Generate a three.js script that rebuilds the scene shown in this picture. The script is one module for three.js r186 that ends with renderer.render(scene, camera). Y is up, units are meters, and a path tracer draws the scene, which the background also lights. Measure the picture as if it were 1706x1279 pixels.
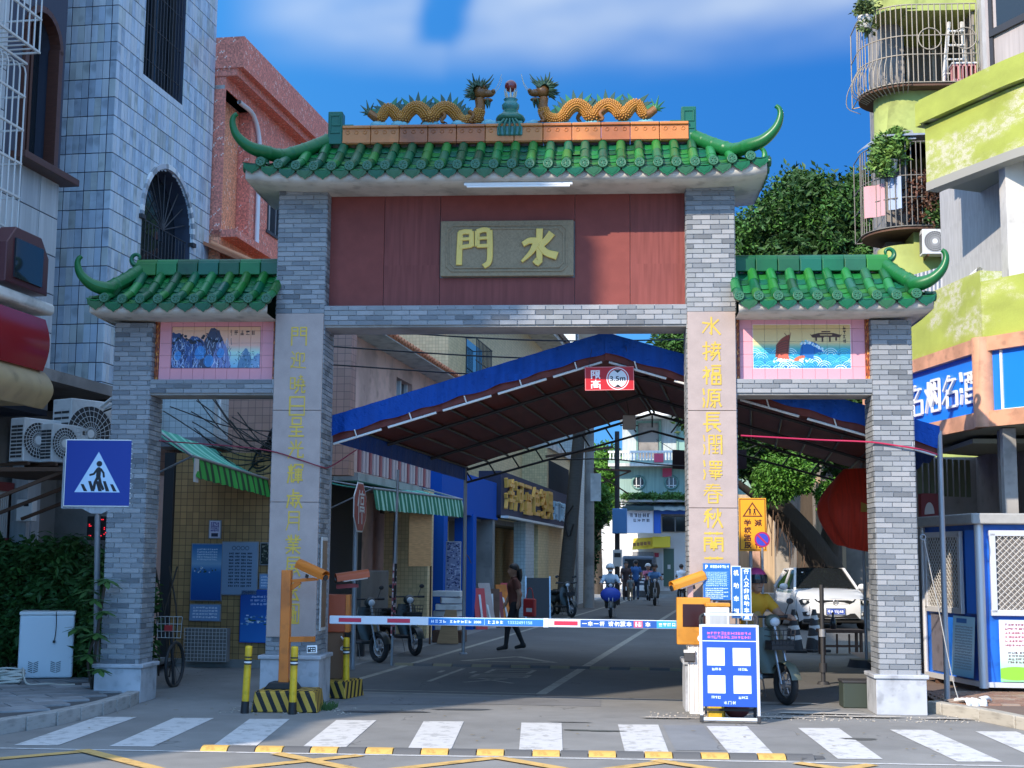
import * as THREE from 'three';
import { RoundedBoxGeometry } from 'three/addons/geometries/RoundedBoxGeometry.js';
import { ConvexGeometry } from 'three/addons/geometries/ConvexGeometry.js';
import { MarchingCubes } from 'three/addons/objects/MarchingCubes.js';
import { mergeGeometries } from 'three/addons/utils/BufferGeometryUtils.js';

// ---------------------------------------------------------------- camera, sky, sun, exposure
const D2R = Math.PI / 180;
const scene = new THREE.Scene();
const camera = new THREE.PerspectiveCamera(31.0743, 1024 / 768, 0.1, 600);
camera.position.set(1.094, 1.6, 15.415);
camera.rotation.order = 'YXZ';
camera.rotation.set(7.3131 * D2R, 4.0479 * D2R, 0.4742 * D2R);
const renderer = new THREE.WebGLRenderer({ antialias: true });
renderer.toneMapping = THREE.LinearToneMapping;
renderer.toneMappingExposure = 1.6;
renderer.shadowMap.enabled = true;

let seed = 7;
const rnd = () => { seed = (seed * 16807) % 2147483647; return (seed - 1) / 2147483646; };
const rr = (a, b) => a + (b - a) * rnd();
const pick = (a) => a[Math.floor(rnd() * a.length) % a.length];
const clamp = (x, a = 0, b = 1) => Math.min(b, Math.max(a, x));
const mix = (a, b, t) => a + (b - a) * t;
const smooth = (a, b, x) => { const t = clamp((x - a) / (b - a)); return t * t * (3 - 2 * t); };
const hash = (x, y, s) => { let h = Math.imul(x, 374761393) + Math.imul(y, 668265263) + Math.imul(s, 974634533); h = Math.imul(h ^ (h >>> 13), 1274126177); return ((h ^ (h >>> 16)) >>> 0) / 4294967296; };
function vnoise(x, y, p, s) {          // value noise that repeats every p cells
  const xi = Math.floor(x), yi = Math.floor(y), m = (a) => ((a % p) + p) % p;
  let fx = x - xi, fy = y - yi; fx = fx * fx * (3 - 2 * fx); fy = fy * fy * (3 - 2 * fy);
  const a = hash(m(xi), m(yi), s), b = hash(m(xi + 1), m(yi), s), c = hash(m(xi), m(yi + 1), s), d = hash(m(xi + 1), m(yi + 1), s);
  return mix(mix(a, b, fx), mix(c, d, fx), fy);
}
function fbm(u, v, p, s, o = 5) { let t = 0, a = 0.5, n = 0; for (let i = 0; i < o; i++) { t += a * vnoise(u * p, v * p, p, s + i * 17); n += a; a *= 0.5; p *= 2; } return t / n; }

const SUN_AZ = 36 * D2R, SUN_EL = 31 * D2R;      // the light travels to the right and away from the camera
const sunDir = new THREE.Vector3(-Math.sin(SUN_AZ) * Math.cos(SUN_EL), Math.sin(SUN_EL), Math.cos(SUN_AZ) * Math.cos(SUN_EL));
{
  const W = 1024, H = 512, data = new Float32Array(W * H * 4);
  const deep = [0.012, 0.108, 0.41], pale = [0.055, 0.27, 0.60], hazy = [0.29, 0.42, 0.56], cloud = [0.40, 0.48, 0.60];
  for (let j = 0; j < H; j++) for (let i = 0; i < W; i++) {
    const el = ((j + 0.5) / H - 0.5) * Math.PI, az = ((i + 0.5) / W - 0.5) * 2 * Math.PI;
    const x = Math.cos(az) * Math.cos(el), y = Math.sin(el), z = Math.sin(az) * Math.cos(el);
    const a = Math.atan2(x, -z) / D2R, e = el / D2R;      // degrees right of -z, degrees up
    const toSun = clamp(x * sunDir.x + y * sunDir.y + z * sunDir.z, -1, 1), ang = Math.acos(toSun) / D2R;
    // clear air: paler low down and towards the side where the sun stands, with the sun's wide glow
    const t = clamp(0.10 + 0.5 * smooth(22, 0, e) + 0.55 * smooth(140, 50, ang) + 0.35 * smooth(14, -22, a) * smooth(60, 10, e) * (z < 0 ? 1 : 0));
    const hz = 0.40 * smooth(12, 0, e) * smooth(150, 60, ang) + 0.10 * smooth(8, 0, e), glow = 0.6 * Math.exp(-((ang / 12) ** 2)) + 0.22 * Math.exp(-((ang / 38) ** 2));
    // wind-drawn clouds, thickened out of view as fill for the shade; over the roof, two soft banks with a blue gap between them as in the photograph
    const yy = Math.max(y, 0.05) + 0.22, u = x / yy * 0.11 + 0.39, v = z / yy * 0.16 + 0.17;
    const n = fbm(u + 0.10 * fbm(u, v, 5, 3, 3), v, 6, 11, 6);
    let c = 0.75 * smooth(0.42, 0.66, n) * smooth(3, 12, e);
    const wisp = fbm(a * 0.012 + e * 0.010 + 0.3, e * 0.055 - a * 0.006 + 0.1, 6, 301, 6), fine = fbm(a * 0.03 + 0.2, e * 0.16 - a * 0.02, 8, 303, 5);
    const edge = 20.2 + 3.4 * (wisp - 0.5) + 0.05 * Math.max(0, a - 4) - 0.12 * (a > -7 ? Math.min(0, a + 2) : -2), body = smooth(edge - 1.2, edge + 2.2, e) * (0.10 + 0.85 * fine + 0.20 * wisp);
    const gap = 0.9 * smooth(1.5, 0.3, Math.abs(a + 7.2 - 0.25 * (e - 22))) * smooth(20.4, 22.2, e);
    if (z < 0) c = mix(c, clamp(body * smooth(-17, -12, a) * smooth(22, 9, a) - gap), smooth(50, 30, Math.abs(a)) * smooth(46, 28, e));
    const o = (j * W + i) * 4;
    for (let q = 0; q < 3; q++) {
      let s = mix(mix(deep[q], pale[q], t), hazy[q], hz) * (1 + 1.75 * smooth(115, 45, ang)) + glow * [1, 0.96, 0.9][q];  // unseen sky on the sun side boosted as added fill for the shade
      s = mix(s, cloud[q] * (1 + 1.3 * smooth(120, 40, ang)), clamp(c) * 0.92);
      if (e < 0) s = mix(s, [0.07, 0.07, 0.07][q], smooth(0, -4, e));
      data[o + q] = s;
    }
    data[o + 3] = 1;
  }
  const sky = new THREE.DataTexture(data, W, H, THREE.RGBAFormat, THREE.FloatType);
  sky.mapping = THREE.EquirectangularReflectionMapping; sky.magFilter = THREE.LinearFilter; sky.minFilter = THREE.LinearFilter; sky.needsUpdate = true;
  scene.background = sky; scene.environment = sky;
}
const sun = new THREE.DirectionalLight(new THREE.Color().setRGB(1.0, 0.86, 0.70), 4.1);
sun.position.copy(sunDir).multiplyScalar(60); sun.castShadow = true;
sun.shadow.mapSize.set(4096, 4096);
Object.assign(sun.shadow.camera, { left: -45, right: 45, top: 45, bottom: -45, near: 1, far: 200 });
sun.name = 'sun'; scene.add(sun, sun.target);

// ---------------------------------------------------------------- naming and grouping
const used = {};
const numbered = (n) => { const k = used[n] = (used[n] ?? -1) + 1; return k ? n + '_' + String(k).padStart(3, '0') : n; };
const PHI = 5.7245 * D2R, SDIR = [Math.sin(PHI), -Math.cos(PHI)], QDIR = [Math.cos(PHI), Math.sin(PHI)];
const st = (s, q, y = 0) => [1.0943 + s * SDIR[0] + q * QDIR[0], y, 15.415 + s * SDIR[1] + q * QDIR[1]];   // s metres along the street, q metres to its right
function tag(o, label, category, group) { o.userData.label = label; if (category) o.userData.category = category; if (group) o.userData.group = group; return o; }
function T(name, label, category, at = [0, 0, 0], ry = 0, group) {
  const o = new THREE.Group(); o.name = numbered(name); scene.add(o); o.position.set(...at); o.rotation.y = ry;
  return tag(o, label, category, group);
}
const onStreet = (name, label, category, s, q, turn = 0, group) => T(name, label, category, st(s, q), -PHI + turn, group);
function P(parent, name, geo, mat, label) {
  const m = new THREE.Mesh(Array.isArray(geo) ? J(geo) : geo, mat); m.name = parent === scene ? numbered(name) : name;
  m.castShadow = m.receiveShadow = true; parent.add(m); if (label) m.userData.label = label; return m;
}
const stuff = (m) => { m.userData.kind = 'stuff'; return m; };
const G = (parent, name, at = [0, 0, 0], rot) => { const g = new THREE.Group(); g.name = name; g.position.set(...at); if (rot) g.rotation.set(...rot); parent.add(g); return g; };
function ground(name, geo, mat, label) { const m = P(scene, name, geo, mat); m.userData.kind = 'structure'; if (label) m.userData.label = label; return m; }
function copyOf(o, at, ry, label, group) {
  const c = o.clone(); c.name = numbered(o.name.replace(/_\d+$/, '')); scene.add(c); c.userData = { ...o.userData }; c.position.set(...at); c.rotation.y = ry;
  if (label) c.userData.label = label; if (group) c.userData.group = group; return c;
}

// ---------------------------------------------------------------- geometry
function uvm(g) {               // uv in metres across the plane each face is nearest to
  if (g.index) g = g.toNonIndexed();
  if (!g.attributes.normal) g.computeVertexNormals();
  const p = g.attributes.position, n = g.attributes.normal, uv = new Float32Array(p.count * 2);
  for (let i = 0; i < p.count; i += 3) {
    let nx = 0, ny = 0, nz = 0;
    for (let k = 0; k < 3; k++) { nx += n.getX(i + k); ny += n.getY(i + k); nz += n.getZ(i + k); }
    nx = Math.abs(nx); ny = Math.abs(ny); nz = Math.abs(nz);
    for (let k = 0; k < 3; k++) {
      const x = p.getX(i + k), y = p.getY(i + k), z = p.getZ(i + k), a = (i + k) * 2;
      if (ny >= nx && ny >= nz) { uv[a] = x; uv[a + 1] = z; } else if (nx > nz) { uv[a] = z; uv[a + 1] = y; } else { uv[a] = x; uv[a + 1] = y; }
    }
  }
  g.setAttribute('uv', new THREE.BufferAttribute(uv, 2));
  return g;
}
function J(list) {
  const flat = list.flat(9).map((g) => { const h = g.userData.keepUV ? (g.index ? g.toNonIndexed() : g) : uvm(g); for (const k of Object.keys(h.attributes)) if (!['position', 'normal', 'uv'].includes(k)) h.deleteAttribute(k); return h; });
  return flat.length === 1 ? flat[0] : mergeGeometries(flat, false);
}
const place = (g, x = 0, y = 0, z = 0, rx = 0, ry = 0, rz = 0) => { if (rx || ry || rz) g.applyMatrix4(new THREE.Matrix4().makeRotationFromEuler(new THREE.Euler(rx, ry, rz))); g.translate(x, y, z); return g; };
const bx = (w, h, d, x = 0, y = 0, z = 0, rx, ry, rz) => place(new THREE.BoxGeometry(w, h, d), x, y, z, rx, ry, rz);
const b6 = (x0, x1, y0, y1, z0, z1) => bx(x1 - x0, y1 - y0, z1 - z0, (x0 + x1) / 2, (y0 + y1) / 2, (z0 + z1) / 2);
const rb = (w, h, d, r, x = 0, y = 0, z = 0, rx, ry, rz) => place(new RoundedBoxGeometry(w, h, d, 2, Math.min(r, w / 2.01, h / 2.01, d / 2.01)), x, y, z, rx, ry, rz);
const cy = (r1, r2, h, x = 0, y = 0, z = 0, n = 16, rx, ry, rz) => place(new THREE.CylinderGeometry(r1, r2, h, n), x, y, z, rx, ry, rz);
const sph = (r, x = 0, y = 0, z = 0, n = 16, sx = 1, sy = 1, sz = 1) => { const g = new THREE.SphereGeometry(r, n, Math.ceil(n * 0.7)); g.scale(sx, sy, sz); return place(g, x, y, z); };
const V = (a) => new THREE.Vector3(...a);
function bar(a, b, r, n = 6, r2) {
  const A = V(a), B = V(b), d = B.clone().sub(A), g = new THREE.CylinderGeometry(r2 ?? r, r, d.length(), n);
  g.applyQuaternion(new THREE.Quaternion().setFromUnitVectors(new THREE.Vector3(0, 1, 0), d.normalize())); const m = A.add(B).multiplyScalar(0.5); g.translate(m.x, m.y, m.z); return g;
}
function beam(a, b, w, h) {       // square-section bar, w across, h up
  const A = V(a), B = V(b), d = B.clone().sub(A), g = new THREE.BoxGeometry(w, h, d.length());
  const m = new THREE.Matrix4().lookAt(B, A, new THREE.Vector3(0, 1, 0.001)); g.applyMatrix4(m); const c = A.add(B).multiplyScalar(0.5); g.translate(c.x, c.y, c.z); return g;
}
function tube(pts, r, n = 24, k = 8) {     // r: number or (t) => radius
  const c = new THREE.CatmullRomCurve3(pts.map(V)), g = new THREE.TubeGeometry(c, n, 1, k, false), p = g.attributes.position, rad = typeof r === 'function' ? r : () => r;
  for (let i = 0; i <= n; i++) { const o = c.getPointAt(i / n), s = rad(i / n); for (let j = 0; j <= k; j++) { const a = i * (k + 1) + j; p.setXYZ(a, o.x + (p.getX(a) - o.x) * s, o.y + (p.getY(a) - o.y) * s, o.z + (p.getZ(a) - o.z) * s); } }
  g.computeVertexNormals(); return g;
}
const lathe = (pts, n = 20, x = 0, y = 0, z = 0, rx, ry, rz) => place(new THREE.LatheGeometry(pts.map((p) => new THREE.Vector2(...p)), n), x, y, z, rx, ry, rz);
function shape(pts) { const s = new THREE.Shape(); pts.forEach((p, i) => (i ? s.lineTo(...p) : s.moveTo(...p))); return s; }
function ext(pts, d, bev = 0, x = 0, y = 0, z = 0, rx, ry, rz) {
  const g = new THREE.ExtrudeGeometry(pts instanceof THREE.Shape ? pts : shape(pts), { depth: d, bevelEnabled: bev > 0, bevelThickness: bev, bevelSize: bev, bevelSegments: 1, curveSegments: 10 });
  return place(g, x, y, z, rx, ry, rz);
}
function sheet(nu, nv, f) {        // a surface from f(u, v) -> [x, y, z]
  const pos = [], idx = [], uv = [];
  for (let j = 0; j <= nv; j++) for (let i = 0; i <= nu; i++) { pos.push(...f(i / nu, j / nv)); uv.push(i / nu, j / nv); }
  for (let j = 0; j < nv; j++) for (let i = 0; i < nu; i++) { const a = j * (nu + 1) + i, b = a + 1, c = a + nu + 1, d = c + 1; idx.push(a, b, d, a, d, c); }
  const g = new THREE.BufferGeometry(); g.setAttribute('position', new THREE.Float32BufferAttribute(pos, 3)); g.setAttribute('uv', new THREE.Float32BufferAttribute(uv, 2)); g.setIndex(idx); g.computeVertexNormals(); return g;
}
function thick(nu, nv, f, t) {       // the same with a thickness t (a vector or a function of u, v)
  const off = typeof t === 'function' ? t : () => t, a = sheet(nu, nv, f), b = sheet(nu, nv, (u, v) => { const p = f(1 - u, v), o = off(1 - u, v); return [p[0] + o[0], p[1] + o[1], p[2] + o[2]]; });
  const edge = (g) => sheet(g.n, 1, (u, w) => { const [x, y] = g.at(u), p = f(x, y), o = off(x, y); return [p[0] + o[0] * w, p[1] + o[1] * w, p[2] + o[2] * w]; });
  return [a, b, edge({ n: nu, at: (u) => [1 - u, 0] }), edge({ n: nu, at: (u) => [u, 1] }), edge({ n: nv, at: (u) => [0, u] }), edge({ n: nv, at: (u) => [1, 1 - u] })];
}
function flat(pts, y = 0) {        // horizontal polygon of [x, z] at height y, facing up
  const g = new THREE.ShapeGeometry(shape(pts.map(([x, z]) => [x, -z]))); g.rotateX(-Math.PI / 2); g.translate(0, y, 0); return g;
}
const jig = (g) => { const a = g.attributes.uv, u = rnd() * 5, v = rnd() * 5; for (let i = 0; i < a.count; i++) a.setXY(i, a.getX(i) + u, a.getY(i) + v); return g; };   // another place on the texture
const pl = (w, h, x = 0, y = 0, z = 0, rx, ry, rz) => { const g = place(new THREE.PlaneGeometry(w, h), x, y, z, rx, ry, rz); g.userData.keepUV = true; return g; };

// ---------------------------------------------------------------- textures and materials
function dtex(n, f, rep = 1) {
  const d = new Uint8Array(n * n * 4);
  for (let j = 0; j < n; j++) for (let i = 0; i < n; i++) { const v = f(i / n, j / n), o = (j * n + i) * 4, c = Array.isArray(v) ? v : [v, v, v]; for (let q = 0; q < 3; q++) d[o + q] = clamp(c[q]) * 255; d[o + 3] = 255; }
  const t = new THREE.DataTexture(d, n, n); t.magFilter = THREE.LinearFilter; t.minFilter = THREE.LinearMipmapLinearFilter; t.wrapS = t.wrapT = THREE.RepeatWrapping; t.repeat.set(1 / rep, 1 / rep); t.needsUpdate = true; return t;
}
const rep = (t, m, n = m) => { const c = t.clone(); c.repeat.set(1 / m, 1 / n); c.needsUpdate = true; return c; };
const tGrain = dtex(512, (u, v) => 0.62 + 0.38 * (0.5 * fbm(u, v, 8, 1, 4) + 0.5 * hash(Math.floor(u * 512), Math.floor(v * 512), 9)), 0.8);
const tBlotch = dtex(512, (u, v) => { const a = fbm(u, v, 4, 21, 6), b = fbm(u, v, 16, 31, 4); return 0.70 + 0.30 * smooth(0.25, 0.6, a) - 0.14 * smooth(0.55, 0.75, b); }, 2.2);
const tStreak = dtex(512, (u, v) => { const a = vnoise(u * 48, v * 3, 48, 41), b = vnoise(u * 128, v * 6, 128, 43), c = fbm(u, v, 5, 45, 4); return 0.66 + 0.22 * a + 0.10 * b + 0.10 * c; }, 1.6);
const tFine = dtex(256, (u, v) => 0.5 + 0.5 * (0.6 * hash(Math.floor(u * 256), Math.floor(v * 256), 3) + 0.4 * fbm(u, v, 16, 5, 3)) - 0.25, 0.25);
const tAsphalt = dtex(1024, (u, v) => {
  const g = hash(Math.floor(u * 1024), Math.floor(v * 1024), 77), a = fbm(u, v, 5, 61, 5), b = fbm(u, v, 24, 63, 3);
  const crack = Math.abs(fbm(u, v, 4, 67, 5) - 0.5), patch = smooth(0.5, 0.56, fbm(u, v, 3, 69, 3));
  return 0.50 + 0.30 * a + 0.16 * (g - 0.5) + 0.12 * b - 0.30 * smooth(0.010, 0.002, crack) * smooth(0.45, 0.6, a) + 0.07 * patch;
}, 3.4);
const tPaint = dtex(512, (u, v) => { const a = fbm(u, v, 18, 81, 5), b = fbm(u, v, 4, 87, 3), h = hash(Math.floor(u * 512), Math.floor(v * 512), 83); return a + 0.22 * (h - 0.5) + 0.25 * (b - 0.5) < 0.34 ? 0.50 + 0.25 * h : 0.84 + 0.16 * fbm(u, v, 20, 85, 3) - 0.06 * h; }, 1.3);
const tWood = dtex(256, (u, v) => 0.7 + 0.3 * vnoise(u * 4 + 0.8 * fbm(u, v, 4, 91, 3), v * 64, 64, 93), 0.5);
const LIN = (c) => new THREE.Color().setRGB(...c);
const Mt = (c, r = 0.7, o = {}) => {
  const { map, bump, bs = 0.002, phys, ...rest } = o;
  const m = new (phys ? THREE.MeshPhysicalMaterial : THREE.MeshStandardMaterial)({ color: LIN(c), roughness: r, ...rest });
  if (map) m.map = map; if (bump) { m.bumpMap = bump; m.bumpScale = bs; }
  return m;
};
const DS = { side: THREE.DoubleSide };
const M = {
  white: Mt([0.72, 0.72, 0.70], 0.5), whiteDirty: Mt([0.66, 0.65, 0.62], 0.7, { map: tBlotch }), plaster: Mt([0.62, 0.60, 0.55], 0.85, { map: rep(tBlotch, 1.1), bump: tFine, bs: 0.002 }),
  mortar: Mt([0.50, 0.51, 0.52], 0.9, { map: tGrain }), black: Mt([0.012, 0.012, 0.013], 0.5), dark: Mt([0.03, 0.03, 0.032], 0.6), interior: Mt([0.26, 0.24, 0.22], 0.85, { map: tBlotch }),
  steel: Mt([0.42, 0.43, 0.45], 0.35, { metalness: 0.7, map: tBlotch }), galv: Mt([0.36, 0.37, 0.39], 0.45, { metalness: 0.4, map: rep(tStreak, 0.9) }), rust: Mt([0.12, 0.06, 0.035], 0.8, { map: tBlotch }),
  cage: Mt([0.55, 0.55, 0.53], 0.5), darkMetal: Mt([0.05, 0.05, 0.055], 0.5, { metalness: 0.3 }), wire: Mt([0.02, 0.02, 0.02], 0.6),
  orange: Mt([0.62, 0.17, 0.015], 0.45, { map: rep(tBlotch, 1.3) }), yellow: Mt([0.72, 0.45, 0.02], 0.5, { map: rep(tPaint, 0.9) }), red: Mt([0.5, 0.03, 0.03], 0.5), gold: Mt([0.92, 0.64, 0.13], 0.4, { map: tGrain }),
  glass: Mt([0.02, 0.025, 0.03], 0.06), rubber: Mt([0.02, 0.02, 0.021], 0.85, { bump: tFine, bs: 0.001 }), blueBoard: Mt([0.02, 0.10, 0.50], 0.4),
  concrete: Mt([0.34, 0.33, 0.31], 0.9, { map: tBlotch, bump: tGrain, bs: 0.002 }), skin: Mt([0.50, 0.28, 0.19], 0.6),
};
// ---------------------------------------------------------------- writing: each character is a few strokes on a 20 x 20 grid, or is put together from other characters
const K = {
  口: '000k 00k0kk 0kkk', 日: '000k 00k0kk 0aka 0kkk', 目: '000k 00k0kk 07k7 0dkd 0kkk', 田: '000k 00k0kk 0aka 0kkk a0ak', 王: '00k0 0aka 0kkk a0ak', 土: 'a0ak 27i7 0kkk', 木: 'a0ak 05k5 a51f a5jf', 氵: '0046 0a3d 0k6e', 艹: '04k4 6068 e0e8',
  亻: '8019 464k', 水: 'a0aj8h 06870h i3b9 a8kj', 門: '000k 008089 0484 0989 c0k0kk c0c9 c4k4 c9k9', 月: '303c0k 30h0hk 36h6 3chc', 迎: '1144 0848 484e0j 0h4ikj a273 737bab c3c7 c3i3ibgc c3ch',
  曉: '@日:0,3,6,12 @土:11,0,6,5 @土:8,6,5,5 @土:15,6,5,5 7ckc bcbg7k gcgjkjkh', 呈: '@口:4,0,12,7 1aja aaak 3fhf 0kkk', 光: 'a0a8 3277 h2d7 09k9 7979 790k d9djkjkg', 車: '02k2 @日:3,5,14,8 a0ak 0gkg', 輝: '@光:0,0,8,20 9093 90k0 k0k3 @車:9,4,11,16',
  歲: '8087 84g4 07k7 370k c7kk h9bk 6aca 8a8i 5e6g bedg', 業: '7075 d0d5 3154 h1f4 05k5 6688 e6c8 38h8 4bgb 0eke a8ak ae1k aejk', 展: '30j0j4 34j4 303a0k 68j8 989c f8fc 5ckc 9c9kbi fckk hecg', 宏: 'a0a3 0703 03k3k6 39h9 970k ca6jhj ecjk',
  圖: '000k 00k0kk 0kkk @口:6,3,8,3 38h8 a6a8 @口:4,10,12,8 @口:7,12,6,4', 接: '404k2i 0585 0d9a e0e2 a3k3 c4d7 i4h7 97k7 d89ficjk i9ak 9cjc', 福: '3143 0585 850d 454k 696c a0k0 @口:11,3,8,5 @田:10,10,10,10',
  源: '@氵:0,0,5,20 61k1 616a4k d2c4 @日:9,5,9,8 dddkbj bf8j ifkj', 長: '404c 40i0 44h4 48h8 0cjc 4c4k8h fccg acjk', 潤: '@氵:0,0,5,20 @門:6,0,14,20 @王:10,11,6,8', 澤: '@氵:0,0,5,20 71k1k5 7175 75k5 b1b5 g1g5 d5d8 78j8 6bkb 9cad hcge 8hih 7ekf dbdk',
  春: '31h1 24i4 07k7 a00c a7kc @日:5,11,10,9', 秋: '8014 0696 414k 450e 459b c5ba i4h8 f0fa fa9k fakk', 蘭: '@艹:0,0,20,5 @門:0,6,20,14 @木:6,10,8,9 @日:7,12,6,4', 芳: '@艹:0,0,20,6 a7a9 0aka 8a7e3k 7dhdgkdi', 名: '9019 83h30h 698b @口:6,11,13,9',
  烟: '4a0k 4a8h 404a 0549 8477 @口:9,0,11,20 b6i6 eee1 ea9h eaig', 酒: '@氵:0,0,5,20 62k2 @口:7,6,12,14 b2b8 f2f9 7cjc 7gjg', 停: '6019 454k e0e2 82k2 @口:10,4,8,4 8d8akakd 9ckc ecek',
  限: '000k 007070 7047 477b 7b4c b0bjeh b0j0j9 b5j5 b9j9 e9kk ideg', 高: 'a0a2 03k3 @口:5,5,10,4 0k0b 0bkbkkih @口:6,14,8,4', 学: '3054 9083 h0e4 0608 06k6 k6k9 58f8ab abak8i 0dkd', 校: '@木:0,0,8,20 f0f2 92k2 c497 g4k7 h79k c7kk',
  路: '@口:0,0,8,6 464j 4c8c 0e0k 0k9i e09a d3j39c c4kc @口:11,13,8,7', 段: '8021 212k 2686 2c8c 0k9i b0b6 b0h0h6k6 aaiaak bakk', 减: '0046 0a3d 0k6e 63k3 6363 636d3k f0kk jbck h0j2 88e8 @口:8,11,6,5',
  慢: '303k 0407 7477 @日:10,0,9,6 @目:9,8,11,4 9eheak bekk', 行: '8016 6919 494k 494k a2j2 88k8 f8fjdi', 人: 'a09a0k 9akk', 及: '20g0f7 607a0k f7k7 i7dg5k 7akk', 非: '707e2k 0575 0a7a 0g7e d0dk d5k5 daka dfkf', 机: '@木:0,0,9,20 b0bc9k b0h0hjkjkg',
  动: '1181 06a6 460d 0d9c 7aad c5k5jigj f0f58k', 车: '05j5 a02aja 0gkg a5ak', 道: '1032 0646 464f0j 0h4ikj 9093 h0f3 73k3 @目:9,6,9,10', 一: '0aka', 杆: '@木:0,0,9,20 a2k2 9aka f2fk', 请: '1133 0737 373i5g 82k2 95j5 78k8 d0d8 @月:9,10,9,10',
  勿: '600b 44k4jjgi a42g f46k', 跟: '@口:0,0,7,6 464j 4c8c 0e0k 0k8i b0bjeh b0j0j8 b4j4 b8j8 e8kk', 村: '@木:0,0,10,20 a5k5 h0hjfi b9cc', 门: '1033 040k 60j0jkhj', 洋: '@氵:0,0,5,20 9093 h0f3 74j4 89i9 6eke d4dk',
  河: '@氵:0,0,5,20 71k1 i1ijgi @口:8,6,6,7', 蓝: '@艹:0,0,20,5 373b 7676 769b c7k8 d9ib @田:3,13,14,5 0kkk', 色: '8028 72g2 g2d6 56i6 565j 5cic i6ic b6bc 5jkjkg', 经: '6014 1494 945a 0b9a 0j9h a1i1 i19a c3kb acjc ecek 9kkk',
  典: '6160 303e 30h0he 8080 808e c0ce 38h8 0eke 7f2k dfik',
};
const num = (c) => parseInt(c, 36);
function strokes(ch, x, y, w, h, out = []) {
  for (const tk of (K[ch] ?? '').split(' ')) {
    if (tk[0] === '@') { const [n, a] = tk.slice(1).split(':'), b = a.split(',').map(Number); strokes(n, x + b[0] / 20 * w, y + b[1] / 20 * h, b[2] / 20 * w, b[3] / 20 * h, out); continue; }
    const pts = []; for (let i = 0; i + 1 < tk.length; i += 2) { const a = num(tk[i]), b = num(tk[i + 1]); if (a >= 0 && b >= 0) pts.push([x + a / 20 * w, y + b / 20 * h]); }
    if (pts.length > 1) out.push(pts);
  }
  return out;
}
function glyph(g, ch, x, y, w, h, lw) {      // draws one character into the box x, y, w, h of a canvas
  g.lineWidth = lw; g.lineCap = 'square'; g.lineJoin = 'miter'; g.beginPath();
  for (const s of strokes(ch, x + lw / 2, y + lw / 2, w - lw, h - lw)) s.forEach((p, i) => (i ? g.lineTo(...p) : g.moveTo(...p)));
  g.stroke();
}
function glyphs(g, text, x, y, size, step, lw, down, sx = 1) { [...text].forEach((c, i) => glyph(g, c, x + (down ? 0 : i * step), y + (down ? i * step : 0), size * sx, size, lw)); }
function scribble(g, x, y, w, n, hgt, lw) {   // a line of small print too small to read in the photograph
  g.lineWidth = lw; g.beginPath();
  for (let i = 0; i < n; i++) for (let k = 0; k < 5; k++) { const a = x + (i + 0.1) * w / n, c = w / n * 0.8; if (rnd() < 0.5) { const yy = y + rnd() * hgt; g.moveTo(a, yy); g.lineTo(a + c, yy); } else { const xx = a + rnd() * c; g.moveTo(xx, y); g.lineTo(xx, y + hgt); } }
  g.stroke();
}
function print(w, h, draw, o = {}) {           // a printed surface: canvas of w x h pixels
  const c = document.createElement('canvas'); c.width = w; c.height = h; const g = c.getContext('2d'); draw(g, w, h);
  const t = new THREE.CanvasTexture(c); t.colorSpace = THREE.SRGBColorSpace; t.magFilter = THREE.LinearFilter;
  const { rough = 0.5, ...more } = o; return new THREE.MeshStandardMaterial({ map: t, roughness: rough, ...more });
}
const fill = (g, c, x, y, w, h) => { g.fillStyle = c; g.fillRect(x, y, w, h); };
// ---------------------------------------------------------------- ground, road, markings, pavements
const asphalt = Mt([0.285, 0.28, 0.265], 0.88, { map: tAsphalt, bump: tAsphalt, bs: 0.004 });
{ const g = new THREE.PlaneGeometry(700, 700); g.rotateX(-Math.PI / 2); ground('road', uvm(g), asphalt); }
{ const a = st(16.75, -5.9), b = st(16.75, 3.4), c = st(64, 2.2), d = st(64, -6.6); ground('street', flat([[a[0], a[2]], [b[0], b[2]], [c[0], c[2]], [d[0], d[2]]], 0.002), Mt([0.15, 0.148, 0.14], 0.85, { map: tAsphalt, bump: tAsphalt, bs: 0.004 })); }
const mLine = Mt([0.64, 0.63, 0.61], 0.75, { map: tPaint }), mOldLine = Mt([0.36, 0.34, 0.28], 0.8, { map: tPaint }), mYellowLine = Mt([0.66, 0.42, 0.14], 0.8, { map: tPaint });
const strip = (x0, z0, x1, z1, w, y = 0.004) => { const dx = x1 - x0, dz = z1 - z0, l = Math.hypot(dx, dz), a = -dz / l * w / 2, b = dx / l * w / 2; return flat([[x0 + a, z0 + b], [x1 + a, z1 + b], [x1 - a, z1 - b], [x0 - a, z0 - b]], y); };
const sstrip = (s0, q0, s1, q1, w, y = 0.004) => { const a = st(s0, q0), b = st(s1, q1); return strip(a[0], a[2], b[0], b[2], w, y); };
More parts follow.
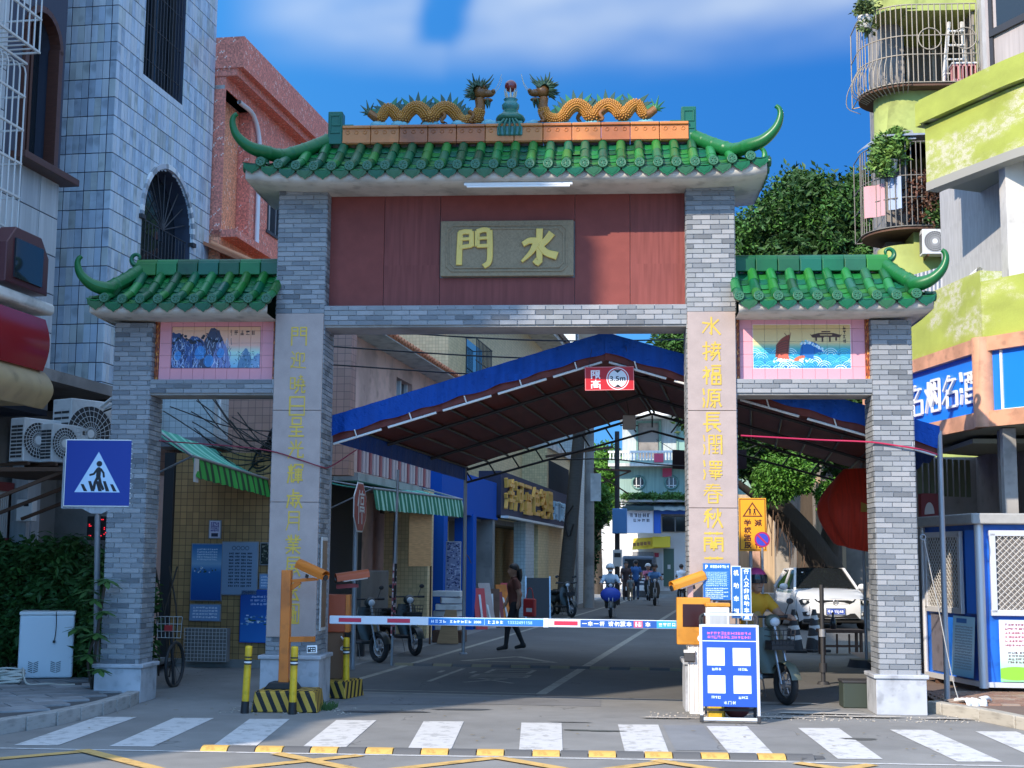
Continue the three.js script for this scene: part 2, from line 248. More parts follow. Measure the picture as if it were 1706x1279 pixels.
{
  const xs = [[-4.08, -3.99], [-3.29, -3.17], [-2.52, -2.30], [-1.64, -1.53], [-0.76, -0.62], [0.22, 0.33], [1.18, 1.23], [2.05, 2.11], [2.94, 2.98], [3.82, 3.94], [4.63, 4.66], [5.5, 5.5]];
  const cross = G(scene, 'crosswalk'); cross.userData.kind = 'structure';
  xs.forEach(([a, b], i) => { const z0 = 1.34 + 0.02 * Math.abs(i - 5), z1 = 3.42 + 0.04 * Math.abs(i - 5); P(cross, 'painted_stripe', flat([[a, z0], [a + 0.40, z0 - 0.04], [b + 0.37, z1 - 0.03], [b, z1]], 0.004), mLine); });
  ground('white_edge_line', [strip(-9, 3.83, 9, 3.76, 0.055)], mLine);
  ground('stop_line', [sstrip(16.6, -5.0, 16.6, -2.55, 0.07), sstrip(16.95, -4.95, 16.95, -2.6, 0.05)], mOldLine);
  const hatch = G(scene, 'box_junction_marking'); hatch.userData.kind = 'structure';
  for (const x of [-3.19, -0.95, 0.17, 1.6, 3.2]) P(hatch, 'painted_stripe', strip(x, 3.86, x - 3.2, 7.06, 0.13, 0.008), mYellowLine);
  for (const x of [-5.2, -3.3, -1.65, 0.17, 1.46, 2.6]) P(hatch, 'painted_stripe', strip(x, 3.86, x + 3.2, 7.06, 0.13, 0.012), mYellowLine);
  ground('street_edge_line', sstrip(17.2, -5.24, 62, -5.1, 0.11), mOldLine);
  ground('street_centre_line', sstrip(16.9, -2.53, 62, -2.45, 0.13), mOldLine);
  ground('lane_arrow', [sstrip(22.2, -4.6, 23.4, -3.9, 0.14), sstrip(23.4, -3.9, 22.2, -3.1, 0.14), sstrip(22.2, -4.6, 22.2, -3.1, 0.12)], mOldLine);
  ground('road_lettering', strokes('慢', 0, 0, 1, 1).flatMap((s) => s.slice(1).map((p, i) => sstrip(20.6 - s[i][1] * 2.3, -4.45 + s[i][0] * 1.35, 20.6 - p[1] * 2.3, -4.45 + p[0] * 1.35, 0.07))), mOldLine);
}
{ // rubber speed hump: yellow and black blocks
  const t = T('speed_hump', 'long low speed hump of yellow and black blocks across the near road', 'speed hump', [0, 0, 0], 0.02);
  const my = Mt([0.66, 0.40, 0.10], 0.8, { map: tPaint }), mk = Mt([0.10, 0.10, 0.10], 0.9, { map: tBlotch });
  const blk = (w) => { const s = new THREE.Shape(); s.moveTo(-0.10, 0); s.quadraticCurveTo(-0.07, 0.032, -0.02, 0.034); s.lineTo(0.02, 0.034); s.quadraticCurveTo(0.07, 0.032, 0.10, 0); s.lineTo(-0.10, 0); const g = ext(s, w - 0.014, 0.003); g.rotateY(Math.PI / 2); return J([g]); };
  const g0 = blk(0.232);
  for (let i = 0; i < 22; i++) { const m = P(t, 'hump_block', g0, i % 2 ? mk : my); m.position.set(-2.40 + i * 0.2325, 0, 3.60); }
  for (const s of [1]) { const e = P(t, 'end_cap', J([ext([[-0.1, 0], [0.1, 0], [0.03, 0.19], [-0.03, 0.19]], 0.018, 0.004, 0, 0, 0, -Math.PI / 2, 0, 0)]), mk); e.rotation.y = -s * Math.PI / 2; e.position.set(s > 0 ? 2.60 : -2.52, 0, 3.60); }
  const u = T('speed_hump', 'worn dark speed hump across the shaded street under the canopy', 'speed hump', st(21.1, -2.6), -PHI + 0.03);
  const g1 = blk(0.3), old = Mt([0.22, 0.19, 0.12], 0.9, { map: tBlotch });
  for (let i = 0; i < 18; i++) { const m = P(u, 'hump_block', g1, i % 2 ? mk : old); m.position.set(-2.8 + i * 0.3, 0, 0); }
}
const mSlab = [0.9, 1, 1.1].map((k) => Mt([0.26 * k, 0.265 * k, 0.27 * k], 0.85, { map: tBlotch, bump: tGrain, bs: 0.002 }));
const inside = (x, z, poly) => { let c = false; for (let i = 0, j = poly.length - 1; i < poly.length; j = i++) { const [xi, zi] = poly[i], [xj, zj] = poly[j]; if ((zi > z) !== (zj > z) && x < ((xj - xi) * (z - zi)) / (zj - zi) + xi) c = !c; } return c; };
function kerb(name, line, h, mat, parent) { for (let i = 0; i + 1 < line.length; i++) { const [x0, z0] = line[i], [x1, z1] = line[i + 1], l = Math.hypot(x1 - x0, z1 - z0), n = Math.max(1, Math.round(l / 0.5)); for (let k = 0; k < n; k++) { const a = (k + 0.5) / n, m = P(parent, 'kerb_stone', rb(0.14, h, l / n - 0.012, 0.015), mat); m.position.set(mix(x0, x1, a), h / 2 - 0.01, mix(z0, z1, a)); m.rotation.y = Math.atan2(x1 - x0, z1 - z0); } } }
{
  const line = [[-4.25, -0.45], [-4.14, 0.5], [-4.14, 1.3], [-4.25, 2.2], [-4.5, 3.0], [-5.0, 3.7], [-5.8, 4.3], [-7.2, 4.8], [-9.5, 5.0]];
  const poly = [...line.map(([x, z]) => [x - 0.06, z - 0.02]), [-14, 5.0], [-14, -5.6], [-5.4, -5.6], [-4.9, -1.2]];
  const pv = G(scene, 'pavement'); pv.userData.kind = 'structure';
  P(pv, 'pavement_bed', [flat(poly, 0.112)], Mt([0.10, 0.10, 0.10], 0.95, { map: tGrain }));
  kerb('kerb', line, 0.145, M.concrete, pv);
  const ang = 0.62, W = 0.58, D = 0.38, gs = rb(W - 0.012, 0.03, D - 0.012, 0.006), g0 = Array.from({ length: 8 }, () => jig(J([gs.clone()]))); let n = 0;
  for (let i = -16; i < 16; i++) for (let j = -16; j < 18; j++) {
    const u = (i + (j % 2 ? 0.5 : 0)) * W, v = j * D, x = -5.6 + u * Math.cos(ang) + v * Math.sin(ang), z = 1.2 - u * Math.sin(ang) + v * Math.cos(ang);
    const ok = [[-1, -1], [1, -1], [1, 1], [-1, 1]].every(([a, b]) => inside(x + (a * W * Math.cos(ang) + b * D * Math.sin(ang)) / 2, z + (-a * W * Math.sin(ang) + b * D * Math.cos(ang)) / 2, poly));
    if (!ok || x < -8.5 || n > 190) continue; n++;
    const m = P(pv, 'paving_slab', pick(g0), pick(mSlab)); m.position.set(x, 0.116 + rr(-0.003, 0.003), z); m.rotation.y = ang;
  }
  // right-hand corner, paved with red bricks
  const lineR = [[4.62, -0.32], [4.72, -0.08], [4.98, 0.46], [5.16, 1.1], [5.6, 2.2], [7, 3.4], [10, 4]];
  const polyR = [...lineR.map(([x, z]) => [x + 0.07, z - 0.03]), [16, 4], [16, -9], [5.2, -9], [4.9, -3]];
  const pr = G(scene, 'pavement_right'); pr.name = numbered('pavement'); pr.userData.kind = 'structure';
  P(pr, 'pavement_bed', [flat(polyR, 0.104)], Mt([0.20, 0.14, 0.11], 0.95, { map: tGrain }));
  kerb('kerb', lineR, 0.135, Mt([0.40, 0.37, 0.31], 0.9, { map: tBlotch }), pr);
  const gb = J([rb(0.195, 0.03, 0.095, 0.006)]), mb = [[0.30, 0.17, 0.12], [0.34, 0.21, 0.15], [0.27, 0.16, 0.12], [0.36, 0.27, 0.21]].map((c) => Mt(c, 0.9, { map: tGrain }));
  n = 0;
  for (let j = -30; j < 20; j++) for (let i = -4; i < 16; i++) { const x = 4.7 + i * 0.2 + (j % 2 ? 0.1 : 0), z = -2.0 + j * 0.1; if (n > 285 || x > 6.6 || z > 1.5 || z < -1.6 || ![[-1, -1], [1, 1], [-1, 1], [1, -1]].every(([a, b]) => inside(x + a * 0.1, z + b * 0.05, polyR))) continue; n++; const m = P(pr, 'paving_brick', gb, pick(mb)); m.position.set(x, 0.104 + rr(-0.002, 0.003), z); }
}
{ // repaired and stained places in the road
  const patch = (pts, c, y, r = 0.9) => ground('asphalt_patch', [flat(pts, y)], Mt(c, r, { map: tAsphalt }));
  patch([[1.62, 1.35], [2.02, 1.30], [2.06, 3.15], [1.66, 3.2]], [0.26, 0.27, 0.28], 0.003); patch([[-6, 5.0], [3.0, 4.75], [3.1, 6.5], [-6, 6.8]], [0.38, 0.36, 0.33], 0.002); patch([[-1.9, -0.1], [-0.2, -0.4], [1.0, -0.35], [1.0, -1.1], [-1.8, -1.0]], [0.24, 0.24, 0.24], 0.003);
  const stain = (x, z, a, b, k, c) => { const pts = []; for (let i = 0; i < 26; i++) { const t = i / 26 * 2 * Math.PI, r = 1 + 0.4 * (hash(i, k, 15) - 0.5) + 0.25 * Math.sin(2 * t + k); pts.push([x + a * r * Math.cos(t), z + b * r * Math.sin(t)]); } ground('oil_stain', [flat(pts.reverse(), 0.006)], Mt(c, 0.55, { map: tAsphalt })); };
  stain(0.95, 1.9, 0.24, 0.07, 1, [0.12, 0.125, 0.11]); stain(0.72, 1.25, 0.16, 0.03, 2, [0.13, 0.13, 0.12]); stain(-1.3, 0.55, 0.4, 0.09, 3, [0.10, 0.11, 0.12]); stain(-0.5, 0.2, 0.35, 0.06, 4, [0.11, 0.12, 0.13]); stain(3.4, 2.2, 0.2, 0.06, 5, [0.15, 0.15, 0.14]);
  const lv = new THREE.InstancedMesh(J([ext([[0, 0], [0.012, 0.02], [0, 0.05], [-0.012, 0.02]], 0.001, 0, 0, 0, 0, -Math.PI / 2)]), Mt([0.20, 0.15, 0.06], 0.9), 60), mm = new THREE.Matrix4(); for (let i = 0; i < 60; i++) { mm.makeRotationY(rnd() * 6).setPosition(rr(-4, 5.5), 0.012, rr(-1.5, 3.6)); lv.setMatrixAt(i, mm); } lv.name = 'fallen_leaves'; lv.userData.kind = 'stuff'; lv.userData.label = 'small dry leaves scattered over the road before the gateway'; scene.add(lv);
}
{ // crumbled mortar and old cement round the pillar feet
  const mp = Mt([0.50, 0.46, 0.40], 0.95, { map: tPaint });
  const blob = (x, z, a, b, k) => { const pts = []; for (let i = 0; i < 22; i++) { const t = i / 22 * 2 * Math.PI, r = 1 + 0.45 * (hash(i, k, 5) - 0.5) + 0.2 * Math.sin(3 * t + k); pts.push([x + a * r * Math.cos(t), z + b * r * Math.sin(t)]); } return flat(pts.reverse(), 0.016); };
  ground('cement_patch', [blob(3.3, 0.1, 0.45, 0.10, 1), blob(3.75, 0.35, 0.5, 0.07, 4), blob(4.6, 0.42, 0.28, 0.06, 6), blob(1.7, 0.75, 0.3, 0.05, 8), blob(2.9, 0.55, 0.35, 0.04, 9), blob(3.1, -0.9, 0.4, 0.04, 11)], mp);
  const gr = [], gp = []; for (let i = 0; i < 260; i++) { const x = rr(-2.75, -1.85), z = rr(0.25, 0.62) - 0.3 * Math.abs(x + 2.2); for (let k = 0; k < 3; k++) { const a = rnd() * 6.28, h = rr(0.03, 0.1), l = rr(0.02, 0.06); gp.push(x - 0.006, 0, z, x + 0.006, 0, z, x + l * Math.cos(a), h, z + l * Math.sin(a)); } }
  const g = new THREE.BufferGeometry(); g.setAttribute('position', new THREE.Float32BufferAttribute(gp, 3)); g.computeVertexNormals();
  const w = stuff(P(scene, 'weeds', g, Mt([0.05, 0.11, 0.03], 0.9, DS))); w.userData.label = 'short green weeds growing at the foot of the left main pillar';
  const pb = [], g1 = new THREE.IcosahedronGeometry(1, 0), im = new THREE.InstancedMesh(J([g1.clone()]), Mt([0.42, 0.38, 0.32], 0.95), 420), mm = new THREE.Matrix4();
  for (let i = 0; i < 420; i++) { const right = i % 3, x = right ? rr(1.5, 4.9) : rr(-3, -1.6), z = right ? rr(0.15, 0.75) : rr(0.2, 0.9), s = rr(0.004, 0.014); mm.makeRotationY(rnd() * 6).scale(new THREE.Vector3(s, s * 0.6, s)).setPosition(x, s * 0.4, z); im.setMatrixAt(i, mm); }
  im.name = 'gravel'; im.userData.kind = 'stuff'; im.userData.label = 'loose grit and crumbs of mortar round the pillar feet'; scene.add(im);
}
// ---------------------------------------------------------------- the gateway
const gate = T('gateway', 'grey brick memorial gateway with three green tiled roofs spanning the street', 'gateway');
const GZ = -0.275;                                   // the middle plane of the gate
const brickM = [[0.27, 0.29, 0.31], [0.33, 0.35, 0.37], [0.21, 0.23, 0.25], [0.30, 0.32, 0.33], [0.37, 0.38, 0.39], [0.16, 0.175, 0.19]].map((c) => Mt(c, 0.75, { map: tGrain, bump: tFine, bs: 0.001 }));
const brickTone = () => { const r = rnd(); return r < 0.24 ? 0 : r < 0.46 ? 1 : r < 0.62 ? 2 : r < 0.80 ? 3 : r < 0.93 ? 4 : 5; };
let bricksLeft = 290; const brickRest = brickM.map(() => []);
const CH = 0.0565, BT = 0.012;
const brickGeo = {};
// one face of brickwork: o = origin (lower corner), ux = unit vector along the face, n = outward normal, w x h metres; the pieces go in `parent`
function brickFace(parent, o, ux, n, w, h, own, phase = 0) {
  const rows = Math.round(h / CH), ch = h / rows;
  for (let r = 0; r < rows; r++) {
    const L = 0.205; let x = -((r + phase) % 2) * L * 0.5 - (hash(r, Math.round(o[0] * 50), 3) * 0.04);
    while (x < w - 0.004) {
      const a = Math.max(0.002, x + 0.004), b = Math.min(w - 0.002, x + L - 0.004); x += L;
      if (b - a < 0.02) continue;
      const c = (a + b) / 2, len = Math.round((b - a) * 200) / 200, key = len.toFixed(3) + ch.toFixed(4) + Math.floor(rnd() * 4);
      const yy = o[1] + (r + 0.5) * ch, k = brickTone();
      const g = brickGeo[key] ??= jig(J([bx(len, ch - 0.0085, BT)]));
      const px = o[0] + ux[0] * c + n[0] * (BT / 2 - 0.004), pz = o[2] + ux[2] * c + n[2] * (BT / 2 - 0.004), ry = Math.atan2(n[0], n[2]);
      if (own && bricksLeft > 0) { bricksLeft--; const m = P(own, 'brick', g, brickM[k]); m.position.set(px, yy, pz); m.rotation.y = ry; }
      else { const h2 = g.clone(); h2.rotateY(ry); h2.translate(px, yy, pz); h2.userData.keepUV = true; brickRest[k].push(h2); }
    }
  }
}
const pinkStone = Mt([0.47, 0.375, 0.335], 0.5, { map: rep(tGrain, 0.9) }), greyStone = Mt([0.44, 0.46, 0.49], 0.6, { map: rep(tBlotch, 1.1) });
const goldInk = Mt([0.74, 0.50, 0.06], 0.45, { map: tGrain });
function pillar(x0, x1, y1, plinthH, depth, slab, text, ownFront) {
  const p = G(gate, 'pillar'), w = x1 - x0;
  P(p, 'core', [b6(x0 + 0.008, x1 - 0.008, plinthH, y1, -depth + 0.008, -0.008)], M.mortar);
  P(p, 'plinth', [rb(w + 0.10, plinthH - 0.04, depth + 0.10, 0.006, (x0 + x1) / 2, (plinthH - 0.04) / 2, -depth / 2), rb(w + 0.15, 0.045, depth + 0.15, 0.012, (x0 + x1) / 2, plinthH - 0.018, -depth / 2)], greyStone);
  const F = (y0, h, own) => brickFace(p, [x0, y0, 0], [1, 0, 0], [0, 0, 1], w, h, own);
  const S = (y0, h) => { brickFace(p, [x1, y0, 0], [0, 0, -1], [1, 0, 0], depth, h, null, 1); brickFace(p, [x0, y0, -depth], [0, 0, 1], [-1, 0, 0], depth, h, null, 1); brickFace(p, [x1, y0, -depth], [-1, 0, 0], [0, 0, -1], w, h, null); };
  S(plinthH, y1 - plinthH);
  if (!slab) { F(plinthH, y1 - plinthH, ownFront && p); return p; }
  const [s0, s1, joints] = slab; F(plinthH, s0 - plinthH, null); F(s1, y1 - s1, ownFront && p);
  const ys = [s0, ...joints, s1];
  for (let i = 0; i + 1 < ys.length; i++) P(p, 'stone_slab', [rb(w - 0.006, ys[i + 1] - ys[i] - 0.006, 0.03, 0.004, (x0 + x1) / 2, (ys[i] + ys[i + 1]) / 2, 0.012)], pinkStone);
  // engraved and gilded characters, as thin inlaid strokes
  text.forEach(([ch, y, sx]) => { const s = 0.205, lw = 0.016, X = (x0 + x1) / 2 - s * sx / 2, gs = [];
    for (const k of strokes(ch, 0, 0, s * sx, s)) for (let i = 0; i + 1 < k.length; i++) { const [a, b] = k[i], [c, d] = k[i + 1], l = Math.hypot(c - a, d - b); gs.push(place(new THREE.BoxGeometry(l + lw * 0.6, lw * (0.8 + 0.5 * hash(i, Math.round(y * 90), 8)), 0.004), X + (a + c) / 2, y + s / 2 - (b + d) / 2, 0.0285 + 0.00025 * gs.length, 0, 0, -Math.atan2(d - b, c - a))); }
    if (gs.length) P(p, 'character', gs, goldInk); });
  return p;
}
const LM = [-2.72, -2.16], RM = [1.97, 2.51], LS = [-4.60, -4.165], RS = [4.005, 4.44];
const leftText = [...'門迎曉日呈光輝歲月業展宏圖'].map((c, i) => [c, [4.13, 3.86, 3.58, 3.33, 3.09, 2.84, 2.56, 2.28, 2.03, 1.77, 1.52, 1.25, 1.0][i], 0.82]);
const rightText = [...'水接福源長潤澤春秋蘭芳'].map((c, i) => [c, [4.23, 3.95, 3.68, 3.42, 3.15, 2.90, 2.62, 2.36, 2.09, 1.83, 1.56][i], 0.95]);
pillar(...RS, 4.30, 0.42, 0.45, null, [], true);
pillar(...RM, 5.85, 0.54, 0.55, [0.72, 4.40, [2.20, 3.28]], rightText, true);
pillar(...LM, 5.85, 0.54, 0.55, [0.74, 4.40, [2.24, 3.28]], leftText, true);
pillar(...LS, 4.30, 0.42, 0.45, null, [], true);
P(gate, 'notice_frame', [rb(0.02, 1.05, 0.30, 0.005, LM[1] + 0.012, 1.33, -0.26)], M.cage); P(gate, 'notice_panel', [bx(0.012, 0.97, 0.24, LM[1] + 0.02, 1.33, -0.26)], Mt([0.12, 0.09, 0.06], 0.3, { map: tStreak }));
function lintel(x0, x1, y0, y1, depth, own) {
  const l = G(gate, 'lintel'); P(l, 'core', [b6(x0, x1, y0 + 0.006, y1, -depth + 0.01, -0.012)], M.mortar);
  brickFace(l, [x0, y0, -0.004], [1, 0, 0], [0, 0, 1], x1 - x0, y1 - y0, own && l); brickFace(l, [x1, y0, -depth], [-1, 0, 0], [0, 0, -1], x1 - x0, y1 - y0, null);
  P(l, 'lintel_soffit', [b6(x0, x1, y0 - 0.02, y0 + 0.004, -depth + 0.014, -0.02)], M.concrete);
}
lintel(LM[1], RM[0], 4.26, 4.49, 0.55); lintel(LS[1], LM[0], 3.48, 3.64, 0.45); lintel(RM[1], RS[0], 3.48, 3.64, 0.45);
brickRest.forEach((r, k) => r.length && stuff(P(gate, 'brickwork', mergeGeometries(r, false), brickM[k])));
// dark wall behind the name board: red polished granite slabs
const granite = Mt([0.27, 0.075, 0.062], 0.55, { phys: true, specularIntensity: 0.25, map: rep(tGrain, 0.7), bump: tFine, bs: 0.0003 }), granite2 = Mt([0.235, 0.07, 0.06], 0.55, { phys: true, specularIntensity: 0.25, map: rep(tStreak, 1.0) });
P(gate, 'panel_core', [b6(LM[1], RM[0], 4.49, 5.84, -0.45, -0.235)], M.mortar);
const np = G(gate, 'name_wall');
[[-2.155, -1.52, 4.495, 5.83], [-1.515, -0.865, 4.495, 5.83], [-0.86, 0.70, 5.515, 5.83], [-0.86, 0.70, 4.495, 4.845], [0.705, 1.335, 4.495, 5.83], [1.34, 1.965, 4.495, 5.83]].forEach(([a, b, c, d], i) => P(np, 'granite_slab', [rb(b - a, d - c, 0.03, 0.003, (a + b) / 2, (c + d) / 2, -0.215)], i % 2 ? granite2 : granite));
{ // carved name board with two raised gilt characters
  const pq = G(gate, 'name_board', [-0.08, 5.18, -0.2]), st1 = Mt([0.54, 0.42, 0.26], 0.9, { map: rep(tFine, 0.3), bump: tGrain, bs: 0.004 });
  P(pq, 'board', [rb(1.54, 0.655, 0.07, 0.012, 0, 0, 0.03), bx(1.30, 0.44, 0.02, 0, 0, 0.057)], st1);
  const oct = (a, b, c) => [[-a, -b + c], [-a + c, -b], [a - c, -b], [a, -b + c], [a, b - c], [a - c, b], [-a + c, b], [-a, b - c]];
  for (const k of [0, 0.04]) { const s = shape(oct(0.70 - k, 0.275 - k, 0.06)); s.holes.push(new THREE.Path(oct(0.686 - k, 0.261 - k, 0.055).map((p) => new THREE.Vector2(...p)))); P(pq, 'raised_border', [ext(s, 0.012, 0.002, 0, 0, 0.064)], st1); }
  let layer = 0; const brush = (pts, w) => { layer++; const L = [], R = []; const c = new THREE.CatmullRomCurve3(pts.map((p) => new THREE.Vector3(p[0], p[1], 0)), false, 'centripetal'), n = 10; for (let i = 0; i <= n; i++) { const p = c.getPoint(i / n), t = c.getTangent(i / n), ww = (w.length === 1 ? w[0] : mix(w[0], w[1], i / n)) / 2; L.push([p.x - t.y * ww, p.y + t.x * ww]); R.unshift([p.x + t.y * ww, p.y - t.x * ww]); } return ext([...L, ...R], 0.022, 0.005, 0, 0, 0.062 + 0.0013 * layer); };
  const S = 0.0205, at = (ox, oy) => (k, w) => brush(k.map(([a, b]) => [ox + (a - 10) * S, oy + (10 - b) * S]), w);
  const m = at(-0.365, 0), w = at(0.375, 0);
  P(pq, 'gilt_character', [m([[1.5, 1], [1.2, 10], [1, 19.5]], [0.055, 0.06]), m([[1, 1.4], [4, 0.6], [8, 0.8]], [0.05]), m([[7.8, 0.5], [8, 9]], [0.05]), m([[1.6, 5], [8, 4.6]], [0.028]), m([[1.5, 9.6], [8, 8.6]], [0.04]), m([[11.2, 0.5], [11.3, 9]], [0.05]), m([[11, 0.8], [15, -0.4], [18, 0.2]], [0.05]), m([[18, 0], [18.4, 10], [17.8, 18.6], [15, 20.6]], [0.062, 0.05]), m([[11.5, 4.6], [18, 4.3]], [0.028]), m([[11.2, 9], [18, 8.8]], [0.035])], M.gold);
  P(pq, 'gilt_character', [w([[10.2, -0.5], [10, 10], [9.8, 19], [7.4, 17.2]], [0.068, 0.055]), w([[1, 8.2], [4.6, 6.2], [8.8, 6.6]], [0.05, 0.075]), w([[8.6, 7.5], [5.4, 13], [0.4, 18]], [0.075, 0.022]), w([[17, 2], [14, 6], [10.5, 9.2]], [0.075, 0.06]), w([[10.4, 9], [14, 13], [20, 15]], [0.055, 0.085])], M.gold);
}
// painted tile pictures in the two side bays
const pinkBorder = '#e79aa0';
const muralL = print(512, 256, (g, w, h) => {
  fill(g, pinkBorder, 0, 0, w, h); const x0 = 54, y0 = 34, W = 400, H = 172; const gr = g.createLinearGradient(0, y0, 0, y0 + H); gr.addColorStop(0, '#efb58c'); gr.addColorStop(0.45, '#f0b9a4'); gr.addColorStop(0.62, '#bfe6d6'); gr.addColorStop(1, '#7ab7dc'); g.fillStyle = gr; g.fillRect(x0, y0, W, H);
  g.save(); g.beginPath(); g.rect(x0, y0, W, H); g.clip();
  const hill = (bx0, bw, top, col, n) => { g.fillStyle = col; g.beginPath(); g.moveTo(bx0, y0 + H); for (let i = 0; i <= n; i++) { const t = i / n; g.lineTo(bx0 + bw * t, y0 + top + (H - top) * Math.pow(Math.abs(2 * t - 1), 2.2) + 10 * (hash(i, n, 4) - 0.5)); } g.lineTo(bx0 + bw, y0 + H); g.fill(); };
  hill(x0 - 90, 210, 26, '#27406f', 26); hill(x0 + 20, 170, 40, '#2f4f86', 22); hill(x0 + 120, 140, 4, '#3d4560', 24); hill(x0 + 180, 90, 60, '#7a86b8', 18); hill(x0 + 300, 70, 92, '#5e87a8', 18); hill(x0 + 350, 90, 112, '#7fa3c6', 16);
  for (let i = 0; i < 340; i++) { const x = x0 + Math.pow(rnd(), 1.4) * 270, y = y0 + 45 + rnd() * 125; g.strokeStyle = pick(['#18244a', '#a9c2e6', '#4c6fb4', '#15203c', '#7f9ad0', '#dbe6f4']); g.lineWidth = rr(1, 3); g.beginPath(); g.moveTo(x, y); g.quadraticCurveTo(x + rr(-8, 8), y + rr(4, 14), x + rr(-14, 14), y + rr(10, 30)); g.stroke(); }
  for (let i = 0; i < 70; i++) { const x = x0 + 280 + rnd() * 120, y = y0 + 100 + rnd() * 70; g.strokeStyle = pick(['#1f3d66', '#2e5a5a', '#e6f2f4']); g.lineWidth = rr(1, 2.4); g.beginPath(); g.moveTo(x, y); g.lineTo(x + rr(-12, 12), y + rr(-5, 14)); g.stroke(); }
  for (const [a, b, r] of [[130, 108, 24], [170, 142, 22], [30, 120, 16], [222, 110, 17]]) { g.fillStyle = '#3f95dd'; g.globalAlpha = 0.75; g.beginPath(); g.ellipse(x0 + a, y0 + b, r, r * 1.2, 0.3, 0, 7); g.fill(); g.globalAlpha = 1; }
  for (let i = 0; i < 60; i++) { const x = x0 + rnd() * 235, y = y0 + 26 + 34 * Math.abs(Math.sin(x * 0.03)) + rnd() * 12; g.fillStyle = '#131a2c'; g.beginPath(); g.arc(x, y, rr(2, 6), 0, 7); g.fill(); }
  g.restore(); g.strokeStyle = '#3a2320'; for (let i = 0; i < 4; i++) scribble(g, x0 + 280 + i * 26, y0 + 16, 20, 1, 18, 2); scribble(g, x0 + 262, y0 + 14, 8, 1, 24, 1.5);
  g.strokeStyle = 'rgba(120,50,60,.8)'; g.lineWidth = 2; g.strokeRect(x0, y0, W, H);
});
const muralR = print(512, 256, (g, w, h) => {
  fill(g, '#dd9aa6', 0, 0, w, h); const x0 = 54, y0 = 34, W = 400, H = 176; const gr = g.createLinearGradient(0, y0, 0, y0 + H); gr.addColorStop(0, '#d9b878'); gr.addColorStop(0.42, '#e2cd92'); gr.addColorStop(0.56, '#4fb0ae'); gr.addColorStop(0.75, '#1f8fc2'); gr.addColorStop(1, '#1b79bd'); g.fillStyle = gr; g.fillRect(x0, y0, W, H);
  g.save(); g.beginPath(); g.rect(x0, y0, W, H); g.clip();
  for (let r = 0; r < 6; r++) for (let i = -1; i < 9; i++) { const x = x0 + i * 52 + (r % 2) * 26 + rr(-8, 8), y = y0 + 104 + r * 17; g.strokeStyle = pick(['#a8e3ee', '#5cc4e2', '#e6f8fa', '#2aa3d6']); g.lineWidth = rr(1.5, 3.5); for (let k = 0; k < 3; k++) { g.beginPath(); g.arc(x, y + 22, 30 - k * 8, Math.PI * 1.1, Math.PI * 1.9); g.stroke(); } }
  g.fillStyle = '#1769b4'; g.beginPath(); g.moveTo(x0 + 195, y0 + 128); g.quadraticCurveTo(x0 + 190, y0 + 72, x0 + 226, y0 + 68); g.quadraticCurveTo(x0 + 280, y0 + 72, x0 + 286, y0 + 112); g.quadraticCurveTo(x0 + 240, y0 + 110, x0 + 250, y0 + 140); g.fill();
  for (let i = 0; i < 46; i++) { const t = rnd(); g.fillStyle = pick(['#f4fbfc', '#d4eef4', '#8fd6e6']); g.beginPath(); g.arc(x0 + 196 + t * 92, y0 + 70 + 44 * Math.pow(Math.abs(t - 0.25), 1.3) + rr(-4, 6), rr(2, 5), 0, 7); g.fill(); }
  g.fillStyle = '#8c3a1c'; g.beginPath(); g.moveTo(x0 + 92, y0 + 132); g.lineTo(x0 + 96, y0 + 82); g.quadraticCurveTo(x0 + 118, y0 + 48, x0 + 152, y0 + 40); g.lineTo(x0 + 146, y0 + 132); g.fill(); g.strokeStyle = '#4a1c10'; g.lineWidth = 2; for (let i = 0; i < 6; i++) { g.beginPath(); g.moveTo(x0 + 96, y0 + 84 + i * 8); g.quadraticCurveTo(x0 + 120, y0 + 66 + i * 10, x0 + 150, y0 + 62 + i * 11); g.stroke(); } g.beginPath(); g.moveTo(x0 + 134, y0 + 140); g.lineTo(x0 + 156, y0 + 32); g.moveTo(x0 + 140, y0 + 46); g.lineTo(x0 + 130, y0 + 34); g.stroke();
  g.fillStyle = '#d9634c'; g.beginPath(); g.moveTo(x0 + 98, y0 + 140); g.lineTo(x0 + 106, y0 + 118); g.lineTo(x0 + 142, y0 + 116); g.lineTo(x0 + 150, y0 + 140); g.fill(); g.fillStyle = '#c96b4c'; g.beginPath(); g.ellipse(x0 + 190, y0 + 136, 24, 9, -0.35, 0, 7); g.fill();
  for (let i = 0; i < 40; i++) { g.fillStyle = '#f2fafb'; g.beginPath(); g.arc(x0 + 86 + rnd() * 140, y0 + 142 + rr(-4, 8), rr(2, 4.5), 0, 7); g.fill(); }
  g.fillStyle = '#4a2a1c'; const GX = x0 + 300, GY = y0 + 46; for (const [a, b, c, d] of [[-54, 2, 46, 5], [10, 0, 48, 5], [-30, -12, 62, 6], [-18, -20, 36, 5], [-44, 7, 7, 14], [-18, 4, 7, 20], [12, 4, 7, 20], [38, 6, 7, 14], [-46, -2, 90, 6]]) g.fillRect(GX + a, GY + b, c, d);
  for (const s of [-1, 1]) { g.beginPath(); g.moveTo(GX + s * 30, GY - 12); g.lineTo(GX + s * 60, GY - 4); g.lineTo(GX + s * 66, GY - 9); g.lineTo(GX + s * 56, GY + 6); g.lineTo(GX + s * 20, GY + 4); g.fill(); }
  g.restore(); g.strokeStyle = '#3c2c20'; for (let i = 0; i < 4; i++) scribble(g, x0 + 368, y0 + 6 + i * 18, 14, 1, 14, 2);
  g.strokeStyle = 'rgba(240,235,225,.8)'; g.lineWidth = 2; g.strokeRect(x0, y0, W, H);
});
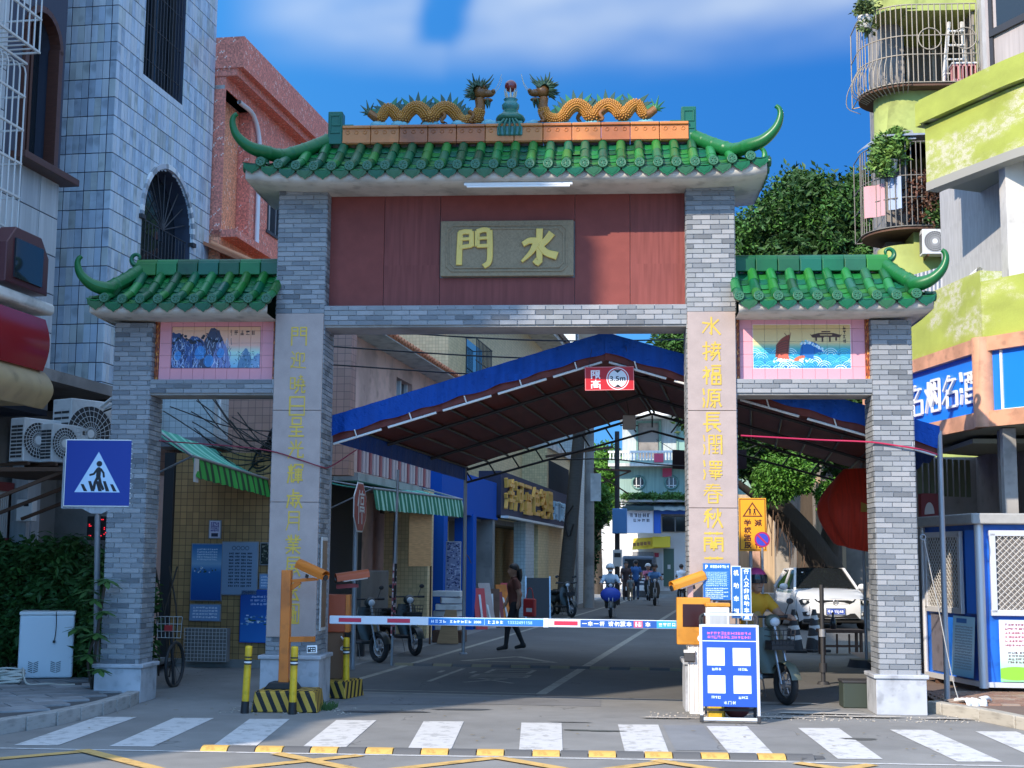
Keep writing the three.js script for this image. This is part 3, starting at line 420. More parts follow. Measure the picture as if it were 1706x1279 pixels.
const flower = print(64, 256, (g, w, h) => { fill(g, '#9c4a20', 0, 0, w, h); for (let i = 0; i < 90; i++) { g.fillStyle = pick(['#d8822c', '#5a2412', '#e09a48', '#3c1a10']); g.beginPath(); g.arc(rnd() * w, rnd() * h, rr(3, 7), 0, 7); g.fill(); } });
for (const [x0, x1, mat, lab] of [[LS[1], LM[0], muralL, 'tile picture of blue mountains under a peach sky'], [RM[1], RS[0], muralR, 'tile picture of a red junk on blue waves']]) {
  const mu = G(gate, 'tile_picture'); mu.userData.label = lab;
  P(mu, 'backing', [b6(x0, x1, 3.64, 4.37, -0.30, -0.125)], M.mortar);
  const a = x0 + 0.055, b = x1 - 0.05, c = 3.645, d = 4.365, nx = 10, ny = 5;
  for (let i = 0; i < nx; i++) for (let j = 0; j < ny; j++) {
    const w = (b - a) / nx, h = (d - c) / ny, g = new THREE.PlaneGeometry(w - 0.003, h - 0.003), uv = g.attributes.uv; for (let k = 0; k < 4; k++) uv.setXY(k, (i + uv.getX(k)) / nx, (j + uv.getY(k)) / ny);
    const t = new THREE.BoxGeometry(w - 0.003, h - 0.003, 0.012), tu = t.attributes.uv; for (let k = 0; k < tu.count; k++) tu.setXY(k, (i + tu.getX(k)) / nx, (j + tu.getY(k)) / ny);
    const m = P(mu, 'wall_tile', t, mat); m.position.set(a + (i + 0.5) * w, c + (j + 0.5) * h, -0.118 + rr(-0.001, 0.001));
  }
  for (const x of [x0 + 0.026, x1 - 0.024]) P(mu, 'edge_strip', [place(new THREE.BoxGeometry(0.05, 0.72, 0.03), x, 4.005, -0.112)].map((g) => (g.userData.keepUV = true, g)), flower);
}
// ------------------------------------------------ roofs
const glaze = [[0.0084, 0.146, 0.036], [0.0132, 0.189, 0.0396], [0.006, 0.12, 0.0504], [0.021, 0.206, 0.0324], [0.0072, 0.107, 0.0612], [0.006, 0.095, 0.0288], [0.018, 0.206, 0.0576], [0.03, 0.163, 0.0288], [0.012, 0.086, 0.0324], [0.021, 0.129, 0.0612]].map((c, i) => Mt(c, 0.36 + 0.03 * (i % 4), { phys: true, clearcoat: 0.12, clearcoatRoughness: 0.25, specularIntensity: 0.7, map: i % 3 ? tBlotch : tGrain, bump: tFine, bs: 0.001 }));
const capM = Mt([0.028, 0.14, 0.06], 0.35, { map: tGrain }), fresco = Mt([0.66, 0.63, 0.56], 0.85, { map: rep(tBlotch, 1.7), bump: tFine, bs: 0.001 });
const seg = (n, r, l, flare) => { // half-round tile, lying along z from 0 to l
  return J(thick(n, 1, (u, v) => { const a = Math.PI * (1 - u) * 1.06 - 0.09, R = r * (v > 0.5 ? flare : 1); return [R * Math.cos(a), R * Math.sin(a), v * l]; }, (u) => { const a = Math.PI * (1 - u); return [-0.012 * Math.cos(a), -0.012 * Math.sin(a), 0]; }));
};
const capGeo = J([lathe([[0, 0.028], [0.012, 0.030], [0.020, 0.024], [0.032, 0.030], [0.040, 0.024], [0.050, 0.032], [0.058, 0.026], [0.058, -0.02], [0, -0.02]], 14, 0, 0, 0, Math.PI / 2, 0, 0), ...[0, 1, 2, 3, 4, 5].map((k) => { const a = k * Math.PI / 3; return sph(0.0085, 0.027 * Math.cos(a), 0.027 * Math.sin(a), 0.029, 6); })]);
const dripGeo = J([ext([[-0.094, 0.035], [-0.06, 0.012], [0, 0.003], [0.06, 0.012], [0.094, 0.035], [0.088, -0.02], [0.05, -0.055], [0.022, -0.066], [0, -0.088], [-0.022, -0.066], [-0.05, -0.055], [-0.088, -0.02]], 0.012, 0.003), ext([[-0.06, 0], [0, -0.008], [0.06, 0], [0.045, -0.03], [0, -0.062], [-0.045, -0.03]], 0.004, 0.001, 0, 0, 0.014)]);
function roof(opt) {
  const { x0, x1, hipL, hipR, yr, ye, zE, up, nCols } = opt, r = G(gate, 'roof'), zr = GZ, lenH = zE - zr;
  // x0, x1: eave ends; hipL, hipR: ridge ends (equal to x0 or x1 where the roof meets a wall); surface height at slope fraction t
  const lift = (x) => { let u = 0; if (hipL > x0) u = Math.max(u, clamp((hipL + 0.1 - x) / (hipL + 0.1 - x0))); if (hipR < x1) u = Math.max(u, clamp((x - hipR + 0.1) / (x1 - hipR + 0.1))); return up * u * u; };
  const surf = (x, t) => { const f = 1 - Math.pow(Math.max(0, 1 - t), 1.35), y = mix(yr, ye, f) + lift(x) * t; return [x, y, zr + t * lenH]; };
  const tStart = (x) => (hipL > x0 && x < hipL ? (hipL - x) / (hipL - x0) : hipR < x1 && x > hipR ? (x - hipR) / (x1 - hipR) : 0);
  const step = (x1 - x0) / nCols, back = [];
  const rows = 7;
  for (let i = 0; i <= nCols; i++) {
    const x = x0 + i * step, t0 = clamp(tStart(x) + 0.02);
    if (t0 > 0.93) continue;
    const nb = Math.max(1, Math.round((1 - t0) * 3));
    for (let k = 0; k < nb; k++) {
      const a = surf(x, mix(t0, 1, k / nb)), b = surf(x, mix(t0, 1, (k + 1) / nb)), dy = b[1] - a[1], dz = b[2] - a[2], l = Math.hypot(dy, dz);
      const g = jig(seg(8, 0.052, l + 0.012, 1.12)), m = P(r, 'barrel_tile', g, pick(glaze)); m.position.set(x, a[1] + 0.012, a[2]); m.rotation.set(Math.atan2(-dy, dz) + rr(-0.012, 0.012), rr(-0.02, 0.02), rr(-0.05, 0.05)); m.position.x += rr(-0.004, 0.004);
      back.push(place(g.clone(), 0, 0, 0, Math.atan2(-dy, dz), 0, 0).translate(x, a[1] + 0.012, a[2]));
    }
    const e = surf(x, 1), cpt = P(r, 'tile_end_cap', capGeo, capM); cpt.position.set(x, e[1] + 0.012, e[2] + 0.012); cpt.rotation.x = -0.12; cpt.rotation.z = rnd() * 6;
  }
  for (let i = 0; i < nCols; i++) {
    const x = x0 + (i + 0.5) * step, t0 = clamp(tStart(x)); if (t0 > 0.95) continue;
    for (let k = Math.floor(t0 * rows); k < rows; k++) {
      const a = surf(x, Math.max(t0, k / rows)), b = surf(x, Math.min(1.0, (k + 1.25) / rows)), dy = b[1] - a[1], dz = b[2] - a[2], w = step * 0.5 + 0.01;
      const g = J(thick(4, 1, (u, v) => { const s = 2 * u - 1; return [s * w * (1 - 0.0 * v), a[1] + dy * v - 0.035 + 0.028 * s * s + (v > 0.5 ? 0.010 : 0), a[2] + dz * v + (v > 0.5 ? 0.022 * (1 - s * s) : 0)]; }, [0, -0.011, 0]));
      g.translate(x, 0, 0); const pm = P(r, 'pan_tile', g, pick(glaze)); pm.position.set(rr(-0.003, 0.003), rr(-0.004, 0.004), rr(-0.008, 0.008)); back.push(g.clone());
    }
    const e = surf(x, 1), d = P(r, 'drip_tile', dripGeo, pick([glaze[2], glaze[4], capM])); d.position.set(x, e[1] - 0.045, e[2] + 0.01); d.rotation.x = 0.18;
  }
  // the far slope, mirrored, one piece; and the sloping ends
  const bm = mergeGeometries(back.map((g) => g.index ? g.toNonIndexed() : g), false); bm.scale(1, 1, -1); bm.translate(0, 0, 2 * GZ); { const p = bm.attributes.position, n = bm.attributes.normal; for (let i = 0; i < p.count; i += 3) for (const A of [p, n]) { const v = [A.getX(i + 1), A.getY(i + 1), A.getZ(i + 1)]; A.setXYZ(i + 1, A.getX(i + 2), A.getY(i + 2), A.getZ(i + 2)); A.setXYZ(i + 2, ...v); } }
  stuff(P(r, 'rear_tiling', bm, glaze[1]));
  const und = [sheet(28, 6, (u, v) => { const x = mix(x0, x1, u), t = Math.max(tStart(x), v); const s = surf(x, t); return [s[0], s[1] - 0.05, s[2]]; }), sheet(28, 6, (u, v) => { const x = mix(x1, x0, u), t = Math.max(tStart(x), v), s = surf(x, t); return [s[0], s[1] - 0.05, 2 * GZ - s[2]]; })];
  const ends = [];
  for (const [xe, xr, sg] of [[x0, hipL, -1], [x1, hipR, 1]]) {
    if (xe === xr) continue;
    const f = (u, v) => { const t = v, half = lenH * t, z = GZ + (2 * u - 1) * half * -sg, x = mix(xr, xe, t), y = mix(yr, ye, 1 - Math.pow(Math.max(0, 1 - t), 1.35)) + up * t * t * Math.pow(Math.abs(2 * u - 1), 2) - 0.02; return [x, y, z]; };
    ends.push(sheet(12, 6, f));
    for (let k = -3; k <= 3; k++) { const z = GZ + k * 0.18, ts = clamp(Math.abs(k) * 0.18 / lenH + 0.05); const a = f(0.5, ts), b = f(0.5, 1); a[2] = b[2] = z; a[1] += 0.02; b[1] += 0.03 + up * (Math.abs(k * 0.18) / lenH) ** 2; P(r, 'end_barrel_tile', [bar(a, b, 0.052, 8)], pick(glaze)); const c = P(r, 'tile_end_cap', capGeo, capM); c.position.set(b[0] + sg * 0.01, b[1], z); c.rotation.y = sg * Math.PI / 2; }
  }
  P(r, 'tile_bed', [...und, ...ends], Mt([0.03, 0.10, 0.05], 0.8, { ...DS, map: tBlotch }));
  // plastered eave: a cove that rises towards the corners
  const ya = opt.ys, eL = hipL > x0 ? 0.02 : 0, eR = hipR < x1 ? 0.02 : 0;
  const low = (x) => ya + 0.55 * lift(x), X0 = x0 + eL, X1 = x1 - eR, zf = zE - 0.035;
  const prof = (x) => { const yl = low(x), yt = surf(clamp(x, x0, x1), 1)[1] - 0.045, ov = 0; return [[yl, -0.02], [yl - 0.004, zf * 0.5], [yl + 0.002, zf], [yt, zf + 0.004], [yt + 0.02, zf - 0.1]]; };
  const half = sheet(40, 4, (u, v) => { const x = mix(X0, X1, u), p = prof(x), k = Math.min(3, Math.floor(v * 4)), f = v * 4 - k; return [x, mix(p[k][0], p[k + 1][0], f), mix(p[k][1], p[k + 1][1], f)]; });
  const half2 = sheet(40, 4, (u, v) => { const x = mix(X1, X0, u), p = prof(x), k = Math.min(3, Math.floor(v * 4)), f = v * 4 - k; return [x, mix(p[k][0], p[k + 1][0], f), 2 * GZ - mix(p[k][1], p[k + 1][1], f)]; });
  const mid = [], top = [];
  mid.push(sheet(30, 1, (u, v) => { const x = mix(X0, X1, u); return [x, low(x), mix(2 * GZ + 0.02, -0.02, v)]; }));
  for (const [xe, on, sg] of [[X0, eL, -1], [X1, eR, 1]]) if (on) mid.push(sheet(16, 3, (u, v) => { const z = mix(2 * GZ - zf, zf, sg > 0 ? 1 - u : u), yl = low(xe), yt = surf(xe, 1)[1] - 0.045; const e = Math.abs(z - GZ) / (zf - GZ); return [xe + sg * 0.012 * v, mix(yl, yt, v) - 0.02 * (1 - e * e), z]; }));
  P(r, 'plaster_eave', [half, half2, ...mid], Mt([0.60, 0.57, 0.50], 0.85, { ...DS, map: rep(tBlotch, 1.3) }));
  // hip ridges ending in upturned horns
  for (const [xe, xr, sg] of [[x0, hipL, -1], [x1, hipR, 1]]) {
    if (xe === xr) continue;
    for (const back of [0, 1]) {
      const Z = (z) => (back ? 2 * GZ - z : z), e = surf(xe, 1), q = opt.horn, pts = [];
      for (let k = 0; k <= 3; k++) { const t = k / 3 * 0.55, s = surf(mix(xr, xe, t), t); pts.push([s[0], s[1] + 0.06, Z(s[2])]); }
      for (const [a, b, c] of [[-0.22, 0.125, -0.12], [-0.05, 0.165, 0], [0.08, 0.29, 0.05], [0.125, 0.43, 0.06], [0.11, 0.50, 0.06], [0.075, 0.53, 0.055]]) pts.push([e[0] + sg * a * q, e[1] + b * q, Z(e[2] + c)]);
      P(r, 'hip_ridge', [tube(pts, (t) => 0.082 * (t < 0.60 ? 1 : Math.max(0.24, 1 - 1.75 * (t - 0.60))) + (t < 0.6 && (t * 9) % 1 < 0.12 ? 0.007 : 0), 84, 10)], glaze[back ? 1 : 0]);
    }
  }
  return { r, surf, low };
}
const main = roof({ x0: -3.04, x1: 2.86, hipL: -2.22, hipR: 2.06, yr: 6.47, ye: 5.985, zE: 0.45, up: 0.10, nCols: 29, ys: 5.825, horn: 1.0 });
const wl = roof({ x0: -4.78, x1: -2.72, hipL: -4.42, hipR: -2.72, yr: 4.93, ye: 4.475, zE: 0.45, up: 0.05, nCols: 10, ys: 4.325, horn: 0.85 });
const wr = roof({ x0: 2.51, x1: 4.62, hipL: 2.51, hipR: 4.22, yr: 4.93, ye: 4.475, zE: 0.45, up: 0.05, nCols: 10, ys: 4.325, horn: 0.85 });
// main ridge: orange glazed blocks between two fret-shaped end pieces
{
  const ochre = [[0.50, 0.15, 0.03], [0.56, 0.19, 0.04], [0.45, 0.13, 0.03]].map((c) => Mt(c, 0.4, { map: tBlotch, bump: tGrain, bs: 0.004 })), rg = G(gate, 'ridge');
  for (let i = 0; i < 12; i++) { const w = (2.04 + 2.02) / 12, x = -2.02 + (i + 0.5) * w - 0.02; P(rg, 'ridge_block', [rb(w - 0.006, 0.20, 0.20, 0.008, x, 6.55, GZ), rb(w - 0.006, 0.035, 0.25, 0.01, x, 6.655, GZ), bx(w - 0.01, 0.02, 0.23, x, 6.475, GZ), ...[-1, 0, 1].map((k) => place(new THREE.TorusGeometry(0.02, 0.006, 5, 10), x + k * w * 0.3, 6.595, GZ + 0.101))], pick(ochre)); }
  P(rg, 'ridge_cap_tile', [rb(4.0, 0.02, 0.16, 0.006, -0.07, 6.682, GZ)], Mt([0.05, 0.22, 0.30], 0.3));
  for (const s of [-1, 1]) { const X = s < 0 ? -2.13 : 2.02; P(rg, 'fret_ornament', [rb(0.17, 0.40, 0.17, 0.01, X, 6.66, GZ), rb(0.14, 0.24, 0.17, 0.01, X - s * 0.15, 6.58, GZ), ...[[0, 0.15, 0.12, 0.018], [-0.055, 0.05, 0.018, 0.2], [0.055, 0.09, 0.018, 0.14], [0.01, 0.03, 0.09, 0.018], [0.0, -0.06, 0.12, 0.018], [-s * 0.15, -0.03, 0.10, 0.018], [-s * 0.15, -0.12, 0.10, 0.018]].map(([a, b, c, d]) => rb(c, d, 0.014, 0.004, X + a, 6.66 + b, GZ + 0.088))], glaze[4]); }
}
for (const [a, b, s] of [[-4.47, -2.725, -1], [2.515, 4.26, 1]]) {
  const rg = G(gate, 'ridge'), n = 7;
  for (let i = 0; i < n; i++) { const w = (b - a) / n; P(rg, 'ridge_block', [rb(w - 0.006, 0.15, 0.17, 0.012, a + (i + 0.5) * w, 4.975, GZ), place(new THREE.CylinderGeometry(0.05, 0.05, w - 0.004, 10), a + (i + 0.5) * w, 5.055, GZ, 0, 0, Math.PI / 2)], pick(glaze)); }
  const X = s < 0 ? a : b, c = []; for (let k = 0; k <= 14; k++) { const t = k / 14 * 5.2, r = 0.085 * (1 - k / 19); c.push([X + s * (0.0 + r * Math.sin(t)) + s * 0.01, 5.10 - r * Math.cos(t) + 0.02, GZ]); }
  P(rg, 'ridge_scroll', [tube(c, (t) => 0.034 * (1 - 0.5 * t), 40, 8)], glaze[2]);
}
// fluorescent batten under the main eave
P(gate, 'lamp_batten', [rb(1.22, 0.035, 0.05, 0.006, 0.08, 5.80, 0.36)], M.white); P(gate, 'lamp_tube', [place(new THREE.CylinderGeometry(0.014, 0.014, 1.16, 8), 0.08, 5.772, 0.37, 0, 0, Math.PI / 2)], Mt([0.8, 0.8, 0.78], 0.3));
// ------------------------------------------------ ornaments that stand on the ridge
{
  const scale2 = Mt([0.54, 0.24, 0.035], 0.3, { map: tGrain }), scale = Mt([0.44, 0.17, 0.03], 0.38, { map: rep(tFine, 0.12), bump: rep(tFine, 0.10), bs: 0.006 }), mane = Mt([0.03, 0.075, 0.04], 0.4), head = Mt([0.30, 0.13, 0.03], 0.4, { map: tFine }), cream = Mt([0.6, 0.55, 0.42], 0.5), seaM = Mt([0.14, 0.36, 0.40], 0.4), leaf = Mt([0.03, 0.16, 0.06], 0.35);
  const dragon = (o, k) => {
    const y = (x) => 0.06 + 0.17 * Math.pow(Math.abs(Math.sin((x + 0.13) * Math.PI / 0.355)), 0.9), pts = [];
    pts.push([-1.22, 0.17, 0], [-1.10, 0.10, 0]); for (let x = -1.0; x < -0.12; x += 0.045) pts.push([x, y(x), 0.025 * Math.sin(x * 9)]); pts.push([-0.06, 0.05, 0], [0.05, 0.09, 0.0], [0.10, 0.22, 0], [0.085, 0.33, 0]);
    const rad = (t) => 0.024 + 0.050 * Math.pow(Math.sin(Math.PI * clamp(0.08 + 0.86 * t)), 0.6) + 0.010 * (t > 0.8 ? 1 : 0);
    P(o, 'body', [tube(pts, rad, 120, 10)], scale);
    const c = new THREE.CatmullRomCurve3(pts.map(V));
    for (let i = 0; i < 40; i++) { const t = 0.05 + i / 40 * 0.83, p = c.getPointAt(t), tg = c.getTangentAt(t), u = new THREE.Vector3(-tg.y, tg.x, 0), r = rad(t); if (u.y < 0.12) continue; const s = P(o, 'back_spine', [ext([[-0.034, -0.02], [0.034, -0.02], [0.012, 0.045], [-0.016, 0.10 + 0.02 * (i % 2)]], 0.016, 0.003, 0, 0, -0.008)], i % 3 ? mane : leaf); s.position.set(p.x + u.x * r, p.y + u.y * r, p.z); s.rotation.z = Math.atan2(u.y, u.x) - Math.PI / 2; }
    const sc = []; for (let i = 0; i < 150; i++) { const t = 0.07 + 0.86 * (i / 150), p = c.getPointAt(t), tg = c.getTangentAt(t), r = rad(t); for (let k = 0; k < 8; k++) { const al = k * Math.PI / 4 + (i % 2) * Math.PI / 8, nx = -tg.y * Math.sin(al), ny = tg.x * Math.sin(al), nz = Math.cos(al); sc.push(place(new THREE.SphereGeometry(0.014, 5, 4), p.x + nx * r * 0.97, p.y + ny * r * 0.97, p.z + nz * r * 0.97)); } } stuff(P(o, 'scales', sc, scale2));
    P(o, 'tail_fan', [[0.9, 0.14], [1.5, 0.17], [2.1, 0.15], [2.7, 0.12], [3.2, 0.08]].map(([a, l]) => place(cy(0.002, 0.026, l, 0, l / 2, 0, 5), -1.22, 0.17, 0, 0, 0, a - Math.PI / 2 + 0.3)), k ? leaf : mane);
    for (const [x, s] of [[-0.02, 1], [-0.36, 1], [-0.62, -1], [0.07, -1]]) P(o, 'leg', [tube([[x, 0.16, s * 0.03], [x + 0.05, 0.10, s * 0.075], [x + 0.01, 0.03, s * 0.085], [x + 0.05, 0.01, s * 0.10]], (t) => 0.030 - 0.014 * t, 12, 6), ...[-1, 0, 1].map((q) => bar([x + 0.04, 0.02, s * 0.09], [x + 0.085, 0.0, s * 0.10 + q * 0.022], 0.008, 5, 0.002))], scale);
    const hd = G(o, 'head', [0.10, 0.37, 0]);
    hd.scale.setScalar(1.15); P(hd, 'skull', [sph(0.075, 0, 0.03, 0, 12, 1.0, 0.95, 0.9), sph(0.055, 0.075, 0.015, 0, 12, 1.35, 0.72, 0.85), sph(0.045, 0.075, -0.055, 0, 10, 1.25, 0.5, 0.8), sph(0.022, 0.135, 0.035, 0.022, 8), sph(0.022, 0.135, 0.035, -0.022, 8), sph(0.026, 0.04, 0.075, 0.04, 8), sph(0.026, 0.04, 0.075, -0.04, 8)], head);
    for (const s of [-1, 1]) { P(hd, 'eye', [sph(0.014, 0.058, 0.078, s * 0.052, 8)], M.black); P(hd, 'horn', [tube([[-0.02, 0.09, s * 0.04], [-0.06, 0.14, s * 0.07], [-0.075, 0.20, s * 0.10]], (t) => 0.018 * (1 - 0.8 * t), 8, 5), tube([[0.03, 0.10, s * 0.035], [0.09, 0.14, s * 0.05], [0.135, 0.20, s * 0.055]], (t) => 0.017 * (1 - 0.8 * t), 8, 5)], mane); P(hd, 'whisker', [tube([[0.13, 0.02, s * 0.03], [0.19, 0.10, s * 0.05], [0.22, 0.20, s * 0.05]], 0.0028, 10, 4)], cream); }
    const mg = []; for (let i = 0; i < 64; i++) { const a = 0.5 + 3.3 * (i / 63), z = rr(-0.08, 0.08), l = rr(0.05, 0.12); mg.push(place(cy(0.001, 0.021, l, 0, l / 2, 0, 5), -0.02 + 0.05 * Math.cos(a), 0.03 + 0.06 * Math.sin(a), z, z * 8, 0, a - Math.PI / 2 + rr(-0.2, 0.2))); }
    for (let i = 0; i < 9; i++) mg.push(place(cy(0.001, 0.014, 0.08, 0, 0.04, 0, 5), 0.05 + i * 0.006, -0.06, rr(-0.04, 0.04), 0, 0, Math.PI + rr(-0.4, 0.3)));
    stuff(P(hd, 'mane', mg, mane));
    for (const x of [-0.15, -0.5, -0.87, -1.12, 0.2]) P(o, 'wave_base', [sph(0.075, x, 0.01, 0.02, 10, 1.2, 0.75, 0.6), sph(0.05, x + 0.07, 0.01, 0.03, 10, 1, 0.8, 0.6)], seaM);
  };
  const d1 = T('dragon_ornament', 'shaded glazed dragon on the left half of the main ridge, facing right', 'dragon ornament', [-0.52, 6.69, GZ]); dragon(d1, 0);
  const d2 = T('dragon_ornament', 'sunlit orange dragon on the right half of the main ridge, facing left', 'dragon ornament', [0.42, 6.69, GZ], Math.PI); dragon(d2, 1);
  const f = T('pearl_finial', 'glazed lotus finial with dark red pearl between the two dragons', 'finial', [-0.06, 6.52, GZ]);
  const tq = Mt([0.05, 0.22, 0.20], 0.3, { bump: tGrain, bs: 0.004, map: tBlotch });
  P(f, 'base', [rb(0.30, 0.18, 0.24, 0.02, 0, 0.10, 0)], tq);
  P(f, 'shell', [lathe([[0.02, 0.18], [0.15, 0.20], [0.175, 0.235], [0.16, 0.27], [0.10, 0.31], [0.085, 0.35]], 20), ...[-2, -1, 0, 1, 2].map((k) => tube([[k * 0.055, 0.02, 0.125], [k * 0.06, 0.12, 0.16], [k * 0.03, 0.2, 0.15]], 0.014, 8, 5))], Mt([0.03, 0.14, 0.09], 0.3, { map: tBlotch }));
  P(f, 'vase', [lathe([[0.07, 0.34], [0.10, 0.37], [0.105, 0.41], [0.08, 0.44], [0.07, 0.46], [0.085, 0.48], [0, 0.48]], 18)], tq);
  P(f, 'flame_petals', [0, 1, 2, 3, 4, 5, 6, 7].map((k) => { const a = k * Math.PI / 4; return tube([[0.035 * Math.cos(a), 0.46, 0.035 * Math.sin(a)], [0.06 * Math.cos(a), 0.53, 0.06 * Math.sin(a)], [0.075 * Math.cos(a), 0.60, 0.075 * Math.sin(a)]], (t) => 0.018 * (1 - 0.8 * t), 8, 5); }), cream);
  P(f, 'pearl', [sph(0.073, 0, 0.645, 0, 24)], Mt([0.16, 0.012, 0.012], 0.15, { phys: true, clearcoat: 0.6, clearcoatRoughness: 0.05 }));
}
// ---------------------------------------------------------------- left side of the street.  Local axes of onStreet things: x to the right across the street, -z onwards along it
const tileM = [[0.56, 0.64, 0.70], [0.62, 0.68, 0.73], [0.49, 0.57, 0.65], [0.66, 0.70, 0.72], [0.54, 0.58, 0.56]].map((c, i) => Mt(c, 0.2 + 0.05 * i, { map: i % 2 ? rep(tStreak, 1.9) : rep(tBlotch, 2.7) }));
const joint = Mt([0.05, 0.06, 0.09], 0.9);
// a wall of (u along, y up) with holes, extruded: returns geometry in the plane x = 0 facing +x, u running to -z
function wallX(u0, u1, y0, y1, holes, t) {
  const s = shape([[u0, y0], [u1, y0], [u1, y1], [u0, y1]]);
  for (const h of holes) { const p = new THREE.Path(); h.forEach((q, i) => (i ? p.lineTo(...q) : p.moveTo(...q))); s.holes.push(p); }
  const g = new THREE.ExtrudeGeometry(s, { depth: t, bevelEnabled: false }); g.rotateY(Math.PI / 2); return g;      // x = 0..t, z = -u
}
const rectH = (a, b, c, d) => [[a, c], [b, c], [b, d], [a, d]];
const archH = (a, b, c, d) => { const r = (b - a) / 2, p = [[a, c], [b, c]]; for (let i = 0; i <= 14; i++) { const t = i / 14 * Math.PI; p.push([(a + b) / 2 + r * Math.cos(t), d + r * Math.sin(t)]); } return p; };
const inPoly = (u, y, poly) => inside(u, y, poly);
{
  // tiled stair tower
  const t = onStreet('stair_tower', 'tall apartment tower faced with pale blue vertical tiles, arched window beside the street', 'building', 19.0, -9.45), W = 1.10, L = 3.85, Y0 = 3.9, Y1 = 13.6;
  const tallW = rectH(0.92, 2.5, 9.25, 13.2), arch = archH(1.12, 3.04, 5.0, 7.02);
  P(t, 'wall', [place(wallX(0, L, Y0, Y1, [tallW, arch], 0.3), -0.3 - 0.006, 0, 0), b6(-W, -0.31, Y0, Y1, -L, -0.006)], joint);
  const gAs = Array.from({ length: 14 }, () => jig(J([rb(0.103, 0.281, 0.014, 0.003)]))), rest = tileM.map(() => []); let n = 0;
  const bold = (i, k) => (i % k === 0 ? 0.010 : 0);
  for (let r = 0; r < Math.floor((Y1 - Y0) / 0.292); r++) for (let c = 0; c < 10; c++) {
    const y = Y0 + (r + 0.5) * 0.292, x = -W + (c + 0.5) * (W / 10);
    const m = (P(t, 'wall_tile', pick(gAs), pick(tileM))); m.position.set(x + bold(c, 3) * 0.6, y, 0.0); m.scale.set(c % 3 === 0 ? 0.95 : 1, r % 2 ? 0.985 : 1, 1); m.rotation.set(rr(-0.012, 0.012), rr(-0.02, 0.02), 0); n++;
  }
  for (let r = 0; r < Math.floor((Y1 - Y0) / 0.292); r++) for (let c = 0; c < 35; c++) {
    const y = Y0 + (r + 0.5) * 0.292, u = (c + 0.5) * 0.11;
    const near = (p) => [[-1, -1], [1, -1], [1, 1], [-1, 1], [0, 0]].some(([a, b]) => inPoly(u + a * 0.05, y + b * 0.14, p));
    if (near(tallW) || near(arch)) {      // tiles cut round the openings
      for (let a = 0; a < 3; a++) for (let b = 0; b < 8; b++) { const uu = u - 0.0515 + (a + 0.5) * 0.1030 / 3, yy = y - 0.1405 + (b + 0.5) * 0.281 / 8; if (inPoly(uu, yy, tallW) || inPoly(uu, yy, arch)) continue; const h = bx(0.014, 0.281 / 8, 0.1030 / 3, 0, yy, -uu); rest[r % 5].push(J([h])); rest[r % 5].at(-1).userData.keepUV = true; }
      continue;
    }
    const h = pick(gAs).clone(); h.scale(c % 3 === 0 ? 0.94 : 1, r % 2 ? 0.985 : 1, 1); h.rotateY(Math.PI / 2); h.translate(0, y, -u); h.userData.keepUV = true; rest[Math.floor(rnd() * 5)].push(h);
  }
  rest.forEach((g, k) => stuff(P(t, 'tiling', mergeGeometries(g, false), tileM[k])));
  const wn = G(t, 'barred_window'); P(wn, 'recess', [b6(-0.32, -0.26, 9.25, 13.2, -2.5, -0.92)], M.glass); P(wn, 'frame', [b6(-0.24, -0.18, 9.25, 13.2, -1.06, -0.94), b6(-0.24, -0.18, 9.25, 13.2, -2.48, -2.38), b6(-0.24, -0.18, 9.25, 13.2, -1.7, -1.62), b6(-0.24, -0.18, 9.25, 9.33, -2.48, -0.94), b6(-0.24, -0.18, 11.3, 11.38, -2.48, -0.94)], M.dark);
  P(wn, 'security_bars', [...Array.from({ length: 13 }, (_, i) => bar([-0.05, 9.25, -1.0 - i * 0.12], [-0.05, 13.2, -1.0 - i * 0.12], 0.009, 5)), ...[9.6, 10.2, 10.8, 11.4, 12].map((y) => bar([-0.05, y, -0.94], [-0.05, y, -2.48], 0.008, 5))], M.darkMetal);
  const ar = G(t, 'arched_window'); P(ar, 'recess', [b6(-0.34, -0.28, 5.0, 8.0, -3.04, -1.12)], M.glass);
  P(ar, 'security_bars', [...Array.from({ length: 11 }, (_, i) => { const a = i / 10 * Math.PI; return bar([-0.08, 7.0, -2.08], [-0.08, 7.0 + 0.94 * Math.sin(a), -2.08 + 0.94 * Math.cos(a)], 0.011, 5); }), ...Array.from({ length: 15 }, (_, i) => bar([-0.08, 5.0, -1.15 - i * 0.132], [-0.08, 7.0, -1.15 - i * 0.132], 0.010, 5)), ...[5.5, 6, 6.5, 7].map((y) => bar([-0.08, y, -1.12], [-0.08, y, -3.04], 0.010, 5))], M.darkMetal);
  const brick = J([rb(0.07, 0.085, 0.10, 0.004)]);
  for (let i = 0; i <= 34; i++) { const a = i / 34 * Math.PI, m = P(ar, 'arch_brick', brick, pick([greyStone, M.white, brickM[1]])); m.position.set(0.012, 7.02 + 1.02 * Math.sin(a), -2.08 + 1.02 * Math.cos(a)); m.rotation.x = Math.PI / 2 - a; m.rotation.x = -(a - Math.PI / 2) * -1 * -1; }
  for (const z of [-1.06, -3.10]) P(ar, 'impost', [rb(0.10, 0.07, 0.14, 0.006, 0.015, 6.97, z)], M.dark);
  // white tiled block at the far left, with an arched brown window
  const wt = [[0.50, 0.52, 0.52], [0.46, 0.48, 0.49], [0.54, 0.55, 0.54]].map((c) => Mt(c, 0.4, { map: rep(tStreak, 2.1) }));
  const b = onStreet('white_tiled_building', 'white tiled apartment block at the left edge with arched brown window', 'building', 17.75, -9.62);
  const win = archH(-0.05 - 1.05, -0.05 - 0.12, 6.95, 8.7).map(([u, y]) => [u - 0.05, y]);
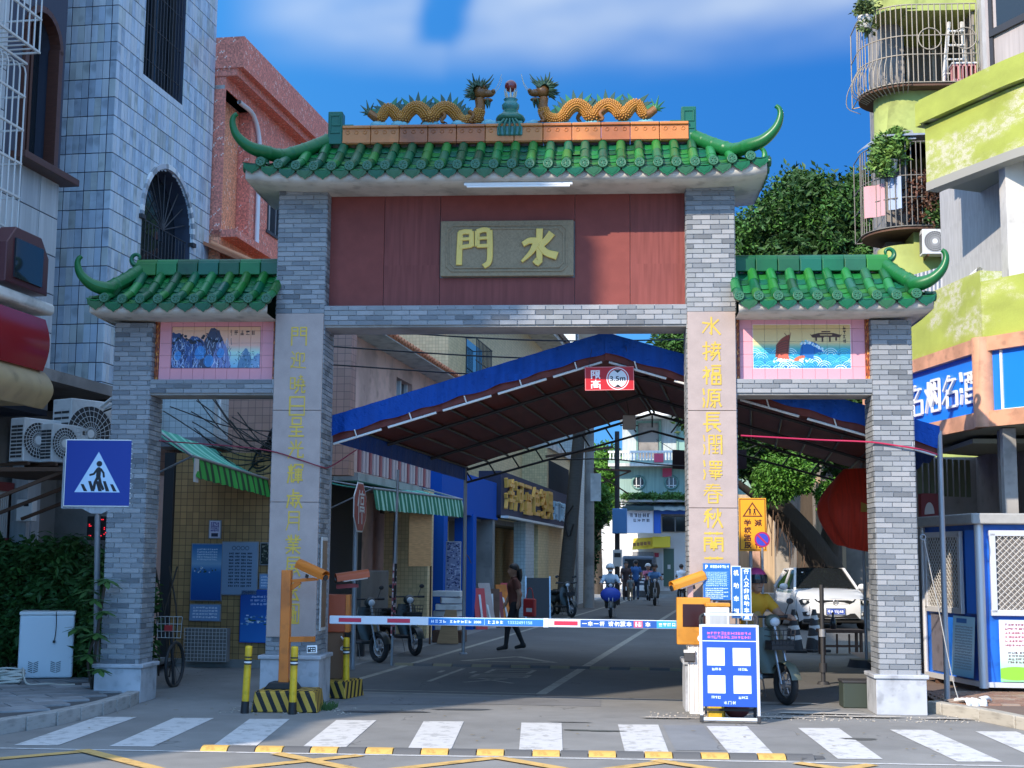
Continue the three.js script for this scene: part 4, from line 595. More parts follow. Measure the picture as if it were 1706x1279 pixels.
  P(b, 'wall', [place(wallX(-9, 0, 3.55, 13.6, [win], 0.3), -0.3, 0, 0), b6(-6, -0.31, 3.55, 13.6, -0.0, 9)], joint);
  const gws = Array.from({ length: 8 }, () => jig(J([rb(0.012, 0.53, 0.50, 0.003)]))); let cnt = 0;
  for (let r = 0; r < 18; r++) for (let c = 0; c < 15; c++) { const u = -(c + 0.5) * 0.515, y = 3.62 + (r + 0.5) * 0.545; const hit = [[-1, -1], [1, -1], [1, 1], [-1, 1], [0, 0], [0, 1], [0, -1]].some(([a, d]) => inPoly(u + a * 0.22, y + d * 0.24, win)); if (hit || (c > 6 && r > 12)) continue; cnt++; const m = P(b, 'wall_panel', pick(gws), pick(wt)); m.position.set(0.004, y, -u); }
  const aw = G(b, 'arched_window'), brown = Mt([0.10, 0.035, 0.022], 0.5, { map: tWood });
  P(aw, 'recess', [b6(-0.32, -0.28, 6.9, 9.4, 0.1, 1.3)], M.glass);
  P(aw, 'frame', [b6(-0.12, 0.05, 6.95, 8.75, 0.15, 0.26), b6(-0.12, 0.05, 6.95, 8.75, 1.06, 1.16), b6(-0.2, -0.14, 6.95, 9.1, 0.62, 0.68), ...Array.from({ length: 10 }, (_, i) => { const a0 = i / 10 * Math.PI, a1 = (i + 1) / 10 * Math.PI; return beam([-0.03, 8.7 + 0.47 * Math.sin(a0), 0.655 - 0.47 * Math.cos(a0)], [-0.03, 8.7 + 0.47 * Math.sin(a1), 0.655 - 0.47 * Math.cos(a1)], 0.16, 0.09); })], brown);
  P(aw, 'sill', [rb(0.30, 0.10, 1.5, 0.01, 0.10, 6.90, 0.62)], brown);
  // window cages
  const cage = (name, lab, s, q, y0, h, len, dep, round) => { const c = onStreet(name, lab, 'window cage', s, q), g = []; const r = 0.011;
    for (let i = 0; i <= Math.round(len / 0.13); i++) { const z = i * 0.13; g.push(bar([dep, y0, z], [dep, y0 + h - (round ? 0.12 : 0), z], r, 5)); if (round) g.push(tube([[dep, y0 + h - 0.12, z], [dep - 0.03, y0 + h - 0.03, z], [dep - 0.12, y0 + h, z]], r, 5, 4)); g.push(bar([0, y0, z], [dep, y0, z], r, 4), bar([0, y0 + h, z], [dep - (round ? 0.1 : 0), y0 + h, z], r, 4)); }
    for (let k = 0; k <= Math.round(h / 0.42); k++) g.push(beam([dep, y0 + k * 0.42 * 0.97, -0.01], [dep, y0 + k * 0.42 * 0.97, len], 0.025, 0.025), beam([0, y0 + k * 0.42 * 0.97, 0], [dep, y0 + k * 0.42 * 0.97, 0], 0.02, 0.02));
    P(c, 'bars', g, M.cage); return c; };
  cage('window_cage', 'white steel window cage high on the white block, upper of two', 14.6, -8.75, 7.55, 2.2, 2.4, 0.5, false);
  cage('window_cage', 'rounded white steel window cage below the upper cage at left edge', 14.55, -8.80, 4.55, 2.85, 2.4, 0.42, true);
  // red light box and its vaulted hood over a shop door
  const hood = onStreet('shop_hood', 'curved tan hood with dark red sign box over shop at left edge', 'shop sign', 14.7, -8.0);
  const arcX = (y0, y1, bulge, z0, z1, x) => thick(10, 8, (u, v) => [x + bulge * Math.sin(Math.PI * v) * 1, mix(y0, y1, v), mix(z1, z0, u)], [-0.05, 0, 0]);
  P(hood, 'sign_box', arcX(3.72, 4.32, 0.07, 0.12, 3.0, 0.02), Mt([0.26, 0.012, 0.016], 0.25)); P(hood, 'underside', [...arcX(3.30, 3.72, 0.12, 0.0, 3.0, -0.02), b6(-0.6, -0.05, 3.34, 3.42, 0, 3)], Mt([0.42, 0.30, 0.15], 0.5, { map: tBlotch }));
  P(hood, 'ledge', [rb(0.5, 0.14, 3.1, 0.05, -0.2, 4.46, 1.5)], M.plaster);
  P(hood, 'arched_transom', [ext([[0, 0], [0.9, 0], [0.9, 0.42], [0.72, 0.62], [0.18, 0.62], [0, 0.42]], 0.18, 0.01, -0.1, 4.58, 1.15, 0, Math.PI / 2, 0)], Mt([0.07, 0.016, 0.02], 0.35)); P(hood, 'transom_glass', [b6(0.085, 0.11, 4.64, 5.08, 0.40, 1.0)], M.glass);
  // shaded ground floor under these blocks
  const lo = onStreet('arcade_shop', 'dark open ground floor shop behind the hedge at left', 'building', 19.2, -9.4);
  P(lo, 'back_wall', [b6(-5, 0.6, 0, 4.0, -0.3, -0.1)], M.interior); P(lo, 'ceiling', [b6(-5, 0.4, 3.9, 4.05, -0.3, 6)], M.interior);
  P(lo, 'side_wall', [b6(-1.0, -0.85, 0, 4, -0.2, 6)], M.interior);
  const shut = []; for (let i = 0; i < 22; i++) shut.push(b6(-0.72, -0.70, 0.95, 2.5, 1.5 + i * 0.055, 1.53 + i * 0.055)); P(lo, 'lattice_door', shut, M.cage); P(lo, 'lattice_rail', [b6(-0.74, -0.68, 2.5, 2.62, 1.4, 2.8), b6(-0.74, -0.68, 1.8, 1.86, 1.4, 2.8)], Mt([0.18, 0.02, 0.02], 0.5));
  P(lo, 'tile_pier', [b6(-0.74, -0.5, 0, 3.4, 1.0, 1.36)], wt[1]); P(lo, 'beam', [b6(-1.2, 0.55, 3.42, 3.52, 1.2, 1.3), b6(-1.2, 0.5, 3.0, 3.08, 0.7, 0.8), b6(-1.2, 0.5, 3.75, 3.9, 0.3, 0.42)], M.dark);
  const led = onStreet('led_sign', 'small red dot-matrix sign glowing in the dark arcade', 'sign', 18.6, -9.05); P(led, 'case', [rb(0.62, 0.34, 0.06, 0.01, 0, 2.02, 0)], M.black);
  const ledM = new THREE.MeshStandardMaterial({ color: 0x000000, emissive: new THREE.Color().setRGB(1, 0.02, 0.05), emissiveIntensity: 0.9 }); const dots = []; seed = 31; for (let i = 0; i < 24; i++) for (let j = 0; j < 12; j++) if (rnd() < (i > 17 ? 0.6 : 0.10)) dots.push(bx(0.014, 0.014, 0.006, -0.27 + i * 0.023, 1.89 + j * 0.023, 0.034)); P(led, 'lamp_dots', dots, ledM);
  const mb = onStreet('meter_box', 'small white meter box on the tiled pier at left', 'meter box', 17.75, -9.85); P(mb, 'box', [rb(0.24, 0.30, 0.14, 0.015, 0, 2.24, 0)], M.white); P(mb, 'window', [bx(0.07, 0.05, 0.01, 0.03, 2.32, 0.073)], M.black); P(mb, 'conduit', [bar([0.08, 2.1, 0.02], [0.08, 1.3, 0.02], 0.012)], M.galv);
}
// air conditioners on brackets
function aircon(name, label, at, ry, w = 0.86, h = 0.62, d = 0.34) {
  const t = T(name, label, 'air conditioner', at, ry), body = Mt([0.60, 0.61, 0.60], 0.5, { map: tBlotch });
  P(t, 'casing', [rb(w, h, d, 0.015, 0, h / 2, 0)], body);
  const f = G(t, 'fan_grille'); P(f, 'opening', [cy(0.25 * h / 0.62, 0.25 * h / 0.62, 0.01, -w * 0.17, h / 2, d / 2 + 0.002, 28, Math.PI / 2)], M.dark);
  P(f, 'rings', [0.06, 0.11, 0.16, 0.21, 0.255].map((r) => place(new THREE.TorusGeometry(r * h / 0.62, 0.004, 5, 28), -w * 0.17, h / 2, d / 2 + 0.012)), body);
  P(f, 'spokes', Array.from({ length: 26 }, (_, i) => { const a = i / 26 * 6.283, b = a + 0.5; return bar([-w * 0.17 + 0.05 * Math.cos(a), h / 2 + 0.05 * Math.sin(a), d / 2 + 0.012], [-w * 0.17 + 0.25 * Math.cos(b) * h / 0.62, h / 2 + 0.25 * Math.sin(b) * h / 0.62, d / 2 + 0.012], 0.004, 4); }), body); P(f, 'hub', [cy(0.05, 0.05, 0.014, -w * 0.17, h / 2, d / 2 + 0.012, 16, Math.PI / 2)], M.white);
  P(t, 'side_panel', [bx(w * 0.24, h * 0.9, 0.006, w * 0.37, h / 2, d / 2 + 0.002)], body); P(t, 'badge', [bx(w * 0.14, 0.05, 0.006, w * 0.38, h * 0.82, d / 2 + 0.006)], M.dark);
  const sl = []; for (let i = 0; i < 9; i++) sl.push(bx(0.008, 0.028, d * 0.36, -w / 2 - 0.001, h * 0.12 + i * h * 0.085, -d * 0.20), bx(0.008, 0.028, d * 0.36, -w / 2 - 0.001, h * 0.12 + i * h * 0.085, d * 0.20)); P(t, 'coil_louvres', sl, M.dark);
  P(t, 'bracket', [beam([-w * 0.35, -0.02, -d / 2 - 0.35], [-w * 0.35, -0.02, d / 2], 0.03, 0.04), beam([w * 0.35, -0.02, -d / 2 - 0.35], [w * 0.35, -0.02, d / 2], 0.03, 0.04)], M.rust);
  return t;
}
aircon('air_conditioner', 'large grey outdoor unit, fan facing the street, above the blue crossing sign', st(16.45, -8.30, 2.72), -PHI + 1.12, 0.90, 0.86, 0.38);
aircon('air_conditioner', 'dusty white outdoor unit with open louvres beside the larger unit, far left', st(15.9, -8.72, 2.76), -PHI + 1.15, 0.62, 0.54, 0.28);
aircon('air_conditioner', 'second dusty white unit wedged between the louvred unit and the large unit', st(16.0, -8.42, 2.76), -PHI + 1.18, 0.56, 0.48, 0.24);
{ const sh = onStreet('bracket_shelf', 'rusty steel shelf carrying the left air conditioners', 'shelf', 16.2, -8.6); P(sh, 'plate', [b6(-0.9, 0.55, 2.62, 2.67, -0.9, 0.9)], M.rust); P(sh, 'strut', [0.8, 0.0, -0.8].map((z) => beam([-0.9, 2.1, z], [0.5, 2.62, z], 0.04, 0.04)), M.rust);
  const pp = onStreet('pipe_bundle', 'white insulated pipes running from air conditioner to the brick pillar', 'pipes', 16.4, -8.2); P(pp, 'pipe', [tube([[0.1, 3.5, 0.1], [0.5, 3.7, 0.3], [1.1, 3.95, 0.6], [1.35, 4.0, 0.7]], 0.022, 20, 6)], M.white); P(pp, 'pipe', [tube([[0.15, 3.48, 0.1], [0.6, 3.64, 0.3], [1.15, 3.86, 0.6]], 0.018, 20, 6)], M.white); P(pp, 'pipe', [tube([[0.15, 3.44, 0.12], [0.7, 3.58, 0.34], [1.2, 3.74, 0.62]], 0.012, 20, 6)], M.wire); }
// red mosaic building and the pink one with a tiled roof, then the beige one
const mosaic = (base, specks, n) => { const c = document.createElement('canvas'); c.width = c.height = 256; const g = c.getContext('2d'); for (let i = 0; i < 64; i++) for (let j = 0; j < 64; j++) { const k = rr(0.82, 1.12), q = base.map((v) => Math.round(clamp(v * k, 0, 255))); fill(g, `rgb(${q})`, i * 4, j * 4, 3.4, 3.4); } for (let i = 0; i < n; i++) { const x = Math.floor(rnd() * 64) * 4, y = Math.floor(rnd() * 64) * 4; fill(g, specks, x, y, 3.4, 3.4); fill(g, specks, (x + 4) % 256, (y + 252) % 256, 3.4, 3.4); } const t = new THREE.CanvasTexture(c); t.colorSpace = THREE.SRGBColorSpace; t.magFilter = THREE.LinearFilter; t.wrapS = t.wrapT = THREE.RepeatWrapping; t.repeat.set(1 / 1.6, 1 / 1.6); return t; };
const gridTex = (base, line, n, vary) => { const c = document.createElement('canvas'); c.width = c.height = 256; const g = c.getContext('2d'), s = 256 / n; fill(g, line, 0, 0, 256, 256); for (let i = 0; i < n; i++) for (let j = 0; j < n; j++) { const k = 1 + vary * (rnd() - 0.5); fill(g, `rgb(${base.map((v) => Math.round(clamp(v * k, 0, 255)))})`, i * s + 0.7, j * s + 0.7, s - 1.4, s - 1.4); } const t = new THREE.CanvasTexture(c); t.colorSpace = THREE.SRGBColorSpace; t.magFilter = THREE.LinearFilter; t.wrapS = t.wrapT = THREE.RepeatWrapping; t.repeat.set(1 / 1.2, 1 / 1.2); return t; };
const mRed = new THREE.MeshStandardMaterial({ map: mosaic([222, 132, 110], '#f4e0d0', 60), roughness: 0.6 }), mOrange = new THREE.MeshStandardMaterial({ map: mosaic([236, 156, 116], '#f8e8d8', 40), roughness: 0.6 });
const mPinkTile = new THREE.MeshStandardMaterial({ map: gridTex([178, 136, 118], '#6d5850', 10, 0.12), roughness: 0.6 }), mTanTile = new THREE.MeshStandardMaterial({ map: gridTex([226, 200, 150], '#b89e74', 14, 0.10), roughness: 0.6 }), mWhiteTile = new THREE.MeshStandardMaterial({ map: gridTex([196, 205, 205], '#8c9898', 12, 0.06), roughness: 0.5 });
{
  const r = onStreet('mosaic_building', 'red mosaic building with pale flecks and a heavy cornice', 'building', 22.9, -9.25), L = 7.2;
  P(r, 'wall', [place(wallX(0, L, 7.35, 10.3, [rectH(0.02, 1.35, 7.45, 10.05), rectH(2.35, 3.15, 8.0, 8.95)], 0.25), -0.25, 0, 0)], mRed);
  P(r, 'lower_wall', [place(wallX(0, L, 0, 7.35, [], 0.25), -0.25, 0, 0), b6(-3, -0.26, 0, 10.3, -L, 0)], mOrange);
  P(r, 'recess_wall', [b6(-0.86, -0.8, 7.4, 10.1, -1.36, -0.0), b6(-0.8, -0.24, 7.4, 10.1, -1.42, -1.36)], mRed); P(r, 'recess_ceiling', [b6(-0.8, -0.02, 10.05, 10.12, -1.36, 0)], M.plaster);
  P(r, 'cornice', [b6(-3, 0.34, 10.42, 11.0, -L, 0.05), b6(-3, 0.22, 10.28, 10.42, -L, 0.02)], mRed); P(r, 'ledge', [b6(-0.2, 0.30, 7.30, 7.44, -1.9, 0)], mRed);
  P(r, 'rain_pipe', [tube([[0.03, 10.0, -0.6], [0.06, 9.95, -1.3], [0.06, 9.6, -1.62], [0.06, 8.5, -1.66], [0.06, 7.4, -1.66]], 0.045, 24, 7)], M.white);
  const w = G(r, 'window'); P(w, 'shutter_panel', [b6(-0.12, -0.08, 8.0, 8.95, -3.15, -2.35)], M.whiteDirty); P(w, 'frame', [b6(-0.1, 0.02, 8.0, 8.95, -2.79, -2.74), b6(-0.1, 0.03, 7.94, 8.0, -3.2, -2.3), b6(-0.1, 0.02, 8.0, 8.95, -2.40, -2.35), b6(-0.1, 0.02, 8.0, 8.95, -3.15, -3.10)], M.darkMetal);
  const bal = onStreet('glazed_balcony', 'pale tiled balcony box seen through the left bay of the gateway', 'balcony', 20.0, -9.0); P(bal, 'parapet', [b6(0, 0.92, 3.42, 4.5, -1.6, 0)], mWhiteTile); P(bal, 'sill', [b6(-0.05, 1.0, 3.30, 3.44, -1.7, 0.08)], M.galv); P(bal, 'drain_pipe', [bar([1.03, 3.55, 0.06], [1.03, 4.6, 0.06], 0.03, 8)], M.white);
  const bt = onStreet('tile_wall', 'brown tiled upper wall behind the green awning', 'wall', 20.6, -8.0); P(bt, 'tiled_face', [b6(-1.2, 1.9, 2.9, 5.2, -0.3, 0)], mPinkTile);

  const p = onStreet('pink_house', 'two storey pink rendered house with red tiled eave above the tarpaulin', 'building', 22.6, -7.6), LL = 11.2, pink = Mt([0.74, 0.47, 0.38], 0.85, { map: rep(tBlotch, 3.1), bump: tFine, bs: 0.001 });
  const w1 = rectH(1.7, 3.05, 4.1, 5.5), w2 = rectH(6.6, 8.0, 4.3, 5.6);
  P(p, 'wall', [place(wallX(0, LL, 3.3, 6.05, [w1, w2], 0.25), -0.25, 0, 0), b6(-3, -0.26, 0, 6.0, -LL, 0)], pink);
  for (const [a, b, c, d] of [[1.7, 3.05, 4.1, 5.5], [6.6, 8.0, 4.3, 5.6]]) { const w = G(p, 'window'); P(w, 'pane', [b6(-0.2, -0.18, c, d, -b, -a)], M.glass); P(w, 'frame', [b6(-0.18, -0.10, c, d, -a - 0.06, -a), b6(-0.18, -0.10, c, d, -b, -b + 0.06), b6(-0.18, -0.08, c, d, -(a + b) / 2 - 0.03, -(a + b) / 2 + 0.03), b6(-0.18, 0.03, c - 0.06, c, -b - 0.05, -a + 0.05)], M.white); P(w, 'curtain', [b6(-0.23, -0.21, c, d, -b, -(a + b) / 2 - 0.2)], M.blueBoard); }
  const rf = G(p, 'roof'), terr = [[0.60, 0.22, 0.10], [0.64, 0.26, 0.12], [0.54, 0.18, 0.08]].map((c) => Mt(c, 0.7, { map: tBlotch })), len = 2.6, cols = 44, g0 = [];
  P(rf, 'roof_bed', [beam([0.62, 6.03, -LL / 2], [-2.2, 7.3, -LL / 2], LL, 0.06)], terr[2]); P(rf, 'eave_board', [b6(-0.2, 0.6, 5.98, 6.04, -LL, 0.05)], M.plaster);
  const tl = J([place(new THREE.CylinderGeometry(0.055, 0.05, 0.44, 7, 1, false), 0, 0, 0, 0, 0, Math.PI / 2)]);
  for (let i = 0; i < cols; i++) for (let k = 0; k < 6; k++) { const m = P(rf, 'roof_tile', tl, pick(terr)); m.position.set(0.46 - k * 0.40, 6.15 + k * 0.40 * 0.45, -0.12 - i * 0.25); m.rotation.z = -0.424; }
  const bl = onStreet('balcony', 'long balcony with red and white railing under the canopy edge', 'balcony', 23.4, -7.5); P(bl, 'slab', [b6(0, 0.75, 2.98, 3.12, -10, 0)], M.concrete); P(bl, 'rail', [b6(0.70, 0.76, 3.62, 3.68, -10, 0)], M.rust);
  const g1 = J([rb(0.05, 0.44, 0.12, 0.01)]), mw = [Mt([0.55, 0.40, 0.38], 0.7), Mt([0.35, 0.10, 0.10], 0.7)]; for (let i = 0; i < 42; i++) { const m = P(bl, 'baluster', g1, mw[i % 3 ? 0 : 1]); m.position.set(0.72, 3.36, -0.15 - i * 0.235); }

  const y = onStreet('beige_building', 'tall beige tiled building behind the pink house, roof edge overhanging', 'building', 34.2, -7.55);
  P(y, 'wall', [b6(-4, 0, 0, 9.6, -17, 0)], mTanTile); P(y, 'eave', [b6(-4, 0.9, 9.45, 9.62, -17, 0.4)], M.plaster); P(y, 'roof', [beam([1.0, 9.66, -8.4], [-3, 11.0, -8.4], 17.4, 0.14)], Mt([0.20, 0.12, 0.08], 0.8, { map: tWood }));
  const yw = G(y, 'window_cage'); P(yw, 'bars', [...Array.from({ length: 12 }, (_, i) => bar([0.3, 6.4, -2.2 - i * 0.2], [0.3, 7.6, -2.2 - i * 0.2], 0.014, 5)), ...[6.4, 7.0, 7.6].map((q) => bar([0.3, q, -2.1], [0.3, q, -4.5], 0.016, 5)), ...[6.4, 7.6].flatMap((q) => [-2.1, -4.5].map((z) => bar([0, q, z], [0.3, q, z], 0.014, 5)))], M.darkMetal); P(yw, 'window', [b6(0.0, 0.02, 6.4, 7.6, -4.4, -2.2)], M.glass);
  P(y, 'red_planter', [b6(0.02, 0.35, 6.0, 6.32, -1.8, -0.3)], Mt([0.25, 0.05, 0.04], 0.6));
  const q = onStreet('white_house', 'narrow pale house with pipes beyond the beige building', 'building', 52, -6.9); P(q, 'wall', [b6(-3, 0.4, 0, 12.4, -6, 0)], mWhiteTile); P(q, 'balcony', [b6(0.4, 1.4, 10.4, 11.6, -6, -0.4)], M.white); P(q, 'drain_pipe', [bar([0.46, 0, -0.2], [0.46, 12.4, -0.2], 0.06, 6)], M.galv);
  const rest = onStreet('corner_house', 'tan tiled house beside the utility poles', 'building', 46, -6.7); P(rest, 'wall', [b6(-3, 0, 0, 5.4, -6, 0)], mTanTile); P(rest, 'fence', Array.from({ length: 24 }, (_, i) => bar([0.05, 3.6, -0.1 - i * 0.22], [0.05, 5.0, -0.1 - i * 0.22], 0.02, 5)), M.darkMetal); P(rest, 'parapet', [b6(-3, 0.1, 5.4, 5.6, -6, 0)], M.plaster);
}
// ---------------------------------------------------------------- awnings, shops and things along the left pavement
const stripe = (a, b, n) => { const t = print(256, 32, (g, w, h) => { for (let i = 0; i < n; i++) { fill(g, a, i * w / n, 0, w / n * 0.62, h); fill(g, b, (i + 0.62) * w / n, 0, w / n * 0.38, h); } }, { rough: 0.8, side: THREE.DoubleSide }); return t; };
function awning(name, label, FL, FR, BL, BR, drop, mTop, mVal) {
  const t = T(name, label, 'awning'), A = [FL, FR, BL, BR].map((p) => st(p[0], p[1], p[2])), L3 = (a, b, k) => a.map((v, i) => mix(v, b[i], k));
  const top = thick(36, 6, (u, v) => { const f = L3(A[0], A[1], u), b = L3(A[2], A[3], u), p = L3(f, b, v); p[1] += -0.05 * Math.sin(Math.PI * v) + 0.008 * Math.sin(u * 36); return p; }, [0, -0.004, 0]).map((g) => (g.userData.keepUV = true, g));
  P(t, 'canvas', top, mTop);
  const val = sheet(72, 4, (u, v) => { const f = L3(A[0], A[1], u); return [f[0] + 0.012 * Math.sin(u * 90) * v + 0.06 * v, f[1] - drop * v - (v > 0.9 ? 0.02 * Math.abs(Math.sin(u * 60)) : 0), f[2] + 0.01 * Math.sin(u * 55) * v]; }); val.userData.keepUV = true;
  P(t, 'valance', [val], mVal); P(t, 'front_bar', [bar(A[0], A[1], 0.022, 8)], M.galv);
  for (const k of [0, 1]) P(t, 'side_arm', [bar(A[k], A[k + 2], 0.018, 6), bar(A[k], [A[k + 2][0], A[k + 2][1] - 0.7, A[k + 2][2]], 0.014, 6)], M.galv);
  return t;
}
const gTop = stripe('#3f9c84', '#7fc4ae', 12), gVal = stripe('#2f9a3c', '#123a1c', 22), gVal2 = stripe('#1f6a4c', '#9cc6b0', 24);
const a1 = awning('awning', 'green striped awning over the notice wall, left bay of the gateway', [16.7, -7.02, 2.90], [22.2, -7.25, 2.72], [17.0, -7.75, 3.34], [22.4, -8.3, 3.2], 0.26, gTop, gVal);
P(a1, 'price_tag', [bx(0.02, 0.3, 0.16, ...st(16.75, -6.98, 2.72))], M.whiteDirty);
awning('awning', 'green and white striped awning over dark shops, centre left under the tarpaulin', [23.3, -6.45, 2.84], [28.0, -5.85, 2.86], [23.2, -7.55, 3.02], [28.4, -7.5, 3.3], 0.36, gTop, gVal2);
{
  // notice wall under the first awning
  const mTan = new THREE.MeshStandardMaterial({ map: gridTex([178, 138, 88], '#54422c', 12, 0.14), roughness: 0.6 });
  const w = onStreet('notice_wall', 'tan tiled wall with notices under the green awning', 'wall', 19.9, -8.62); P(w, 'tiled_face', [b6(0, 2.3, 0, 3.2, -0.25, 0)], mTan); P(w, 'skirting', [b6(0, 2.3, 0, 0.12, 0, 0.03)], M.concrete); P(w, 'side_jamb', [b6(-0.16, 0, 0, 3.2, -0.3, 0.06)], M.dark);
  const board = (name, lab, cat, q, y, wd, h, mat, frame) => { const t = onStreet(name, lab, cat, 19.86, q); P(t, 'panel', [rb(wd, h, 0.02, 0.004, 0, y, 0)], frame ?? M.galv); P(t, 'print', [pl(wd - 0.03, h - 0.03, 0, y, 0.0125)], mat); return t; };
  const pBlue = print(128, 200, (g, w, h) => { const a = g.createLinearGradient(0, 0, 0, h); a.addColorStop(0, '#2d6ca8'); a.addColorStop(0.35, '#8fb4d0'); a.addColorStop(0.5, '#2a6fb2'); a.addColorStop(1, '#15519c'); g.fillStyle = a; g.fillRect(0, 0, w, h); g.strokeStyle = '#dfe9f2'; for (let i = 0; i < 5; i++) scribble(g, 20, 16 + i * 9, 90, 10, 5, 1); for (let i = 0; i < 30; i++) { g.fillStyle = pick(['#2d4a2c', '#d8e4ec', '#46689a']); g.fillRect(10 + rnd() * 100, 80 + rnd() * 18, 5, 5); } });
  const pTable = print(160, 224, (g, w, h) => { fill(g, '#8ba0b8', 0, 0, w, h); g.strokeStyle = '#2c3c52'; for (let i = 0; i < 4; i++) { g.lineWidth = 2; g.beginPath(); g.arc(52 + i * 20, 24, 8, 0, 7); g.stroke(); } for (let c = 0; c < 4; c++) for (let r = 0; r < 11; r++) scribble(g, 30 + c * 28, 44 + r * 14, 22, 3, 7, 2); });
  const pBig = print(160, 256, (g, w, h) => { const a = g.createLinearGradient(0, 0, 0, h); a.addColorStop(0, '#1d4fa0'); a.addColorStop(1, '#2f7fd0'); g.fillStyle = a; g.fillRect(0, 0, w, h); g.strokeStyle = '#b8cce8'; for (let i = 0; i < 3; i++) scribble(g, 40, 26 + i * 18, 110, 8, 10, 2); for (let i = 0; i < 60; i++) { g.fillStyle = pick(['#86b8de', '#3c6f9c', '#d6e4ee', '#2d5f4a']); g.fillRect(rnd() * w, 120 + rnd() * 50, rr(5, 16), rr(4, 10)); } });
  const pNote = print(64, 96, (g, w, h) => { fill(g, '#d8d4e4', 0, 0, w, h); g.strokeStyle = '#40348c'; for (let i = 0; i < 5; i++) scribble(g, 6, 8 + i * 11, 50, 5, 8, 2); fill(g, '#30304a', 12, 70, 40, 20); }), pDark = print(64, 96, (g, w, h) => { fill(g, '#20241f', 0, 0, w, h); for (let i = 0; i < 40; i++) { g.fillStyle = pick(['#54584a', '#8a8a78', '#33402c']); g.fillRect(rnd() * w, rnd() * h, 8, 6); } }), pSmall = print(96, 64, (g, w, h) => { fill(g, '#7aa0cc', 0, 0, w, h); g.strokeStyle = '#e8eef6'; for (let i = 0; i < 4; i++) scribble(g, 8, 8 + i * 13, 80, 8, 7, 1.5); });
  board('notice_board', 'tall blue notice with sky picture, leftmost on the tan wall', 'notice board', -8.05, 1.40, 0.50, 0.86, pBlue); board('notice_board', 'blue grey table of printed rows in a steel frame on the tan wall', 'notice board', -7.53, 1.46, 0.58, 0.80, pTable, M.steel);
  board('poster', 'large blue poster low on the tan wall beside the main pillar', 'poster', -7.2, 0.76, 0.60, 0.78, pBig, M.blueBoard); board('notice_sheet', 'small white notice sheet above the blue notices', 'notice', -7.94, 2.04, 0.20, 0.28, pNote); board('photo_sheet', 'small dark picture sheet right of the framed table', 'notice', -7.12, 1.68, 0.20, 0.34, pDark); board('notice_sheet', 'small pale blue sheet under the dark picture', 'notice', -7.10, 1.27, 0.24, 0.24, pSmall); board('notice_board', 'lower blue notice with white lettering below the sky picture', 'notice board', -8.05, 0.80, 0.5, 0.26, pSmall);
  const cr = onStreet('wire_crate', 'wire mesh crate standing against the notice wall', 'crate', 19.7, -7.95); P(cr, 'mesh', [...Array.from({ length: 13 }, (_, i) => bar([-0.33 + i * 0.055, 0.1, 0.05], [-0.33 + i * 0.055, 0.58, 0.05], 0.004, 4)), ...Array.from({ length: 10 }, (_, i) => bar([-0.33, 0.1 + i * 0.053, 0.05], [0.33, 0.1 + i * 0.053, 0.05], 0.004, 4))], M.cage); P(cr, 'box', [b6(-0.33, 0.33, 0.1, 0.58, -0.1, 0.0)], M.interior);
  const bk = onStreet('bicycle_basket', 'wire bicycle basket with red badge just behind the left pillar', 'basket', 16.6, -7.15); P(bk, 'basket', [...Array.from({ length: 7 }, (_, i) => bar([-0.15 + i * 0.05, 0.62, 0.1], [-0.17 + i * 0.057, 0.88, 0.12], 0.004, 4)), ...[0.62, 0.70, 0.79, 0.88].map((y) => bar([-0.16, y, 0.11], [0.16, y, 0.11], 0.004, 4))], M.cage); P(bk, 'badge', [bx(0.1, 0.07, 0.01, 0, 0.74, 0.13)], M.red); P(bk, 'stem', [bar([0, 0, -0.1], [0, 0.7, 0.05], 0.02, 6), place(new THREE.TorusGeometry(0.27, 0.022, 8, 28), 0, 0.28, -0.1, 0, Math.PI / 2), ...Array.from({ length: 10 }, (_, i) => { const a = i * Math.PI / 5; return bar([0, 0.28, -0.1], [0, 0.28 + 0.26 * Math.sin(a), -0.1 + 0.26 * Math.cos(a)], 0.003, 4); })], M.dark);
  // dark shops
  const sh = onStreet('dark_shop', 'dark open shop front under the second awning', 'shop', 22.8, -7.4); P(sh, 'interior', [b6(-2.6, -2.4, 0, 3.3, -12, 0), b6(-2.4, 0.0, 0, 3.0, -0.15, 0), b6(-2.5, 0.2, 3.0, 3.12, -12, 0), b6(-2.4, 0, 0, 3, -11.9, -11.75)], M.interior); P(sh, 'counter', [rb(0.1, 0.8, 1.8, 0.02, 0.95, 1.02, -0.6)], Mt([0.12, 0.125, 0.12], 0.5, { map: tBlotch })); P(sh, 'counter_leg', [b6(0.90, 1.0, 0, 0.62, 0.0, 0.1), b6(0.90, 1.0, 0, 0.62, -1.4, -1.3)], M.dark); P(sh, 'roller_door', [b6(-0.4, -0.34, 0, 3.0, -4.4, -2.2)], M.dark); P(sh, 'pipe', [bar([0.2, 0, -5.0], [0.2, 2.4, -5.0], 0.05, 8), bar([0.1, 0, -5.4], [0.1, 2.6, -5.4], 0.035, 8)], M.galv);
  P(sh, 'tile_pier', [b6(-0.2, 0.75, 0, 3.1, -6.1, -5.6)], mTanTile);
  const ob = onStreet('plywood_panel', 'plain orange plywood panel hanging beneath the second awning', 'panel', 25.4, -6.32, 1.36); P(ob, 'sheet', [rb(1.0, 1.02, 0.02, 0.004, 0.5, 2.0, 0)], Mt([0.62, 0.33, 0.13], 0.7, { map: tWood })); P(ob, 'hanger', [bar([0.1, 2.5, 0], [0.1, 2.9, 0], 0.006), bar([0.9, 2.5, 0], [0.9, 2.9, 0], 0.006)], M.wire); P(ob, 'batten', [bx(0.02, 1.5, 0.03, 1.0, 0.75, 0)], M.rust);
